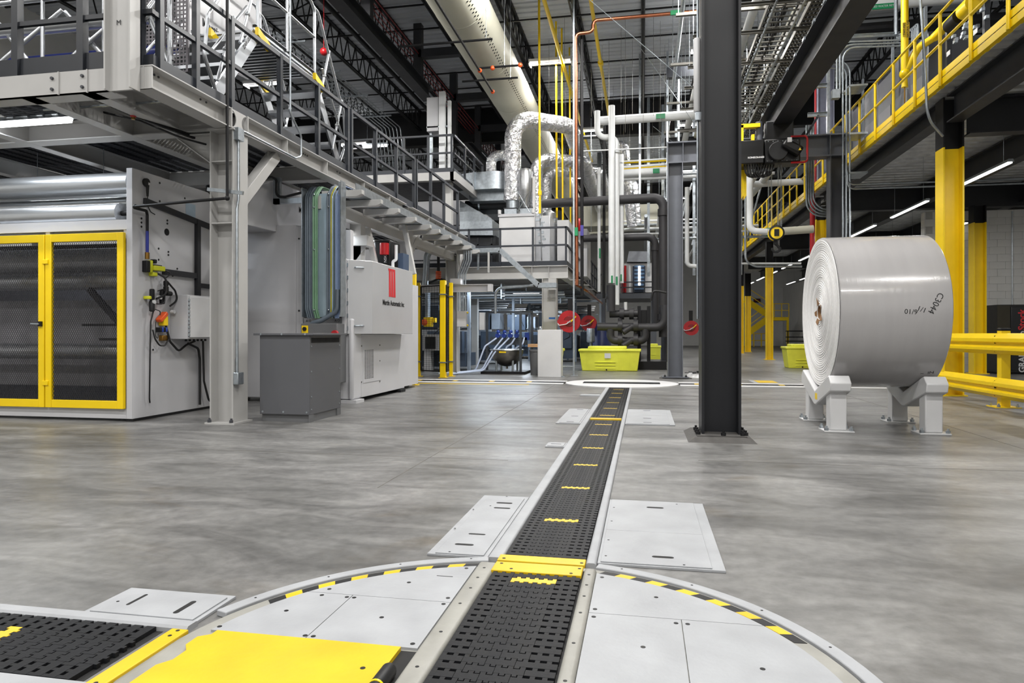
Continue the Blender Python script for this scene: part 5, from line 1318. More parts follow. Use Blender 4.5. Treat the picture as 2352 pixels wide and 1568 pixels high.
# long yellow gas mains under the roof
t = thing('gas_main', 'long yellow gas main under the roof left of the bright high lamp', 'pipe', (-2.6, 15, 9.4))
MB().cyl((-2.42, 6, 9.35), (-2.42, 33, 9.35), .055, 12).build('pipe', yellow, t)
t = thing('gas_main', 'long yellow gas main under the roof right of the copper pipe', 'pipe', (-1.5, 15, 9.4))
MB().cyl((-1.28, 6, 9.35), (-1.28, 40, 9.35), .05, 12).build('pipe', yellow, t)
MB().cyl((-1.28, 21.0, 9.35), (-1.28, 21.2, 9.35), .085, 12).build('coupling', yellow, t)

# verticals in front: rod, copper, black
t = thing('strut_post', 'slim galvanised strut standing on the floor beside the white panel', 'post', ((-1.708,17.135,0)[0], (-1.708,17.135,0)[1], 0))
xr, yr = (-1.708,17.135,0)[0], (-1.708,17.135,0)[1]
MB().box(xr-.02, xr+.02, yr-.02, yr+.02, .01, 9.5).build('strut', galv, t)
MB().box(xr-.1, xr+.1, yr-.06, yr+.06, 0, .012).build('foot_plate', galv, t)
MB().cyl((xr-.9, yr+.1, .22), (xr, yr+.02, .22), .02, 8).build('tie_pipe', galv, t)
t = thing('copper_pipe', 'copper pipe dropping down beside the middle deck and running to the dark column', 'pipe', (-1.6, 17.2, 2))
cy_ = 17.2
MB().tube([(1.283,17.2,8.908), (-1.233,17.2,8.902), (-1.233,17.2,8.618), (-1.67,17.2,8.6), (-1.637,17.2,2.268)], .045, 10, bend=.12).build('pipe', copper, t)
MB().box((0.658,17.1,8.896)[0], (0.885,17.1,8.875)[0], 17.1, 17.15, (0.761,17.1,8.833)[2], (0.761,17.1,8.94)[2]).build('green_label', green, t)
MB().box((-1.683,17.1,3.516)[0], (-1.606,17.1,3.514)[0], 17.1, 17.15, (-1.683,17.1,3.505)[2], (-1.683,17.1,3.713)[2]).build('green_label', green, t)
MB().tube([(-1.637,17.2,2.268), ((-1.419,17.2,2.079)[0], 17.6, 2.15), (-1.4, 24, 2.1)], .03, 8, bend=.1).build('branch', copper, t)
t = thing('black_riser', 'thin black vertical pipe right beside the copper one', 'pipe', (-1.5, 17.4, 2))
MB().cyl((-1.535,17.4,8.697), (-1.524,17.4,2.025), .042, 10).build('pipe', nearblack, t)
MB().box((-1.559,17.3,3.762)[0], (-1.482,17.3,3.759)[0], 17.3, 17.33, (-1.559,17.3,3.53)[2], (-1.559,17.3,3.795)[2]).build('label', mat('violet_label', '3b3585', .5), t)
MB().lathe(((-1.631,17.6,3.81)[0], 17.7, (-1.631,17.6,3.81)[2]-.1), (0, 0, 1), [(.06, 0), (.09, .05), (.09, .26), (.05, .32)], 16).build('alarm_bell', red, t)
t = thing('rod_hanger', 'thin black drop pipe with an orange grooved valve behind the yellow fence', 'pipe', (-5.4, 17.5, 2))
MB().cyl((-5.356,17.5,3.441), (-5.356,17.5,2.686), .04, 10).build('pipe', nearblack, t)
b = MB(); c0 = (-5.356,17.5,2.605)
for k in range(4): b.cyl((c0[0], 17.5, c0[2]-.1+.055*k), (c0[0], 17.5, c0[2]-.06+.055*k), .075, 12)
b.build('orange_valve', orange, t)
MB().tube([(-5.623,17.5,2.4), (-5.356,17.5,2.512), (-4.96,17.5,2.414)], .03, 8, bend=.1).build('branch', nearblack, t)

# black insulated process pipes with elbow
ins = mat('black_insulation', '2b2a2d', .55, var=.15)
def ipipe(lab, path, r, bend, collars=()):
    t = thing('insulated_pipe', lab, 'pipe', path[-1], 'black insulated process pipes')
    MB().tube(path, r, 18, bend=bend, seg=8).build('pipe', ins, t)
    for (c2, d, r2) in collars: MB().cyl(V(c2)-V(d), V(c2)+V(d), r2, 18).build('collar', ins, t)
    return t
a = (-3.008,20.5,4.984); c2 = (0.589,20.5,4.996)
ipipe('upper black insulated pipe crossing the hall then dropping beside the grey gantry post', [(a[0], 20.5, a[2]), (c2[0], 20.5, a[2]+.06), (c2[0], 20.5, .95)], .135, .3,
      [((c2[0], 20.5, (0.589,20.5,4.6)[2]), (0, 0, .1), .17), ((c2[0], 20.5, (0.589,20.5,1.535)[2]), (0, 0, .09), .18)])
a = (-1.869,21.5,4.035); c3 = (0.369,21.5,4.016)
ipipe('lower black insulated pipe with its own elbow under the upper one', [(a[0], 21.5, a[2]), (c3[0], 21.5, a[2]), (c3[0], 21.5, 1.2)], .11, .25, [((c3[0], 21.5, a[2]-.35), (0, 0, .08), .135)])
a = (-1.138,19.9,2.449)
ipipe('short black insulated stub under the white vertical pipes', [((-0.918,20,2.453)[0], 20, (-0.918,20,2.453)[2]), ((-0.918,20,2.453)[0], 20, (-0.918,20,1.694)[2])], .125, .1)
t = thing('pump_manifold', 'tangle of black insulated valves and looped pipes above the yellow tub', 'pump', (-.6, 20.5, 0))
def P_(u, v, Y): return None
m0, m1_, m2_, m3 = (-1.321,20.2,1.255), (0.593,20.2,1.226), (-0.965,20.2,1.19), (0.062,20.2,1.189)
MB().tube([m0, m1_, (0.618,20.2,1.88)], .118, 16, bend=.25).build('main_pipe', ins, t)
MB().tube([(-0.94,20.2,1.19), (-0.94,20.2,0.846), (0.062,20.2,0.848), (0.062,20.2,1.189)], .115, 16, bend=.32, seg=8).build('loop_pipe', ins, t)
MB().tube([(-0.975,20.4,1.63), (-0.151,20.4,1.651)], .11, 16).build('upper_pipe', ins, t)
for u, v in ((1423, 748), (1460, 748), (1424, 780), (1460, 780), (1424, 720), (1447, 720)):
    pass
for c_ in ((-0.663,20.2,1.279), (-0.212,20.2,1.278), (-0.663,20.2,0.872), (-0.212,20.2,0.873), (-0.618,20.4,1.641), (-0.34,20.4,1.64)):
    MB().cyl((c_[0]-.06, c_[1], c_[2]), (c_[0]+.07, c_[1], c_[2]), .175, 16).build('flange', ins, t)
for c_ in ((-0.447,20.1,1.164), (-0.459,20.1,0.772)):
    MB().cyl((c_[0]-.12, c_[1]-.1, c_[2]-.08), (c_[0]+.12, c_[1], c_[2]+.08), .085, 14).build('strainer', ins, t)
for u_ in ((-0.664,20.25,1.063), (-0.212,20.25,1.063)): MB().cyl((u_[0], 20.25, .75), (u_[0], 20.25, 1.5), .06, 12).build('riser', ins, t)
for c_ in ((-0.114,20.6,1.709), (0.164,20.6,1.707)): MB().box(c_[0]-.05, c_[0]+.05, 20.5, 20.7, .15, (-0.114,20.6,1.864)[2]).build('frame_post', nearblack, t)
MB().box((-0.089,20.6,1.515)[0], (0.164,20.6,1.514)[0], 20.6, 20.7, (-0.089,20.6,1.36)[2], (-0.089,20.6,1.747)[2]).build('plate', hz, t)
MB().box((-1.064,20.9,0.601)[0], (0.677,20.9,0.608)[0], 20.3, 22, .12, .24).build('skid', nearblack, t); MB().box((-1.064,20.9,0.601)[0], (0.677,20.9,0.608)[0], 20.3, 20.45, 0, .12).build('skid_foot', nearblack, t)
MB().cyl(((0.744,21,0.867)[0], 21.3, .2), ((0.744,21,0.867)[0], 21.3, 1.4), .2, 18).build('pump_barrel', ins, t)
MB().cyl(((-0.504,20.4,1.897)[0], 20.4, 1.75), ((-0.504,20.4,1.897)[0], 20.4, 1.98), .05, 12).build('white_valve', white, t)
MB().tube([(0.22,19.9,1.995), (0.281,19.9,2.268), (0.427,19.9,2.266), (0.645,19.9,2.214)], .03, 8, bend=.2).build('cable_hump', rubber, t)
# white jacketed pipes
def wpipe(lab, path, r, bend, labels=()):
    t = thing('white_pipe', lab, 'pipe', path[-1], 'white jacketed pipes')
    MB().tube(path, r, 16, bend=bend, seg=8).build('pipe', pipewhite, t)
    for (c_, sx, sz) in labels: MB().box(c_[0]-sx/2, c_[0]+sx/2, c_[1]-r-.02, c_[1]-r, c_[2]-sz/2, c_[2]+sz/2).build('green_label', green, t)
    return t
Yp = 20.0
wpipe('tall white vertical pipe at the left of the white pipe group', [(-0.893,20,2.516), (-0.893,20,7.657)], .095, .1, [((-0.881,20,2.616), .05, .22)])
wpipe('white pipe making a hanging hook bend beside the tall white pipe', [(-0.763,20.2,1.891), (-0.763,20.2,6.836), (-1.321,20.2,6.789), (-1.321,20.2,7.596)], .085, .25, [((-0.751,20.2,2.592), .05, .24)])
wpipe('right white vertical pipe of the white pipe group', [(-0.637,20.6,2.556), (-0.637,20.6,6.384)], .075, .1, [((-0.637,20.6,2.711), .04, .2)])
wpipe('white horizontal pipe with a green label reaching the dark column', [(-1.283,20.4,7.36), (1.521,20.4,7.385)], .13, .1, [((0.5,20.4,7.358), .26, .14)])
wpipe('lower white horizontal pipe with a green label behind the grey gantry post', [(-0.698,24,6.582), (0.923,24,6.615)], .16, .1, [((0.441,24,6.607), .22, .16)])
wpipe('thin bright vertical pipe pair left of the white pipe group', [(-1.32,21,2.328), (-1.32,21,6.122)], .05, .1, [((-1.294,21,3.499), .05, .3)])
wpipe('thin white horizontal pipe under the foil ducts', [(-1.713,20,6.385), (0.709,20,6.375)], .02, .1)
t = thing('dark_riser', 'thin dark vertical pipe between the bright pipes and the white group', 'pipe', (-1, 21, 2))
MB().cyl((-1.175,21,2.127), (-1.162,21,7.643), .045, 10).build('pipe', nearblack, t)
for i, (u0, lab) in enumerate(((1, 'left of two foil risers behind the white pipes'), (2, 'right of two foil risers behind the white pipes'))):
    t = thing('foil_riser', lab, 'duct', (0, 27, 3))
    a, c_ = ((-0.751,27,8.377), (-0.416,27,5.222)) if i == 0 else ((-0.393,29,7.806), (-0.214,29,5.615))
    MB().tube([(a[0]-.3, a[1], a[2]), a, c_], .2 if i == 0 else .16, 14, bend=.25).build('duct', foil, t)
wpipe('small white pipe rack line nearest below the hooked pipe', [(-0.922,24,7.016), (1.79,24,7.065)], .03, .1)
wpipe('small white pipe rack line second below the hooked pipe', [(-0.922,24,6.819), (1.79,24,6.888)], .04, .1)
wpipe('white pipe dropping with a foot bend between grey post and dark column', [(1.412,23,5.833), (1.412,23,3.271), (1.798,23,3.235)], .07, .15)

# far unit behind: hood, doorway, beam
t = thing('far_press_unit', 'white press unit with a grey hood and dark louvred doorway on a far deck', 'machine', (-.2, 30, 3.4))
fa, fb = (-0.909,30,2.675), (0.423,30,2.662)
zb_ = (-0.909,30,2.826)[2]; zu = (-0.909,30,4.093)[2]
MB().box(fa[0], fb[0], 30, 33, zb_, zu).build('cabin', white, t)
MB().box((-0.443,29.9,3.416)[0], (0.092,29.9,3.408)[0], 29.9, 30, zb_, (-0.443,29.9,3.961)[2]).build('doorway', mat('doorway_blue', '26344a', .5), t)
for k in range(7): MB().box((-0.368,29.85,3.411)[0], (0.055,29.85,3.405)[0], 29.85, 29.9, zb_+.12+.16*k, zb_+.2+.16*k).build('louvre', mat('louvre_blue%d' % k, '4f6c8c', .4), t)
MB().box((-0.202,29.8,3.405)[0], (-0.11,29.8,3.403)[0], 29.8, 29.85, zb_+.3, zu-.15).build('lit_tube', lampwarm, t)
h0 = (-0.686,30,4.145); h1 = (0.313,30,4.125); h2 = (0.221,30,4.577); h3 = (-0.593,30,4.596)
MB().prism([(h0[0], h0[2]), (h1[0], h1[2]), (h2[0], h2[2]), (h3[0], h3[2])], (0, 29.8, 0), (1, 0, 0), (0, 0, 1), (0, 2.4, 0)).build('hood', mat('hood_grey', '8d9097', .4, .3), t)
for u_ in ((-0.869,29.9,3.423), (-0.758,29.9,3.421), (-0.572,29.9,3.418)): MB().cyl((u_[0], 29.9, zb_), (u_[0], 29.9, zu-.1), .05, 8).build('pipe', red if u_[0] < fa[0]+.2 else pipewhite, t)
t = thing('far_deck', 'light blue grey beam and railed deck under the far press unit', 'platform', (-.2, 29, 3))
MB().box((-1.933,29,2.669)[0], (0.622,29,2.642)[0], 29, 29.2, (-1.933,29,2.522)[2], (-1.933,29,2.742)[2]).build('beam', slate, t)
MB().box((-1.933,29,2.669)[0], (0.622,29,2.642)[0], 29.2, 36, (-1.933,29,2.669)[2], (-1.933,29,2.724)[2]).build('deck', gr, t)
MB().box((0.32,29,2.427)[0], (0.551,29,2.425)[0], 29.0, 29.3, 0, (-1.933,29,2.522)[2]).build('leg', slate, t)
MB().box((-1.75,29,2.446)[0], (-1.568,29,2.445)[0], 29.0, 29.3, 0, (-1.933,29,2.522)[2]).build('leg', slate, t)
railing('thin dark railing in front of the far press unit', [(-0.933,29,2.731)[:2], (0.409,29,2.716)[:2]], [(-0.843,29,2.73)[:2], (-0.393,29,2.725)[:2], (0.053,29,2.72)[:2], (0.374,29,2.717)[:2]], z0=(-0.933,29,2.731)[2], h=.5, m=rd, post_w=.04, toe=0, mid=.25)

# ============================================================= on the floor in the middle distance
t = thing('floor_panel', 'plain white cabinet panel standing on the floor before the middle column', 'cabinet', (-2.2, 16.45, 0))
a, c_ = (-2.506,16.284,0), (-1.939,16.392,0)
MB().box(a[0], c_[0], 16.35, 16.75, .0, (-2.452,16.35,1.145)[2]).build('case', white, t, bevel=.006)
MB().lathe((a[0]+.06, 16.4, (-2.452,16.35,1.145)[2]), (0, 0, 1), [(.03, 0), (.045, .04), (.03, .08)], 12).build('eye_bolt', galv, t)
MB().box(c_[0]-.02, c_[0]+.08, 16.4, 16.5, 0, .03).build('foot', galv, t)
def tub(lab, x0, x1, y0, y1, h, lidbump=True, label=True):
    t = thing('spill_tub', lab, 'tub', ((x0+x1)/2, (y0+y1)/2, 0), 'yellow spill containment tubs')
    w2 = x1-x0; tp = .07
    vs = [(x0+tp, y0+tp, .0), (x1-tp, y0+tp, .0), (x1-tp, y1-tp, .0), (x0+tp, y1-tp, .0), (x0, y0, h-.14), (x1, y0, h-.14), (x1, y1, h-.14), (x0, y1, h-.14)]
    MB().add(vs, [(0,3,2,1),(4,5,6,7),(0,1,5,4),(1,2,6,5),(2,3,7,6),(3,0,4,7)]).build('body', lemon, t, bevel=.02)
    MB().box(x0-.03, x1+.03, y0-.03, y1+.03, h-.15, h-.08).build('rim', lemon, t, bevel=.02)
    if lidbump: MB().box(x0+w2*.14, x1-w2*.22, y0+.05, y1-.1, h-.09, h).build('lid', lemon, t, bevel=.03)
    for k in range(9):
        x = x1-w2*.36+k*w2*.037; f = (x-(x0+x1)/2)/(w2/2)
        MB().add([(x-.012, y0+tp*.9-.02, .03), (x+.012, y0+tp*.9-.02, .03), (x+.014, y0-.012, h-.17), (x-.010, y0-.012, h-.17), (x-.012, y0+tp+.02, .03), (x+.012, y0+tp+.02, .03), (x+.014, y0+.03, h-.17), (x-.01, y0+.03, h-.17)],
                 [(0,1,2,3),(5,4,7,6),(0,4,5,1),(1,5,6,2),(2,6,7,3),(3,7,4,0)]).build('rib', lemon, t)
    for k in range(3): MB().box(x0+w2*.26, x1-w2*.40, y0+tp*(.85-.25*k)-.012, y0+tp+.01, .07+.09*k, .08+.09*k).build('groove', lemon, t)
    MB().cyl((x0+w2*.45, y0+tp-.01, .04), (x0+w2*.45, y0+tp-.03, .04), .02, 10).build('drain', nearblack, t)
    if label: MB().box(x0+w2*.42, x0+w2*.52, y0+.0, y0+.012, h*.52, h*.72).build('label', white, t)
    return t
tub('large lemon yellow spill tub with a white label below the black pipes', (-1.763,19.155,0)[0], (-0.084,19.478,0)[0], 19.25, 20.1, (-0.92,19.25,0.697)[2])
tub('small lemon yellow tub left of the paper roll', 4.28, 5.3, 21.9, 22.7, (4.565,21.9,0.734)[2], label=False)
tub('far small lemon yellow tub behind the black pump skid', (0.176,26,0.009)[0], (0.653,26,0.013)[0], 26, 26.8, (0.176,26,0.676)[2], label=False)
tub('lemon yellow tub mostly hidden behind the white floor panel', (-2.115,17.6,0.328)[0]-.35, (-2.025,17.6,0.329)[0], 17.0, 17.7, .75, label=False)
def reel(lab, c0, r, dep=.22):
    t = thing('hose_reel', lab, 'hose reel', c0, 'red hose reels')
    c0 = V(c0)
    MB().lathe(c0, (0, 1, 0), [(r*.3, 0), (r, .0), (r, .02), (r*.62, .03), (r*.6, dep-.03), (r, dep-.02), (r, dep), (r*.3, dep)], 36).build('drum', red, t)
    MB().lathe(c0-V((0, .012, 0)), (0, 1, 0), [(r*.45, 0), (r*.5, .012)], 30).build('hub_disc', mat('dark_red', '7c1015', .4), t)
    MB().prism([(-r*1.05, r*.14), (r*.1, r*.08), (r*.16, -r*.08), (r*.05, -r*.22), (-r*.9, -r*.3), (-r*1.05, -r*.1)], c0-V((0, .06, 0)), (1, 0, 0), (0, 0, 1), (0, .03, 0)).build('swing_arm', red, t)
    MB().prism([(r*.12, 0), (r*.62, r*.5), (r*.70, r*.42), (r*.2, -r*.08)], c0-V((0, .075, 0)), (1, 0, 0), (0, 0, 1), (0, .012, 0)).build('yellow_label', yellow, t)
    b = MB()
    for k in range(5): b.cyl(c0+V((-r*.1+r*.07*k, -.06, -.02)), c0+V((-r*.1+r*.07*k, -.075, -.02)), .014, 8)
    b.build('bolt_row', galv, t, kind='stuff')
    MB().tube([c0+V((-r, -.05, -.05)), c0+V((-r*.9, -.08, -r*.36)), c0+V((-r*.2, -.09, -r*.25)), c0+V((.05, -.08, .02))], .012, 6, bend=.1).build('hose', white, t)
    MB().box(c0.x-.06, c0.x+.06, c0.y+dep, c0.y+dep+.12, c0.z-.1, c0.z+.6).build('mount', nearblack, t)
reel('red hose reel on the middle deck column, largest in view', (-1.889,17.7,1.367), .285)
reel('dark red hose reel half hidden behind the black riser pipe', (-1.701,21.8,1.383), .25)
reel('red hose reel far off between the grey post and the dark column', (1.617,24,1.243), .25)
t = thing('blue_drum', 'dark blue drum tank behind the yellow tub', 'tank', (-1.1, 22, 0))
bc = (-1.286,22,0.855)
MB().lathe((bc[0], 22, 0), (0, 0, 1), [(.28, 0), (.29, .02), (.29, .5), (.3, .52), (.29, .54), (.29, 1.25), (.24, 1.36), (.1, 1.40)], 24).build('shell', mat('deep_blue', '16224f', .4), t)
t = thing('grey_canister', 'small galvanised canister left of the blue drum', 'tank', (-1.5, 21.5, .6))
bc = (-1.61,21.5,0.995)
MB().lathe((bc[0], 21.5, bc[2]-.22), (0, 0, 1), [(.1, 0), (.13, .03), (.13, .4), (.12, .44)], 18).build('can', galv, t); MB().cyl((bc[0], 21.5, 0), (bc[0], 21.5, bc[2]-.22), .04, 8).build('stand', galv, t)
# kettle on its stand with hoses
kx, ky = (-3.534,18.158,0)[0], 17.7
t = thing('kettle_stand', 'hemispherical steel kettle on a low stand under a dark pipe frame', 'tank', (kx, ky, 0))
MB().box(kx-.62, kx+.55, ky-.4, ky+.5, 0, .07).build('skid', nearblack, t)
R_ = .44; zc_ = (-3.445,17.7,0.624)[2]
MB().lathe((kx, ky, zc_), (0, 0, -1), [(R_*math.cos(a_), R_*math.sin(a_)) for a_ in [PI/2*j/10 for j in range(10)]] + [(.03, R_), (.03, R_+.06)], 32).build('bowl', mat('steel_bowl', '85817c', .35, .9, var=.2), t)
MB().lathe((kx, ky, zc_), (0, 0, 1), [(R_+.01, -.01), (R_+.02, .0), (R_+.01, .015), (R_-.05, .02), (.02, .025)], 32).build('lid', steel, t)
for a_ in (40, 130, 220, 310): MB().cyl((kx+R_*.72*math.cos(D(a_)), ky+R_*.72*math.sin(D(a_)), .07), (kx+R_*.72*math.cos(D(a_)), ky+R_*.72*math.sin(D(a_)), zc_-.24), .03, 8).build('leg', galv, t)
MB().box(kx-.12, kx+.06, ky-R_-.0, ky-R_+.02, zc_-.07, zc_-.03).build('yellow_sticker', yellow, t)
fr_ = mat('frame_dark_grey', '3a3f45', .5)
for x, y in ((kx-.62, ky+.35), (kx+.42, ky-.3), (kx+.60, ky+.45)): MB().box(x-.03, x+.03, y-.03, y+.03, 0, (-3.406,17.5,1.63)[2]).build('frame_post', fr_, t)
zt3 = (-3.406,17.5,1.63)[2]
MB().bar((kx-.65, ky+.35, zt3), (kx+.62, ky+.45, zt3), .05, .05).build('frame_beam', fr_, t); MB().bar((kx+.42, ky-.3, zt3), (kx+.6, ky+.45, zt3), .05, .05).build('frame_beam', fr_, t)
MB().box(kx-.5, kx+.5, ky+.2, ky+.3, .75, .95).build('manifold_plate', fr_, t)
for k in range(4):
    x = kx-.28+.17*k
    q = MB().cyl((x, ky+.1, 1.0), (x, ky+.25, 1.0), .06, 12).build('blue_valve', blue, t); MB().sphere((x+.03, ky+.08, 1.1), .05, 10, 6).build('valve_knob', blue, q)
hosem = mat('clear_hose', 'aab6cc', .3)
for pth in ([(kx-.30, ky+.08, .93), (kx-.55, ky-.2, .72), (kx-.66, ky-.35, .35), (kx-.75, ky-.45, .08), (kx-1.6, ky-.9, .03)], [(kx-.13, ky+.08, .93), (kx-.35, ky-.35, .55), (kx-.55, ky-.5, .12), (kx-1.3, ky-.9, .03)], [(kx+.04, ky+.08, .93), (kx-.25, ky-.42, .55), (kx-.5, ky-.55, .1), (kx-1.2, ky-1.0, .03)],
            [(kx+.2, ky+.08, .93), (kx+.12, ky, .78), (kx-.02, ky, .70), (kx-.02, ky, .60)], [(kx+.45, ky+.1, .95), (kx+.42, ky, .75), (kx+.24, ky, .68), (kx+.22, ky, .58)]):
    MB().tube(pth, .022, 8, bend=.15).build('hose', hosem, t)
MB().box(kx+.44, kx+.56, ky+.2, ky+.3, .88, 1.08).build('blue_box', blue, t)
MB().box(kx-.80, kx-.66, ky+.2, ky+.5, 1.15, 1.62).build('white_box', white, t)
t = tag(MB().box((-2.916,17.4,0.724)[0], (-2.655,17.4,0.725)[0]+.1, 17.35, 17.8, (-2.916,17.4,0.735)[2]-.03, (-2.916,17.4,0.78)[2]).build('plywood_board', mat('plywood', 'b78d62', .7, var=.2)), 'small plywood board sticking out left of the white floor panel', 'board')
t = thing('waste_bin', 'dark grey waste bin half hidden by the white floor panel', 'bin', ((-2.71,17.315,0)[0], 17.2, 0))
bx_ = (-2.688,17.319,0)[0]
MB().lathe((bx_, 17.2, 0), (0, 0, 1), [(.13, 0), (.16, .6), (.17, .6), (.17, .64), (.15, .64)], 20).build('body', cabgrey, t)
t = thing('debris_sheet', 'crumpled white plastic sheet with black scraps at the foot of the grey post', 'scrap', (1.15, 16.9, 0))
random.seed(5)
b = MB(); g_ = 7
vs = [(.97+.45*i/(g_-1), 16.7+.4*j/(g_-1), (.10*math.sin(PI*i/(g_-1))*math.sin(PI*j/(g_-1))*random.uniform(.6, 1.6))+.004) for j in range(g_) for i in range(g_)]
b.add(vs, [(j*g_+i, j*g_+i+1, (j+1)*g_+i+1, (j+1)*g_+i) for j in range(g_-1) for i in range(g_-1)]); b.build('sheet', white, t, smooth=False)
for k in range(5): MB().cbox((1.02+.09*k, 16.75+.03*(k % 3), .12+.02*(k % 2)), .09, .05, .012, R=Matrix.Rotation(.5*k, 3, 'X')).build('scrap', nearblack, t)

# ============================================================= press units under the middle deck (far)
navy = mat('press_navy', '3a4656', .4); pressg = mat('press_grey', '8e98a4', .4)
def press_unit(lab, x0, y0, s_, seed):
    t = thing('press_unit', lab, 'machine', (x0, y0, 0)); R2 = random.Random(seed)
    MB().box(x0, x0+1.5*s_, y0, y0+1.2, .12, .5).build('base', navy, t)
    MB().box(x0+.1*s_, x0+.48*s_, y0-.1, y0+.9, .45, 1.0).build('cabinet', navy, t, bevel=.01); MB().box(x0+.6*s_, x0+1.45*s_, y0-.15, y0+.9, .5, 1.12).build('cabinet', navy, t, bevel=.01)
    MB().box(x0+.3*s_, x0+.85*s_, y0, y0+.8, 1.2, 1.85).build('head_box', navy, t, bevel=.01)
    MB().box(x0+.9*s_, x0+1.15*s_, y0, y0+.8, 1.2, 1.75).build('side_box', pressg, t, bevel=.01)
    for k in range(3): MB().lathe((x0-.2, y0+.2+.2*k, 1.95+.08*k), (1, 0, 0), [(.05, 0), (.06, .02), (.06, 1.5*s_), (.05, 1.52*s_)], 14).build('roller', steel, t)
    b = MB()
    for k in range(26): b.cbox((x0+R2.uniform(0, 1.5)*s_, y0-.1+R2.uniform(0, .3), R2.uniform(.5, 2.1)), R2.uniform(.03, .14), .05, R2.uniform(.03, .1))
    b.build('fitting', galv, t, kind='stuff')
    b = MB()
    for k in range(8):
        xx = x0+R2.uniform(0, 1.5)*s_; zz = R2.uniform(.6, 2.0); b.tube([(xx, y0-.12, zz), (xx+R2.uniform(-.3, .3), y0-.2, zz-.25), (xx+R2.uniform(-.4, .4), y0-.1, zz-.5)], .012, 5, bend=.1)
    b.build('cable', rubber, t, kind='stuff')
    q = MB().box(x0+.05, x0+.1, y0-.12, y0-.1, .6, .7).build('switch', white, t)
    for x in (x0-.05, x0+1.55*s_): MB().box(x-.04, x+.04, y0+.1, y0+.2, 0, 2.4).build('upright', pressg, t)
    MB().box(x0-.05, x0+1.55*s_, y0+.1, y0+.2, 2.3, 2.38).build('crossbar', pressg, t)
    return t
press_unit('dark navy press unit with cabinets between the white column and the kettle', (-6.202,23.106,0)[0]-.0, (-6.202,23.106,0)[1], 1.15, 1)
press_unit('dark press unit behind the black mesh fence, left of the white column', -6.7, 18.6, 1.2, 2)
press_unit('dark press unit glimpsed behind the kettle frame', -4.2, 25.5, 1.1, 3)
press_unit('dark press unit far right under the middle deck, behind the hose reel', -2.9, 27, .8, 4)
press_unit('farthest press unit deep under the middle deck', -6.0, 28, 1.4, 6)
t = thing('orange_actuator', 'orange and yellow valve block behind the mesh fence', 'valve', (-5.7, 18, 1.3))
c0 = (-5.756,17.8,1.358)
MB().box(c0[0]-.12, c0[0]+.1, 17.8, 18, c0[2]-.12, c0[2]+.14).build('block', yellow, t, bevel=.01); MB().lathe((c0[0]-.08, 17.79, c0[2]), (0, -1, 0), [(.05, 0), (.09, .02), (.05, .05)], 14).build('orange_ring', orange, t)
MB().box(c0[0]+.1, c0[0]+.2, 17.85, 18, c0[2], c0[2]+.12).build('bracket', yellow, t); MB().box(c0[0]-.1, c0[0]-.02, 17.9, 18.1, c0[2]+.14, 2.4).build('hanger', pressg, t)
t = thing('white_machine_base', 'white machine base with an opening behind the mesh fence', 'machine', (-5.6, 18, 0))
MB().box((-5.996,18,0.762)[0], (-5.225,18,0.764)[0], 18.1, 18.5, (-5.996,18,0.582)[2], (-5.996,18,1.026)[2]).build('frame', machine, t); MB().box((-5.908,18,0.762)[0], (-5.621,18,0.763)[0], 18.05, 18.11, (-5.996,18,0.63)[2], (-5.996,18,0.966)[2]).build('opening', hole, t)
MB().box((-5.971,18,0.283)[0], (-5.783,18,0.284)[0], 18.15, 18.45, 0, (-5.996,18,0.582)[2]).build('leg', machine, t); MB().box((-5.41,18,0.287)[0], (-5.249,18,0.288)[0], 18.15, 18.45, 0, (-5.996,18,0.582)[2]).build('leg', machine, t)
t = thing('curved_conduit', 'big grey curved cable duct arching down behind the fence', 'duct', (-5.9, 17.9, 2))
MB().tube([(-5.133,17.6,3.332), (-5.691,17.6,3.345), (-5.765,17.6,2.292)], .09, 12, bend=.45, seg=8).build('duct', galv, t)
# strips under the middle deck
def strip2(lab, c0, c1, watts):
    s = thing('strip_light', lab, 'lamp', ((c0[0]+c1[0])/2, c0[1], c0[2]), 'strip lights under the middle deck')
    x0, x1, y, z = c0[0], c1[0], c0[1], c0[2]
    MB().box(x0, x1, y-.05, y+.05, z+.02, z+.08).build('housing', galv, s)
    MB().box(x0+.02, x1-.02, y-.04, y+.04, z-.02, z+.02).build('diffuser', glow, s)
    MB().box((x0+x1)/2-.02, (x0+x1)/2+.02, y-.02, y+.02, z+.08, 2.83).build('hanger', galv, s)
    area(((x0+x1)/2, y, z-.04), abs(x1-x0), .08, watts, (.8, .9, 1))
strip2('nearest strip light under the middle deck', (-4.791,18.6,2.59), (-3.571,18.6,2.572), 90)
strip2('second strip light under the middle deck, lower and to the right', (-4.194,22,2.35), (-3.299,22,2.34), 100)
strip2('third strip light far under the middle deck', (-5.739,27,2.3), (-4.402,27,2.288), 140)
for lab, y, x0 in (('near bright pipe tray under the middle deck', 20.2, -5), ('bright pipe tray deeper under the middle deck', 23.5, -5.5)):
    t = thing('pipe_tray', lab, 'cable tray', (x0, y, 2.2))
    for k in range(3): MB().cyl((-6.5, y+.15*k, 2.30-.07*k), (-2.3, y+.15*k, 2.30-.07*k), .035, 8).build('pipe', [galv, pipewhite, pressg][k], t)
    for x in (-5.8, -4.2, -2.8): MB().box(x-.02, x+.02, y-.05, y+.4, 2.10, 2.56).build('hanger', galv, t)
t = thing('bent_conduit', 'white conduit bending over above the kettle frame', 'conduit', (-3.6, 17.6, 1.5))
MB().tube([(-3.823,17.6,1.578), (-3.823,17.6,2.244), (-2.812,17.6,2.311)], .035, 10, bend=.2).build('pipe', galv, t)

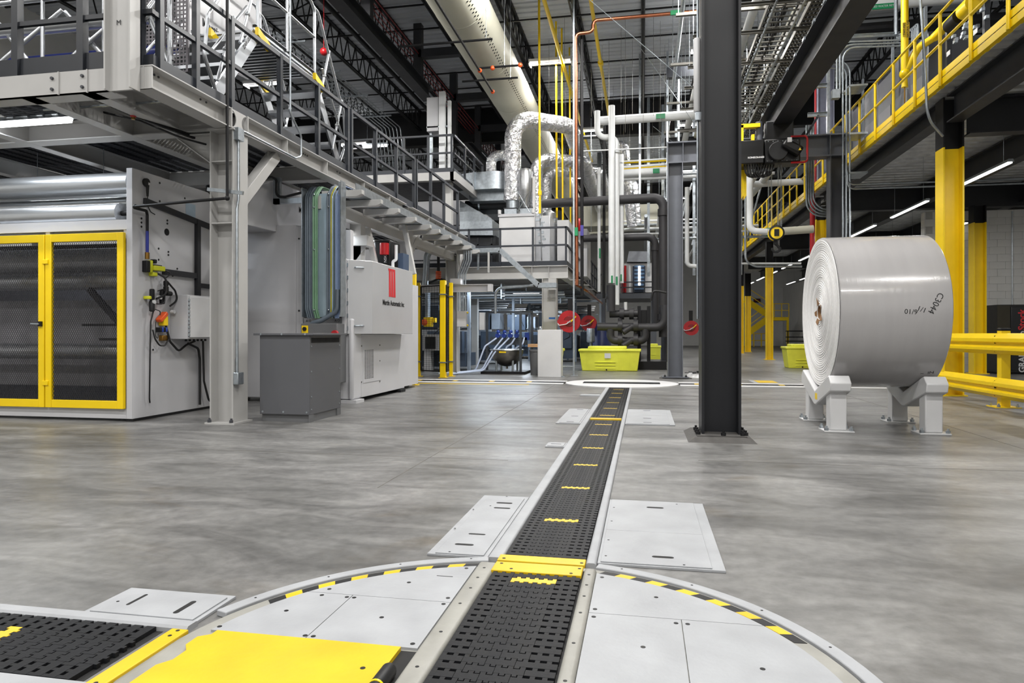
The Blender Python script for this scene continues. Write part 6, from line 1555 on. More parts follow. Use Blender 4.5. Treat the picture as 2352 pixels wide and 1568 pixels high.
# ============================================================= overhead: ducts, beams, pipes, trays, lamps
t = thing('fabric_duct', 'huge cream round air duct with rows of small holes under the roof', 'duct', (-4.1, 20, 8.6))
DRr = .62; DX, DZc = -4.1, 8.6
MB().lathe((DX, 2, DZc), (0, 1, 0), [(DRr, 0), (DRr, 44)], 40).build('duct', cream, t)
b = MB()
for y in range(3, 46, 3): b.lathe((DX, y, DZc), (0, 1, 0), [(DRr, 0), (DRr+.006, .01), (DRr+.006, .05), (DRr, .06)], 40, cap=False)
b.build('seam', cream, t)
b = MB()
for row, a_ in enumerate((312, 318)):
    for i in range(150):
        y = 7+.17*i+(.085 if row else 0); c_, s_ = math.cos(D(a_)), math.sin(D(a_)); n_ = V((c_, 0, s_))
        p = V((DX, y, DZc))+n_*(DRr+.002); tg = V((-s_, 0, c_))
        b.add([p+tg*(.03*math.cos(2*PI*k/6))+V((0, .03*math.sin(2*PI*k/6), 0)) for k in range(6)], [tuple(range(6))])
b.build('nozzle_holes', hole, t, kind='stuff', smooth=False)
sp = thing('sprinkler_line', 'thin black sprinkler pipe with orange fittings running under the cream duct', 'pipe', (-4.03, 12, 7.62))
MB().cyl((-4.03, 3, 7.65), (-4.03, 18.2, 7.65), .028, 8).build('main', nearblack, sp)
for y, x0, x1 in ((15.1, -5.6, -3.35), (16.7, -4.03, -3.0), (17.5, -4.7, -3.2)): MB().cyl((x0, y, 7.72), (x1, y, 7.72), .028, 8).build('branch', nearblack, sp)
for c_ in ((-4.03, 16.7, 7.66), (-3.0, 16.7, 7.72), (-4.03, 18.2, 7.65), (-3.7, 16.7, 7.7)): MB().sphere(c_, .06, 8, 6).build('orange_fitting', orange, sp)
b = MB()
for y, x in ((15.1, -3.5), (16.7, -3.4), (17.5, -3.4), (6, -4.03), (10, -4.03), (13, -4.03)): b.cyl((x, y, 7.7), (x, y, 9.9), .006, 5)
b.build('hanger_rod', galv, sp, kind='stuff')
# suspended dark beams with stepped hangers
sb = thing('suspended_beam', 'dark beam hung below the roof on stepped posts, left of the cream duct', 'beam', (-6.85, 12, 8.6))
MB().ibeam((-6.85, 4, 8.78), (-6.85, 21.3, 8.78), .36, .34, .03, .02).build('beam', beam, sb)
MB().ibeam((-6.5, 25, 8.1), (-6.5, 40, 8.1), .36, .34, .03, .02).build('beam', beam, sb)
for y, z0 in ((12.6, 8.96), (16.2, 8.96), (20.2, 8.96), (24.2, 8.3), (28, 8.28), (32, 8.28)):
    MB().box(-6.95, -6.70, y-.12, y+.12, z0, 10.6).build('hanger_post', beam, sb)
    MB().box(-6.8, -5.5, y-.12, y+.12, 9.55, 9.8).build('arm', beam, sb)
rp = thing('red_conduits', 'bundle of thin dark red conduits under the roof turning across the hall', 'pipe', (-6.8, 14, 9.7))
for i in range(5):
    x = -7.3+.13*i
    MB().tube([(x, 34, 9.66), (x, 13.2+.25*i, 9.66), (-1.2, 13.2+.25*i, 9.66)], .016, 6, bend=.2).build('conduit', mat('dark_red_conduit', '7a1418', .45) if i == 0 else MATS['dark_red_conduit'], rp)
gp = thing('grey_conduits', 'rack of thin grey conduits high over the left platform', 'pipe', (-9, 18, 8.6))
for i in range(8): MB().tube([(-9.6+.14*i, 15.5, 8.5), (-9.6+.14*i, 23.5, 8.5), (-9.6+.14*i, 23.9, 7.2)], .018, 6, bend=.2).build('conduit', galv, gp)
for y in (16, 18, 20, 22): MB().bar((-9.8, y, 8.46), (-8.4, y, 8.46), .04, .04).build('strut', galv, gp)
fp = thing('fire_main', 'dark sprinkler main with an orange coupling along a joist at upper left', 'pipe', (-9.5, 12, 9.75))
MB().cyl((-8.2, 12.6, 9.72), (-8.2, 40, 9.72), .07, 10).build('pipe', nearblack, fp); MB().cyl((-8.2, 12.9, 9.72), (-5, 12.9, 9.72), .06, 10).build('branch', nearblack, fp)
MB().cyl((-8.2, 12.6, 9.72), (-8.2, 12.9, 9.72), .1, 12).build('orange_coupling', orange, fp)
MB().cyl((-7.9, 16, 8.2), (-7.9, 16, 9.7), .01, 6).build('drop_rod', red, fp); MB().sphere((-7.9, 16, 8.15), .1, 10, 6).build('red_bell', red, fp)

# high bay lamps: housings above each light
BAY_LABEL = {(-2.78, 20.75): 'bright twin-tube high-bay lamp above the foil ducts, nearest in view', (-2.2, 28): 'high-bay lamp just behind the top bend of the largest foil duct',
  (-3.3, 36.4): 'far bright high-bay lamp seen through the foil ducts', (-3.3, 43): 'farthest high-bay lamp low behind the foil ducts', (-12.4, 20.75): 'high-bay lamp seen under the aluminium stair landing',
  (-12.4, 28): 'high-bay lamp seen through the grey railing left of the strip lamp', (-8.4, 36.4): 'far high-bay lamp beside the white wireway cabinet', (-8.4, 43): 'farthest high-bay lamp right of the white wireway cabinet',
  (2.0, 20.75): 'high-bay lamp hidden right behind the dark column', (2.0, 28): 'high-bay lamp at the left edge of the dark column', (2.0, 36.4): 'far high-bay lamp among the pipes left of the dark column',
  (2.0, 43): 'farthest high-bay lamp among the pipes left of the dark column', (-12.4, 13.9): 'high-bay lamp over the front platform railing at the top edge', (-7.6, 13.9): 'high-bay lamp over the stair at the top edge'}
for i, (x, y) in enumerate(HIGH_BAYS):
    lab = BAY_LABEL.get((x, y))
    if not lab: continue
    t = thing('high_bay_lamp', lab, 'lamp', (x, y, LAMP_Z), 'high-bay lamps under the roof')
    MB().box(x-.66, x+.66, y-.19, y+.19, LAMP_Z-.05, LAMP_Z+.03).build('housing', white, t)
    MB().box(x-.66, x+.66, y-.02, y+.02, LAMP_Z-.10, LAMP_Z-.05).build('spine', white, t)
    for s_ in (-.64, .64): MB().box(x+s_-.02, x+s_+.02, y-.19, y+.19, LAMP_Z-.11, LAMP_Z-.05).build('end_cap', white, t)
    q = MB()
    for s_ in (-.6, .6): q.cyl((x+s_, y, LAMP_Z+.03), (x+s_, y, 9.9), .004, 5)
    q.build('hanger_wire', galv, t)

# upper platform with white wireway cabinet, far left of centre
UPZ = 5.45
up = thing('upper_platform', 'white framed upper platform beyond the left work platform', 'platform', (-6.8, 18.5, UPZ))
MB().box(-9.5, -5.05, 17.9, 18.1, UPZ-.22, UPZ).build('front_beam', offwhite, up); MB().box(-5.15, -5.0, 17.9, 21.5, UPZ-.22, UPZ).build('side_beam', offwhite, up)
MB().box(-9.5, -5.1, 18.0, 21.5, UPZ-.03, UPZ+.01).build('deck', gr, up)
for x in (-9.2, -5.3): MB().box(x-.1, x+.1, 18.2, 18.4, PZ1+.03 if x > -9 else 0, UPZ-.22).build('leg', offwhite, up)
MB().box(-5.4, -5.2, 21.2, 21.4, 0, UPZ-.22).build('leg', offwhite, up)
railing('dark railing around the upper platform under the white wireway', [(-8.6, 18.0), (-5.1, 18.0)], [(-8.4, 18), (-7.4, 18), (-6.5, 18.), (-5.8, 18), (-5.13, 18.0)], z0=UPZ, h=1.05, m=rd, post_w=.06)
railing('dark railing running back along the upper platform side', [(-5.08, 18.05), (-5.08, 21.4)], [(-5.08, 19.2), (-5.08, 20.3), (-5.08, 21.4)], z0=UPZ, h=1.05, m=rd, post_w=.06)
t = thing('wireway_cabinet', 'tall pale wireway cabinet with aluminium uprights on the upper platform', 'cabinet', (-5.7, 18.4, UPZ))
a, c_ = (-5.943,18.3,6.7), (-5.601,18.3,7.651)
MB().box(a[0], c_[0], 18.3, 18.7, a[2], c_[2]).build('case', machine, t, bevel=.01)
for u0, u1, v0, v1 in (((-5.573,18.25,5.6)[0], (-5.398,18.25,5.592)[0], UPZ, (-5.548,18.25,7.776)[2]), ((-5.324,18.3,5.6)[0], (-5.237,18.3,5.596)[0], UPZ, (-5.312,18.3,7.512)[2])):
    MB().box(u0, u1, 18.25, 18.35, v0, v1).build('upright', pipewhite, t)
MB().box(a[0], (-5.237,18.3,5.596)[0], 18.3, 18.34, a[2]+.1, a[2]+.14).build('cross_bar', galv, t)
MB().box(a[0]+.05, a[0]+.12, 18.4, 18.5, UPZ, a[2]).build('stand', galv, t)
t = thing('white_enclosure', 'white machine enclosure in the haze behind the platform railing', 'machine', (-7.5, 23, 0))
MB().box(-9.8, -5.8, 23, 26, 0, 5.7).build('body', machine, t, bevel=.02)
for z in (1.2, 2.4, 3.6, 4.8): MB().box(-9.8, -5.8, 22.98, 23, z, z+.04).build('band', dark, t)
MB().box(-5.8, -5.79, 23.2, 25.8, 1, 5).build('side_panel', galv, t)
s = thing('strip_light', 'three-part bright strip lamp seen through the railing far behind the left platform', 'lamp', (-7, 24, 6.9))
a, c_ = (-10.307,24,7.998), (-9.277,24,7.961)
for k in range(3):
    x0 = a[0]+(c_[0]-a[0])*k/3+.03; x1 = a[0]+(c_[0]-a[0])*(k+1)/3-.03
    MB().box(x0, x1, 23.95, 24.05, a[2], a[2]+.07).build('diffuser', glow, s)
MB().box(a[0], c_[0], 23.95, 24.05, a[2]+.07, a[2]+.13).build('housing', galv, s)
MB().cyl((a[0]+.2, 24, a[2]+.13), (a[0]+.2, 24, 9.9), .006, 5).cyl((c_[0]-.2, 24, a[2]+.13), (c_[0]-.2, 24, 9.9), .006, 5).build('hanger', galv, s)

# cable trays above the crane beam
def ladder(lab, x0, x1, y0, y1, z, step=.23, m=galv, rail=.1, cables=5):
    t = thing('ladder_tray', lab, 'cable tray', ((x0+x1)/2, y0, z))
    for x in (x0, x1): MB().box(x-.012, x+.012, y0, y1, z, z+rail).build('side_rail', m, t)
    n = int((y1-y0)/step); r0 = None
    for i in range(n):
        if r0 is None: r0 = MB().box(x0, x1, y0, y0+.04, z+.01, z+.03).build('rung', m, t)
        else: again(r0, (0, i*step, 0))
    b = MB()
    for k in range(cables):
        x = x0+.06+(x1-x0-.12)*k/max(1, cables-1); b.cyl((x, y0, z+.05), (x, y1, z+.05), .02+.006*(k % 2), 6)
    b.build('cable', rubber, t, kind='stuff')
    return t
trm = mat('tray_galvanised', '62605a', .5, .4, var=.2)
ladder('wide ladder cable tray overhead, nearer the dark column', 2.27, 2.86, 7, 26, 7.05, m=trm, cables=3)
ladder('narrow ladder cable tray overhead, right beside the crane beam', 3.0, 3.32, 7, 26, 7.05, .16, m=trm, cables=4)
for i, x in enumerate((2.31, 2.80)):
    t = tag(MB().cyl((x, 6, 6.90), (x, 24, 6.90), .022, 8).build('long_conduit', galv), ['thin bright conduit hung under the wide ladder tray, left one', 'thin bright conduit hung under the wide ladder tray, right one'][i], 'conduit')
t = thing('tray_supports', 'row of grey cross struts on rods carrying the ladder trays', 'support', (2.2, 14, 6.98))
for y in (7.4, 9.6, 11.6, 12.9, 14.1, 15.7, 17.0, 18.6, 20.5, 23):
    q = MB().channel((.98, y, 6.985), (3.45, y, 6.985), .05, .06).build('strut', trm, t)
    b = MB()
    for x in (1.1, 2.93, 3.4): b.cyl((x, y, 7.0), (x, y, 9.9), .007, 5)
    b.build('rod', galv, q)
t = thing('pipe_bank', 'bank of pale pipes running along above the ladder trays', 'pipe', (2, 15, 8))
for i, (x, z, r, m) in enumerate(((1.5, 8.1, .11, pipewhite), (1.9, 8.3, .08, cream), (2.4, 8.2, .1, pipewhite), (2.9, 8.4, .07, galv), (3.3, 8.1, .09, cream), (.9, 8.6, .05, galv))):
    MB().cyl((x, 8, z), (x, 27.5, z), r, 12).build('pipe', m, t)
for y in (9, 12, 15.2, 18, 21, 24): MB().box(.7, 3.6, y-.04, y+.04, 7.92, 7.98).build('trapeze', trm, t)
b = MB()
for y in (9, 12, 15.2, 18, 21, 24): b.cyl((.75, y, 7.95), (.75, y, 9.9), .008, 5).cyl((3.55, y, 7.95), (3.55, y, 9.9), .008, 5)
b.build('rod', galv, t, kind='stuff')
# conduits on the right gantry post
t = thing('conduit_group', 'group of bright conduits bending down beside the right gantry post', 'conduit', (4.5, 15.9, 5))
for i in range(3):
    d_ = .055*i
    a, e_, f_ = (3.851,15.9,6.994), (4.399,15.9,6.953), (4.399,15.9,3.106)
    MB().tube([(a[0], 15.9+d_, a[2]-d_), (e_[0]-d_, 15.9+d_, e_[2]-d_), (f_[0]-d_, 15.9+d_, f_[2] if i < 2 else 2.3)], .021, 8, bend=.28).build('conduit', galv, t)
for v_ in ((4.337,15.9,6.391)[2], (4.337,15.9,5.353)[2], (4.337,15.9,4.504)[2]): MB().box(4.38, 4.75, 15.86, 16.42, v_, v_+.04).build('clamp_strut', galv, t)
a = (4.337,15.9,4.268)
MB().tube([(a[0], 15.88, a[2]+.3), (a[0], 15.88, a[2]), (9.0, 15.88, a[2]-.02)], .018, 8, bend=.2).build('branch_conduit', galv, t)
MB().tube([(a[0], 15.85, a[2]+.2), (a[0], 15.85, a[2]-.1), (9.0, 15.85, a[2]-.12)], .018, 8, bend=.2).build('branch_conduit', galv, t)
t = thing('conduit_group', 'second group of conduits running across above the right gantry post', 'conduit', (4.4, 15.5, 8))
for i in range(3):
    d_ = .06*i
    a, e_, f_ = (5.267,15.5,7.166), (4.031,15.5,7.22), (4.031,15.5,6.132)
    MB().tube([(a[0], 15.5, a[2]-d_), (e_[0]+d_, 15.5, e_[2]-d_), (f_[0]+d_, 15.5, f_[2])], .022, 8, bend=.25).build('conduit', galv, t)
MB().channel((4.169,15.6,7.362), (5.284,15.6,7.335), .05, .08).build('strut', galv, t)
for u_ in ((5.217,15.6,8.054), ): MB().cyl((u_[0], 15.6, u_[2]+.6), (u_[0], 15.6, (5.217,15.6,7.322)[2]), .04, 8).build('hanger_pipe', galv, t)
MB().box((3.919,15.4,6.087)[0], (4.073,15.4,6.076)[0], 15.4, 15.55, (3.919,15.4,6.013)[2], (3.919,15.4,6.197)[2]).build('box', galv, t)
t = thing('strut_rack', 'galvanised strut frame beyond the crane beam end', 'frame', (4, 17.3, 6))
for v_ in ((4.094,17.3,6.935)[2], (4.094,17.3,6.253)[2]): MB().channel(((3.85,17.3,6.952)[0], 17.3, v_), ((4.335,17.3,6.919)[0], 17.3, v_), .06, .1).build('rail', galv, t)
MB().channel((4.306,17.3,7.612), (4.306,17.3,5.755), .06, .1).build('upright', galv, t)
MB().bar((3.704,17.3,5.58), (4.094,17.3,6.232), .05, .05).build('brace', dark, t)
t = thing('conduit_group', 'thick bundle of conduits dropping behind the gantry beam and bending right', 'conduit', (4, 17.2, 4))
for i in range(4):
    d_ = .05*i
    a, e_, f_ = (3.977,17.3,5.41), (3.977,17.3,3.971), (4.403,17.3,3.894)
    MB().tube([(a[0]-.15+d_, 17.3, a[2]+.6), (e_[0]-.15+d_, 17.3, e_[2]+d_-.1), (f_[0]+.3, 17.3, f_[2]+d_-.1)], .025, 8, bend=.35).build('conduit', galv, t)
t = tag(MB().cyl(((4.713,20.6,3.591)[0], 20.6, 0), ((4.713,20.6,5.565)[0], 20.6, 5.0), .07, 12).build('sprinkler_riser', red), 'red sprinkler riser pipe behind the top of the paper roll', 'pipe')
wp0 = wpipe('white pipe dropping left of the hook block and bending right behind it', [(2.71,18.5,5.115), (2.71,18.5,3.708), (3.223,18.5,3.659)], .085, .18)
for x_, z_ in (((2.71,18.5,5.115)[0], (2.71,18.5,5.115)[2]),): MB().cyl((x_, 18.5, z_-.05), (x_, 18.5, 8.0), .008, 5).cyl((x_-.02, 18.5, 8.0), (3.82, 18.5, 8.0), .012, 5).cyl((3.8, 18.5, 8.0), (3.8, 18.5, 9.95), .008, 5).build('rod', galv, wp0)
t = thing('white_pipe', 'cream pipe with a green band running right from the hook block', 'pipe', (3.5, 18.6, 3.5), 'white jacketed pipes')
MB().cyl((3.219,18.6,3.674), (4.276,18.6,3.723), .1, 14).build('pipe', cream, t)
MB().cyl((3.133,18.6,3.677), (3.261,18.6,3.673), .115, 14).build('green_band', green, t)
w4 = wpipe('white pipe crossing high behind the hoist cables', [(2.94,22,5.628), (4.834,22,5.669)], .1, .1)
for x in (2.6, 3.8): MB().cyl((x, 22, 5.8), (x, 22, 10.7), .008, 5).build('rod', galv, w4)
for i, (u, v) in enumerate(((1738, 400), (1765, 397))):
    t = thing('open_pipe_end', 'dark open pipe end behind the hoist cables, ' + ['left one', 'right one'][i], 'pipe', (3.271,21,5.72))
    c_ = ((3.234,21,5.696), (3.598,21,5.731))[i]
    MB().cyl(c_, (c_[0], 24, c_[2]), .1, 14).build('pipe', pipewhite, t); MB().cyl((c_[0], 20.98, c_[2]), (c_[0], 21.0, c_[2]), .085, 14).build('bore', hole, t)
w3 = wpipe('thin white level pipe low behind the far yellow columns', [(3.207,24,3.408), (5.138,24,3.371)], .035, .1)
MB().cyl((5.4, 24, 3.5), (5.4, 24, 5.06), .006, 5).build('rod', galv, w3)
t = tag(MB().tube([((3.235,23,5.199)[0], 23., 9.9), (3.235,23,3.377), (3.542,23,3.203), (4.95,23,3.177)], .035, 8, bend=.3).build('grey_pipe', galv), 'grey pipe curving down and right beside the far yellow columns', 'pipe')
# roof column standing on the mezzanine line
t = thing('roof_column', 'light grey roof column rising above the mezzanine behind the crane beam', 'column', (5.16, 21.2, 5.2))
hcolumn(MB(), 4.95, 5.40, 21.0, 21.4, 5.18, 9.9, .03, .02).build('shaft', mat('roof_column_grey', '8f92a4', .5), t)
MB().cyl((4.88, 20.95, 5.2), (4.88, 20.95, 9.9), .03, 8).build('red_pipe', red, t)
# cabinets on the mezzanine
t = thing('switchgear', 'row of dark grey switchgear cabinets behind the yellow mezzanine railing', 'cabinet', (5.7, 17, DK))
for i in range(6):
    y = 14.8+1.0*i; MB().box(5.55, 6.3, y+.01, y+.99, DK, DK+1.85+.15*(i % 2)).build('cabinet', colgrey, t, bevel=.008)
    MB().box(5.535, 5.55, y+.1, y+.9, DK+.15, DK+1.1).build('door', cabgrey, t)
for y in (14.7, 14.78, 16.5, 18.6): MB().channel((5.45, y, DK), (5.45, y, DK+2.3), .05, .05).build('strut', galv, t)
b = MB()
for k in range(5): b.tube([(5.5, 15.2+.08*k, DK+1.9), (5.5, 15.2+.08*k, DK+2.2), (5.5, 16.4, DK+2.3+.04*k)], .02, 6, bend=.1)
b.build('conduit', galv, t, kind='stuff')
# chilled water main, beam, gas riser and valve train over the mezzanine
wm = thing('chilled_water_main', 'white chilled water main with a green label across the top right', 'pipe', (7, 17, 8.5))
a = (5.011,17,8.624); 
MB().cyl((a[0]-.5, 17, a[2]), (13, 17, a[2]), .14, 16).build('pipe', pipewhite, wm)
g0, g1 = (5.127,16.8,8.499), (5.582,16.8,8.458)
gl_ = MB().box(g0[0], g1[0], 16.82, 16.84, g0[2]-.07, g0[2]+.05).build('green_label', green, wm)
words('lettering', 'CHILLED WATER RETURN', .062, ((g0[0]+g1[0])/2, 16.82, g0[2]-.01), (1, 0, 0), (0, 0, 1), white, wm)
MB().box(a[0]-.6, 13, 17.5, 17.9, a[2]-.36, a[2]-.2).build('dark_beam', nearblack, wm)
t = thing('natural_gas_riser', 'thick yellow natural gas pipe with black lettering coming down behind the mezzanine railing', 'pipe', (5.05, 14.5, 6))
a = (5.005,14.5,6.146)
MB().cyl((a[0], 14.5, a[2]), (a[0], 14.5, 9.8), .066, 16).build('pipe', yellow, t)
MB().sphere((a[0], 14.5, a[2]-.04), .1, 12, 8).build('valve', yellow, t); MB().cyl((a[0], 14.5, a[2]-.3), (a[0], 14.5, a[2]-.1), .06, 12, r2=.045).build('reducer', yellow, t)
MB().cyl((a[0], 14.5, a[2]-.85), (a[0], 14.5, a[2]-.3), .014, 6).build('drain', brass, t)
q = MB().box(a[0]-.06, a[0]+.06, 14.43, 14.435, (5.005,14.5,6.799)[2], (5.005,14.5,7.079)[2]).build('label', yplate, t)
words('lettering', 'NATURAL GAS', .05, (a[0]+.03, 14.43, (5.005,14.5,6.952)[2]), (0, 0, 1), (-1, 0, 0), ink, t, bold=.001)
words('lettering', 'TWO PSIG', .05, (a[0]-.03, 14.43, (5.005,14.5,6.952)[2]), (0, 0, 1), (-1, 0, 0), ink, t, bold=.001)
t = thing('gas_train', 'yellow gas line with a blue valve and grey actuators behind the mezzanine railing', 'pipe', (5.5, 12, 6.7))
MB().cyl((5.5, 8, 6.74), (5.5, 14.4, 6.74), .085, 14).build('pipe', yellow, t); MB().tube([(5.5, 14.4, 6.74), (5.25, 14.5, 6.6), (a[0], 14.5, a[2])], .07, 12, bend=.1).build('elbow', yellow, t)
MB().cyl((5.48, 11.55, 6.55), (5.48, 11.95, 6.55), .17, 18).build('blue_valve', mat('deep_blue_valve', '1d2c80', .4), t)
MB().cyl((5.42, 10.9, 6.62), (5.42, 11.25, 6.62), .19, 18).build('grey_actuator', slate, t); MB().cyl((5.42, 10.5, 6.62), (5.42, 10.9, 6.62), .18, 18).build('yellow_actuator', yellow, t)
MB().cyl((5.45, 13.2, 6.6), (5.45, 13.6, 6.6), .13, 16).build('black_valve', nearblack, t); MB().cyl((5.45, 12.7, 6.6), (5.45, 13.05, 6.6), .14, 16).build('yellow_actuator', yellow, t)
for y in (12.4, 10.3, 13.8): MB().box(5.46, 5.54, y-.04, y+.04, DK, 6.66).build('stand', dark, t)
MB().cyl((5.7, 10.2, 6.3), (6.3, 9.8, 6.0), .05, 10).build('grey_stub', slate, t)
for c_ in ((5.3, 13.3, 6.0), (5.3, 12.3, 5.95)): MB().box(c_[0]-.005, c_[0], c_[1]-.07, c_[1]+.07, c_[2]-.04, c_[2]+.04).build('tag', white, t)
b = MB(); random.seed(11)
for k in range(16): b.cbox((5.4+random.uniform(-.05, .1), 12.2+random.uniform(0, 1.3), 6.2+random.uniform(-.1, .15)), .05, .08, .05)
b.build('small_fittings', galv, t, kind='stuff')
t = tag(MB().tube([(4.154,11.4,6.137), (4.215,11.4,5.202), (4.251,11.4,4.325), (4.618,11.8,4.153)], .02, 8, bend=.3).build('loose_conduit', galv), 'bright thin conduit running down across the yellow railing to the mezzanine column', 'conduit')

# rods and wires hanging from the roof in the middle
random.seed(21)
b = MB()
for k in range(60):
    x = random.uniform(-3.2, 1.2); y = random.uniform(19, 34); b.cyl((x, y, random.uniform(6.0, 8.2)), (x, y, 9.9), .004, 4)
b.build('hanger_rod', trm, ceiling, kind='stuff')
for i, (a, c_) in enumerate(((((-1.218,16,8.838)), ((1.097,16,6.647))), (((0.31,22,7.591)), ((0.979,22,7.006))), (((-0.21,20,9.472)), ((1.491,20,6.927))))):
    MB().cyl(a, c_, .008, 5).build('guy_wire', galv, ceiling)
for i, (u, lab) in enumerate(((0, 'left'), (1, 'middle'), (2, 'right'))):
    x = (-.1, .75, 1.1)[i]
    MB().box(x-.03, x+.03, 22-.03, 22+.03, 5.2, 9.9).build('strut_hanger', galv, ceiling)
for y, x0, x1, z in ((21, -.3, 1.6, 8.9), (24, -.3, 1.6, 8.6), (26, -.2, 1.5, 8.2)):
    MB().box(x0+1.0, x1+1.2, y-.1, y+.1, z-.2, z+.1).build('dark_plate', dark, ceiling)
# pipe racks filling the far right of the hall
t = thing('pipe_rack', 'dense rack of white and grey pipes far behind the gantry frame', 'pipe rack', (1.5, 26, 4))
random.seed(4)
rb = MB(); rw = MB(); ry = MB()
for k in range(11):
    z = 4.3+.42*k; y = 24+1.6*(k % 5)
    (rw if k % 3 else rb).cyl((-.9, y, z), (4.3, y, z), random.uniform(.03, .09), 8)
for k in range(8):
    x = .1+.5*k; (rw if k % 2 else rb).cyl((x, 24.5, 5.2+.3*(k % 4)), (x, 44, 5.2+.3*(k % 4)), .06, 8)
for k in range(7):
    x = .2+.55*k; rb.box(x-.05, x+.05, 26+k % 3, 26.1+k % 3, 0.0 if k in (2, ) else 3.2, 9.9)
ry.cyl((-.9, 25.2, 7.3), (1.2, 25.2, 7.3), .06, 8).cyl((-.9, 25.4, 7.1), (1.2, 25.4, 7.1), .05, 8)
rb.build('grey_pipes', galv, t, kind='stuff'); rw.build('white_pipes', pipewhite, t, kind='stuff'); ry.build('yellow_pipes', yellow, t, kind='stuff')
for k in range(6): MB().bar((.5+.6*k, 25, 4.2), (1.1+.6*k, 25, 6.4), .05, .05).build('brace', galv, t)
t = thing('cream_plenum', 'cream rectangular air plenum far behind the white pipes', 'duct', (0, 33, 5.5))
MB().box((-2.827,33,6.638)[0], (1.149,33,6.511)[0], 33, 35, (-0.754,33,6.219)[2], (-0.754,33,7.195)[2]).build('plenum', cream, t)
MB().box((-2.2,33,8.293)[0], (-1.992,33,8.284)[0], 33.5, 33.6, (-0.754,33,7.195)[2], 9.9).box((0.868,33,8.165)[0], (1.069,33,8.157)[0], 33.5, 33.6, (-0.754,33,7.195)[2], 9.9).build('hanger', galv, t)
t = thing('cross_ladder', 'pale ladder tray slung across in front of the cream plenum', 'cable tray', (0, 28, 5))
for dz in (0, .22): MB().bar((-2.398,28,5.15), (0.941,28,5.336), .04, .05).build('side_rail', cream, t) if dz == 0 else MB().bar(((-2.398,28,5.15)[0], 28.5, (-2.398,28,5.15)[2]+.05), ((0.941,28,5.336)[0], 28.5, (0.941,28,5.336)[2]+.05), .04, .05).build('side_rail', cream, t)
a, c_ = V((-2.398,28,5.15)), V((0.941,28,5.336))
for k in range(12):
    p = a+(c_-a)*((k+.5)/12); MB().bar(p, p+V((0, .5, .05)), .06, .03).build('rung', cream, t)
MB().cyl((a.x+.3, 28.2, a.z), (a.x+.3, 28.2, 9.9), .01, 5).cyl((c_.x-.3, 28.2, c_.z), (c_.x-.3, 28.2, 9.9), .01, 5).build('rod', galv, t)
# far right background: yellow stairs, sign, shelf cart, door
ys_ = thing('yellow_stair', 'yellow switchback stair with landing against the far wall at right', 'stair', (7, 55, 0))
def S3(u, v): return None
L1, L2 = (7.703,55,3.665), (9.328,55,2.516)
B1, B2 = (9.158,54,2.13), (7.658,54,0.984)
MB().bar(L1, L2, .1, .45).build('stringer', yellow, ys_); MB().bar(B1, B2, .1, .45).build('stringer', yellow, ys_)
a, c_ = (9.117,54.5,2.239), (10.71,54.5,2.232)
MB().box(a[0], c_[0], 54, 56, a[2]-.2, a[2]+.05).build('landing', yellow, ys_)
MB().box(c_[0]-.15, c_[0], 54, 54.15, 0, a[2]-.2).build('leg', yellow, ys_); MB().box(a[0], a[0]+.15, 54, 54.15, 0, a[2]-.2).build('leg', yellow, ys_)
for dz in (.55, 1.05):
    MB().bar((a[0], 54, a[2]+dz), (c_[0], 54, a[2]+dz), .05, .05).build('rail', yellow, ys_)
    MB().bar((L1[0], 55, L1[2]+dz), (L2[0], 55, L2[2]+dz), .05, .05).build('rail', yellow, ys_); MB().bar((B1[0], 54, B1[2]+dz), (B2[0], 54, B2[2]+dz), .05, .05).build('rail', yellow, ys_)
for f in (0, .33, .66, .98): MB().box(a[0]+(c_[0]-a[0])*f, a[0]+(c_[0]-a[0])*f+.05, 54, 54.05, a[2], a[2]+1.05).build('rail_post', yellow, ys_)
t = thing('floor_railing', 'low yellow floor railing at the foot of the far stairs', 'railing', (6, 53, 0))
a, c_ = (8.146,57.446,0), (9.796,57.763,0)
for z in (.5, 1.05): MB().bar((a[0], a[1], z), (c_[0], c_[1], z), .06, .06).build('rail', yellow, t)
for f in (0, .35, .7, 1): MB().box(a[0]+(c_[0]-a[0])*f-.04, a[0]+(c_[0]-a[0])*f+.04, a[1]-.04, a[1]+.04, 0, 1.05).build('post', yellow, t)
t = thing('exit_sign', 'small dark red exit sign high on the far wall above the stairs', 'sign', (9.66,61.8,3.903))
c_ = (9.66,61.8,3.903)
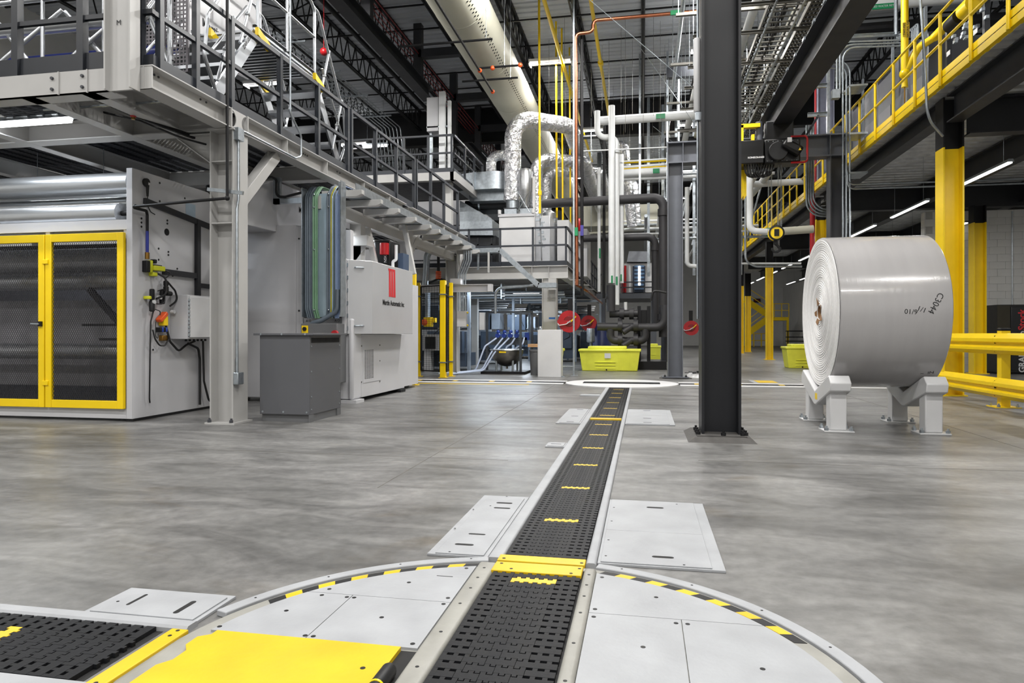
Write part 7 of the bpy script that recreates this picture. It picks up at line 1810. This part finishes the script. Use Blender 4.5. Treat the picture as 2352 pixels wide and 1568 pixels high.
MB().box(c_[0]-.27, c_[0]+.27, 61.8, 62.0, c_[2]-.16, c_[2]+.16).build('plate', nearblack, t); words('lettering', 'EXIT', .22, (c_[0], 61.8, c_[2]), (1, 0, 0), (0, 0, 1), red, t, bold=.004)
t = thing('shelf_cart', 'black wheeled rack with bars left of the paper roll, far off', 'cart', (7, 33, 0))
a, c_ = (10.039,51.235,0), (11.373,51.491,0)
Yc = a[1]
for v0, v1 in ((760, 764), (773, 777), (782, 786)):
    z = 1.05-(v0-766)/1568*Yc; 
    MB().box(a[0], c_[0]+.4, Yc, Yc+.6, z-.05, z+.02).build('shelf', nearblack, t)
for x in (a[0]+.05, c_[0]+.3): MB().box(x-.03, x+.03, Yc, Yc+.06, .12, 1.2).build('post', nearblack, t); MB().cyl((x, Yc-.02, .07), (x, Yc+.04, .07), .07, 10).build('wheel', rubber, t)
d1 = setting(MB().box(11.74, 11.8, 46, 48.2, 0, 2.6).build('door_1', mat('door_grey', '6a6b6e', .5)))
# equipment seen under the left platform, behind the front machine
t = thing('lower_platform', 'dark railed lower platform with aluminium trusses behind the front machine', 'platform', (-8, 11, 3))
MB().box(-11, -6.4, 10.2, 10.3, 2.86, 3.06).build('beam', offwhite, t)
for x in (-10.4, -9.4, -8.4, -7.4, -6.5): MB().box(x-.03, x+.03, 10.2, 10.26, 3.06, 3.42).build('post', dark, t)
for x in (-10.5, -6.45): MB().box(x-.06, x+.06, 10.2, 10.3, 0, 2.86).build('leg', offwhite, t)
MB().bar((-11, 10.22, 3.25), (-6.4, 10.22, 3.25), .04, .04).build('rail', dark, t)
for x in (-8.6, -7.8): MB().cyl((x, 10.6, 3.06), (x+.7, 10.8, 3.42), .03, 8).build('truss_tube', alu, t); MB().cyl((x+.7, 10.6, 3.06), (x, 10.8, 3.42), .03, 8).build('truss_tube', alu, t)
tag(MB().tube([(-6.4, 9.4, 2.95), (-6.35, 9.2, 3.1), (-6.2, 8.9, 3.18), (-6.05, 8.7, 3.12), (-6.0, 8.6, 3.03)], .035, 8, bend=.2).build('arched_hose', rubber), 'thick black hose arching over the top of the side panel', 'hose')
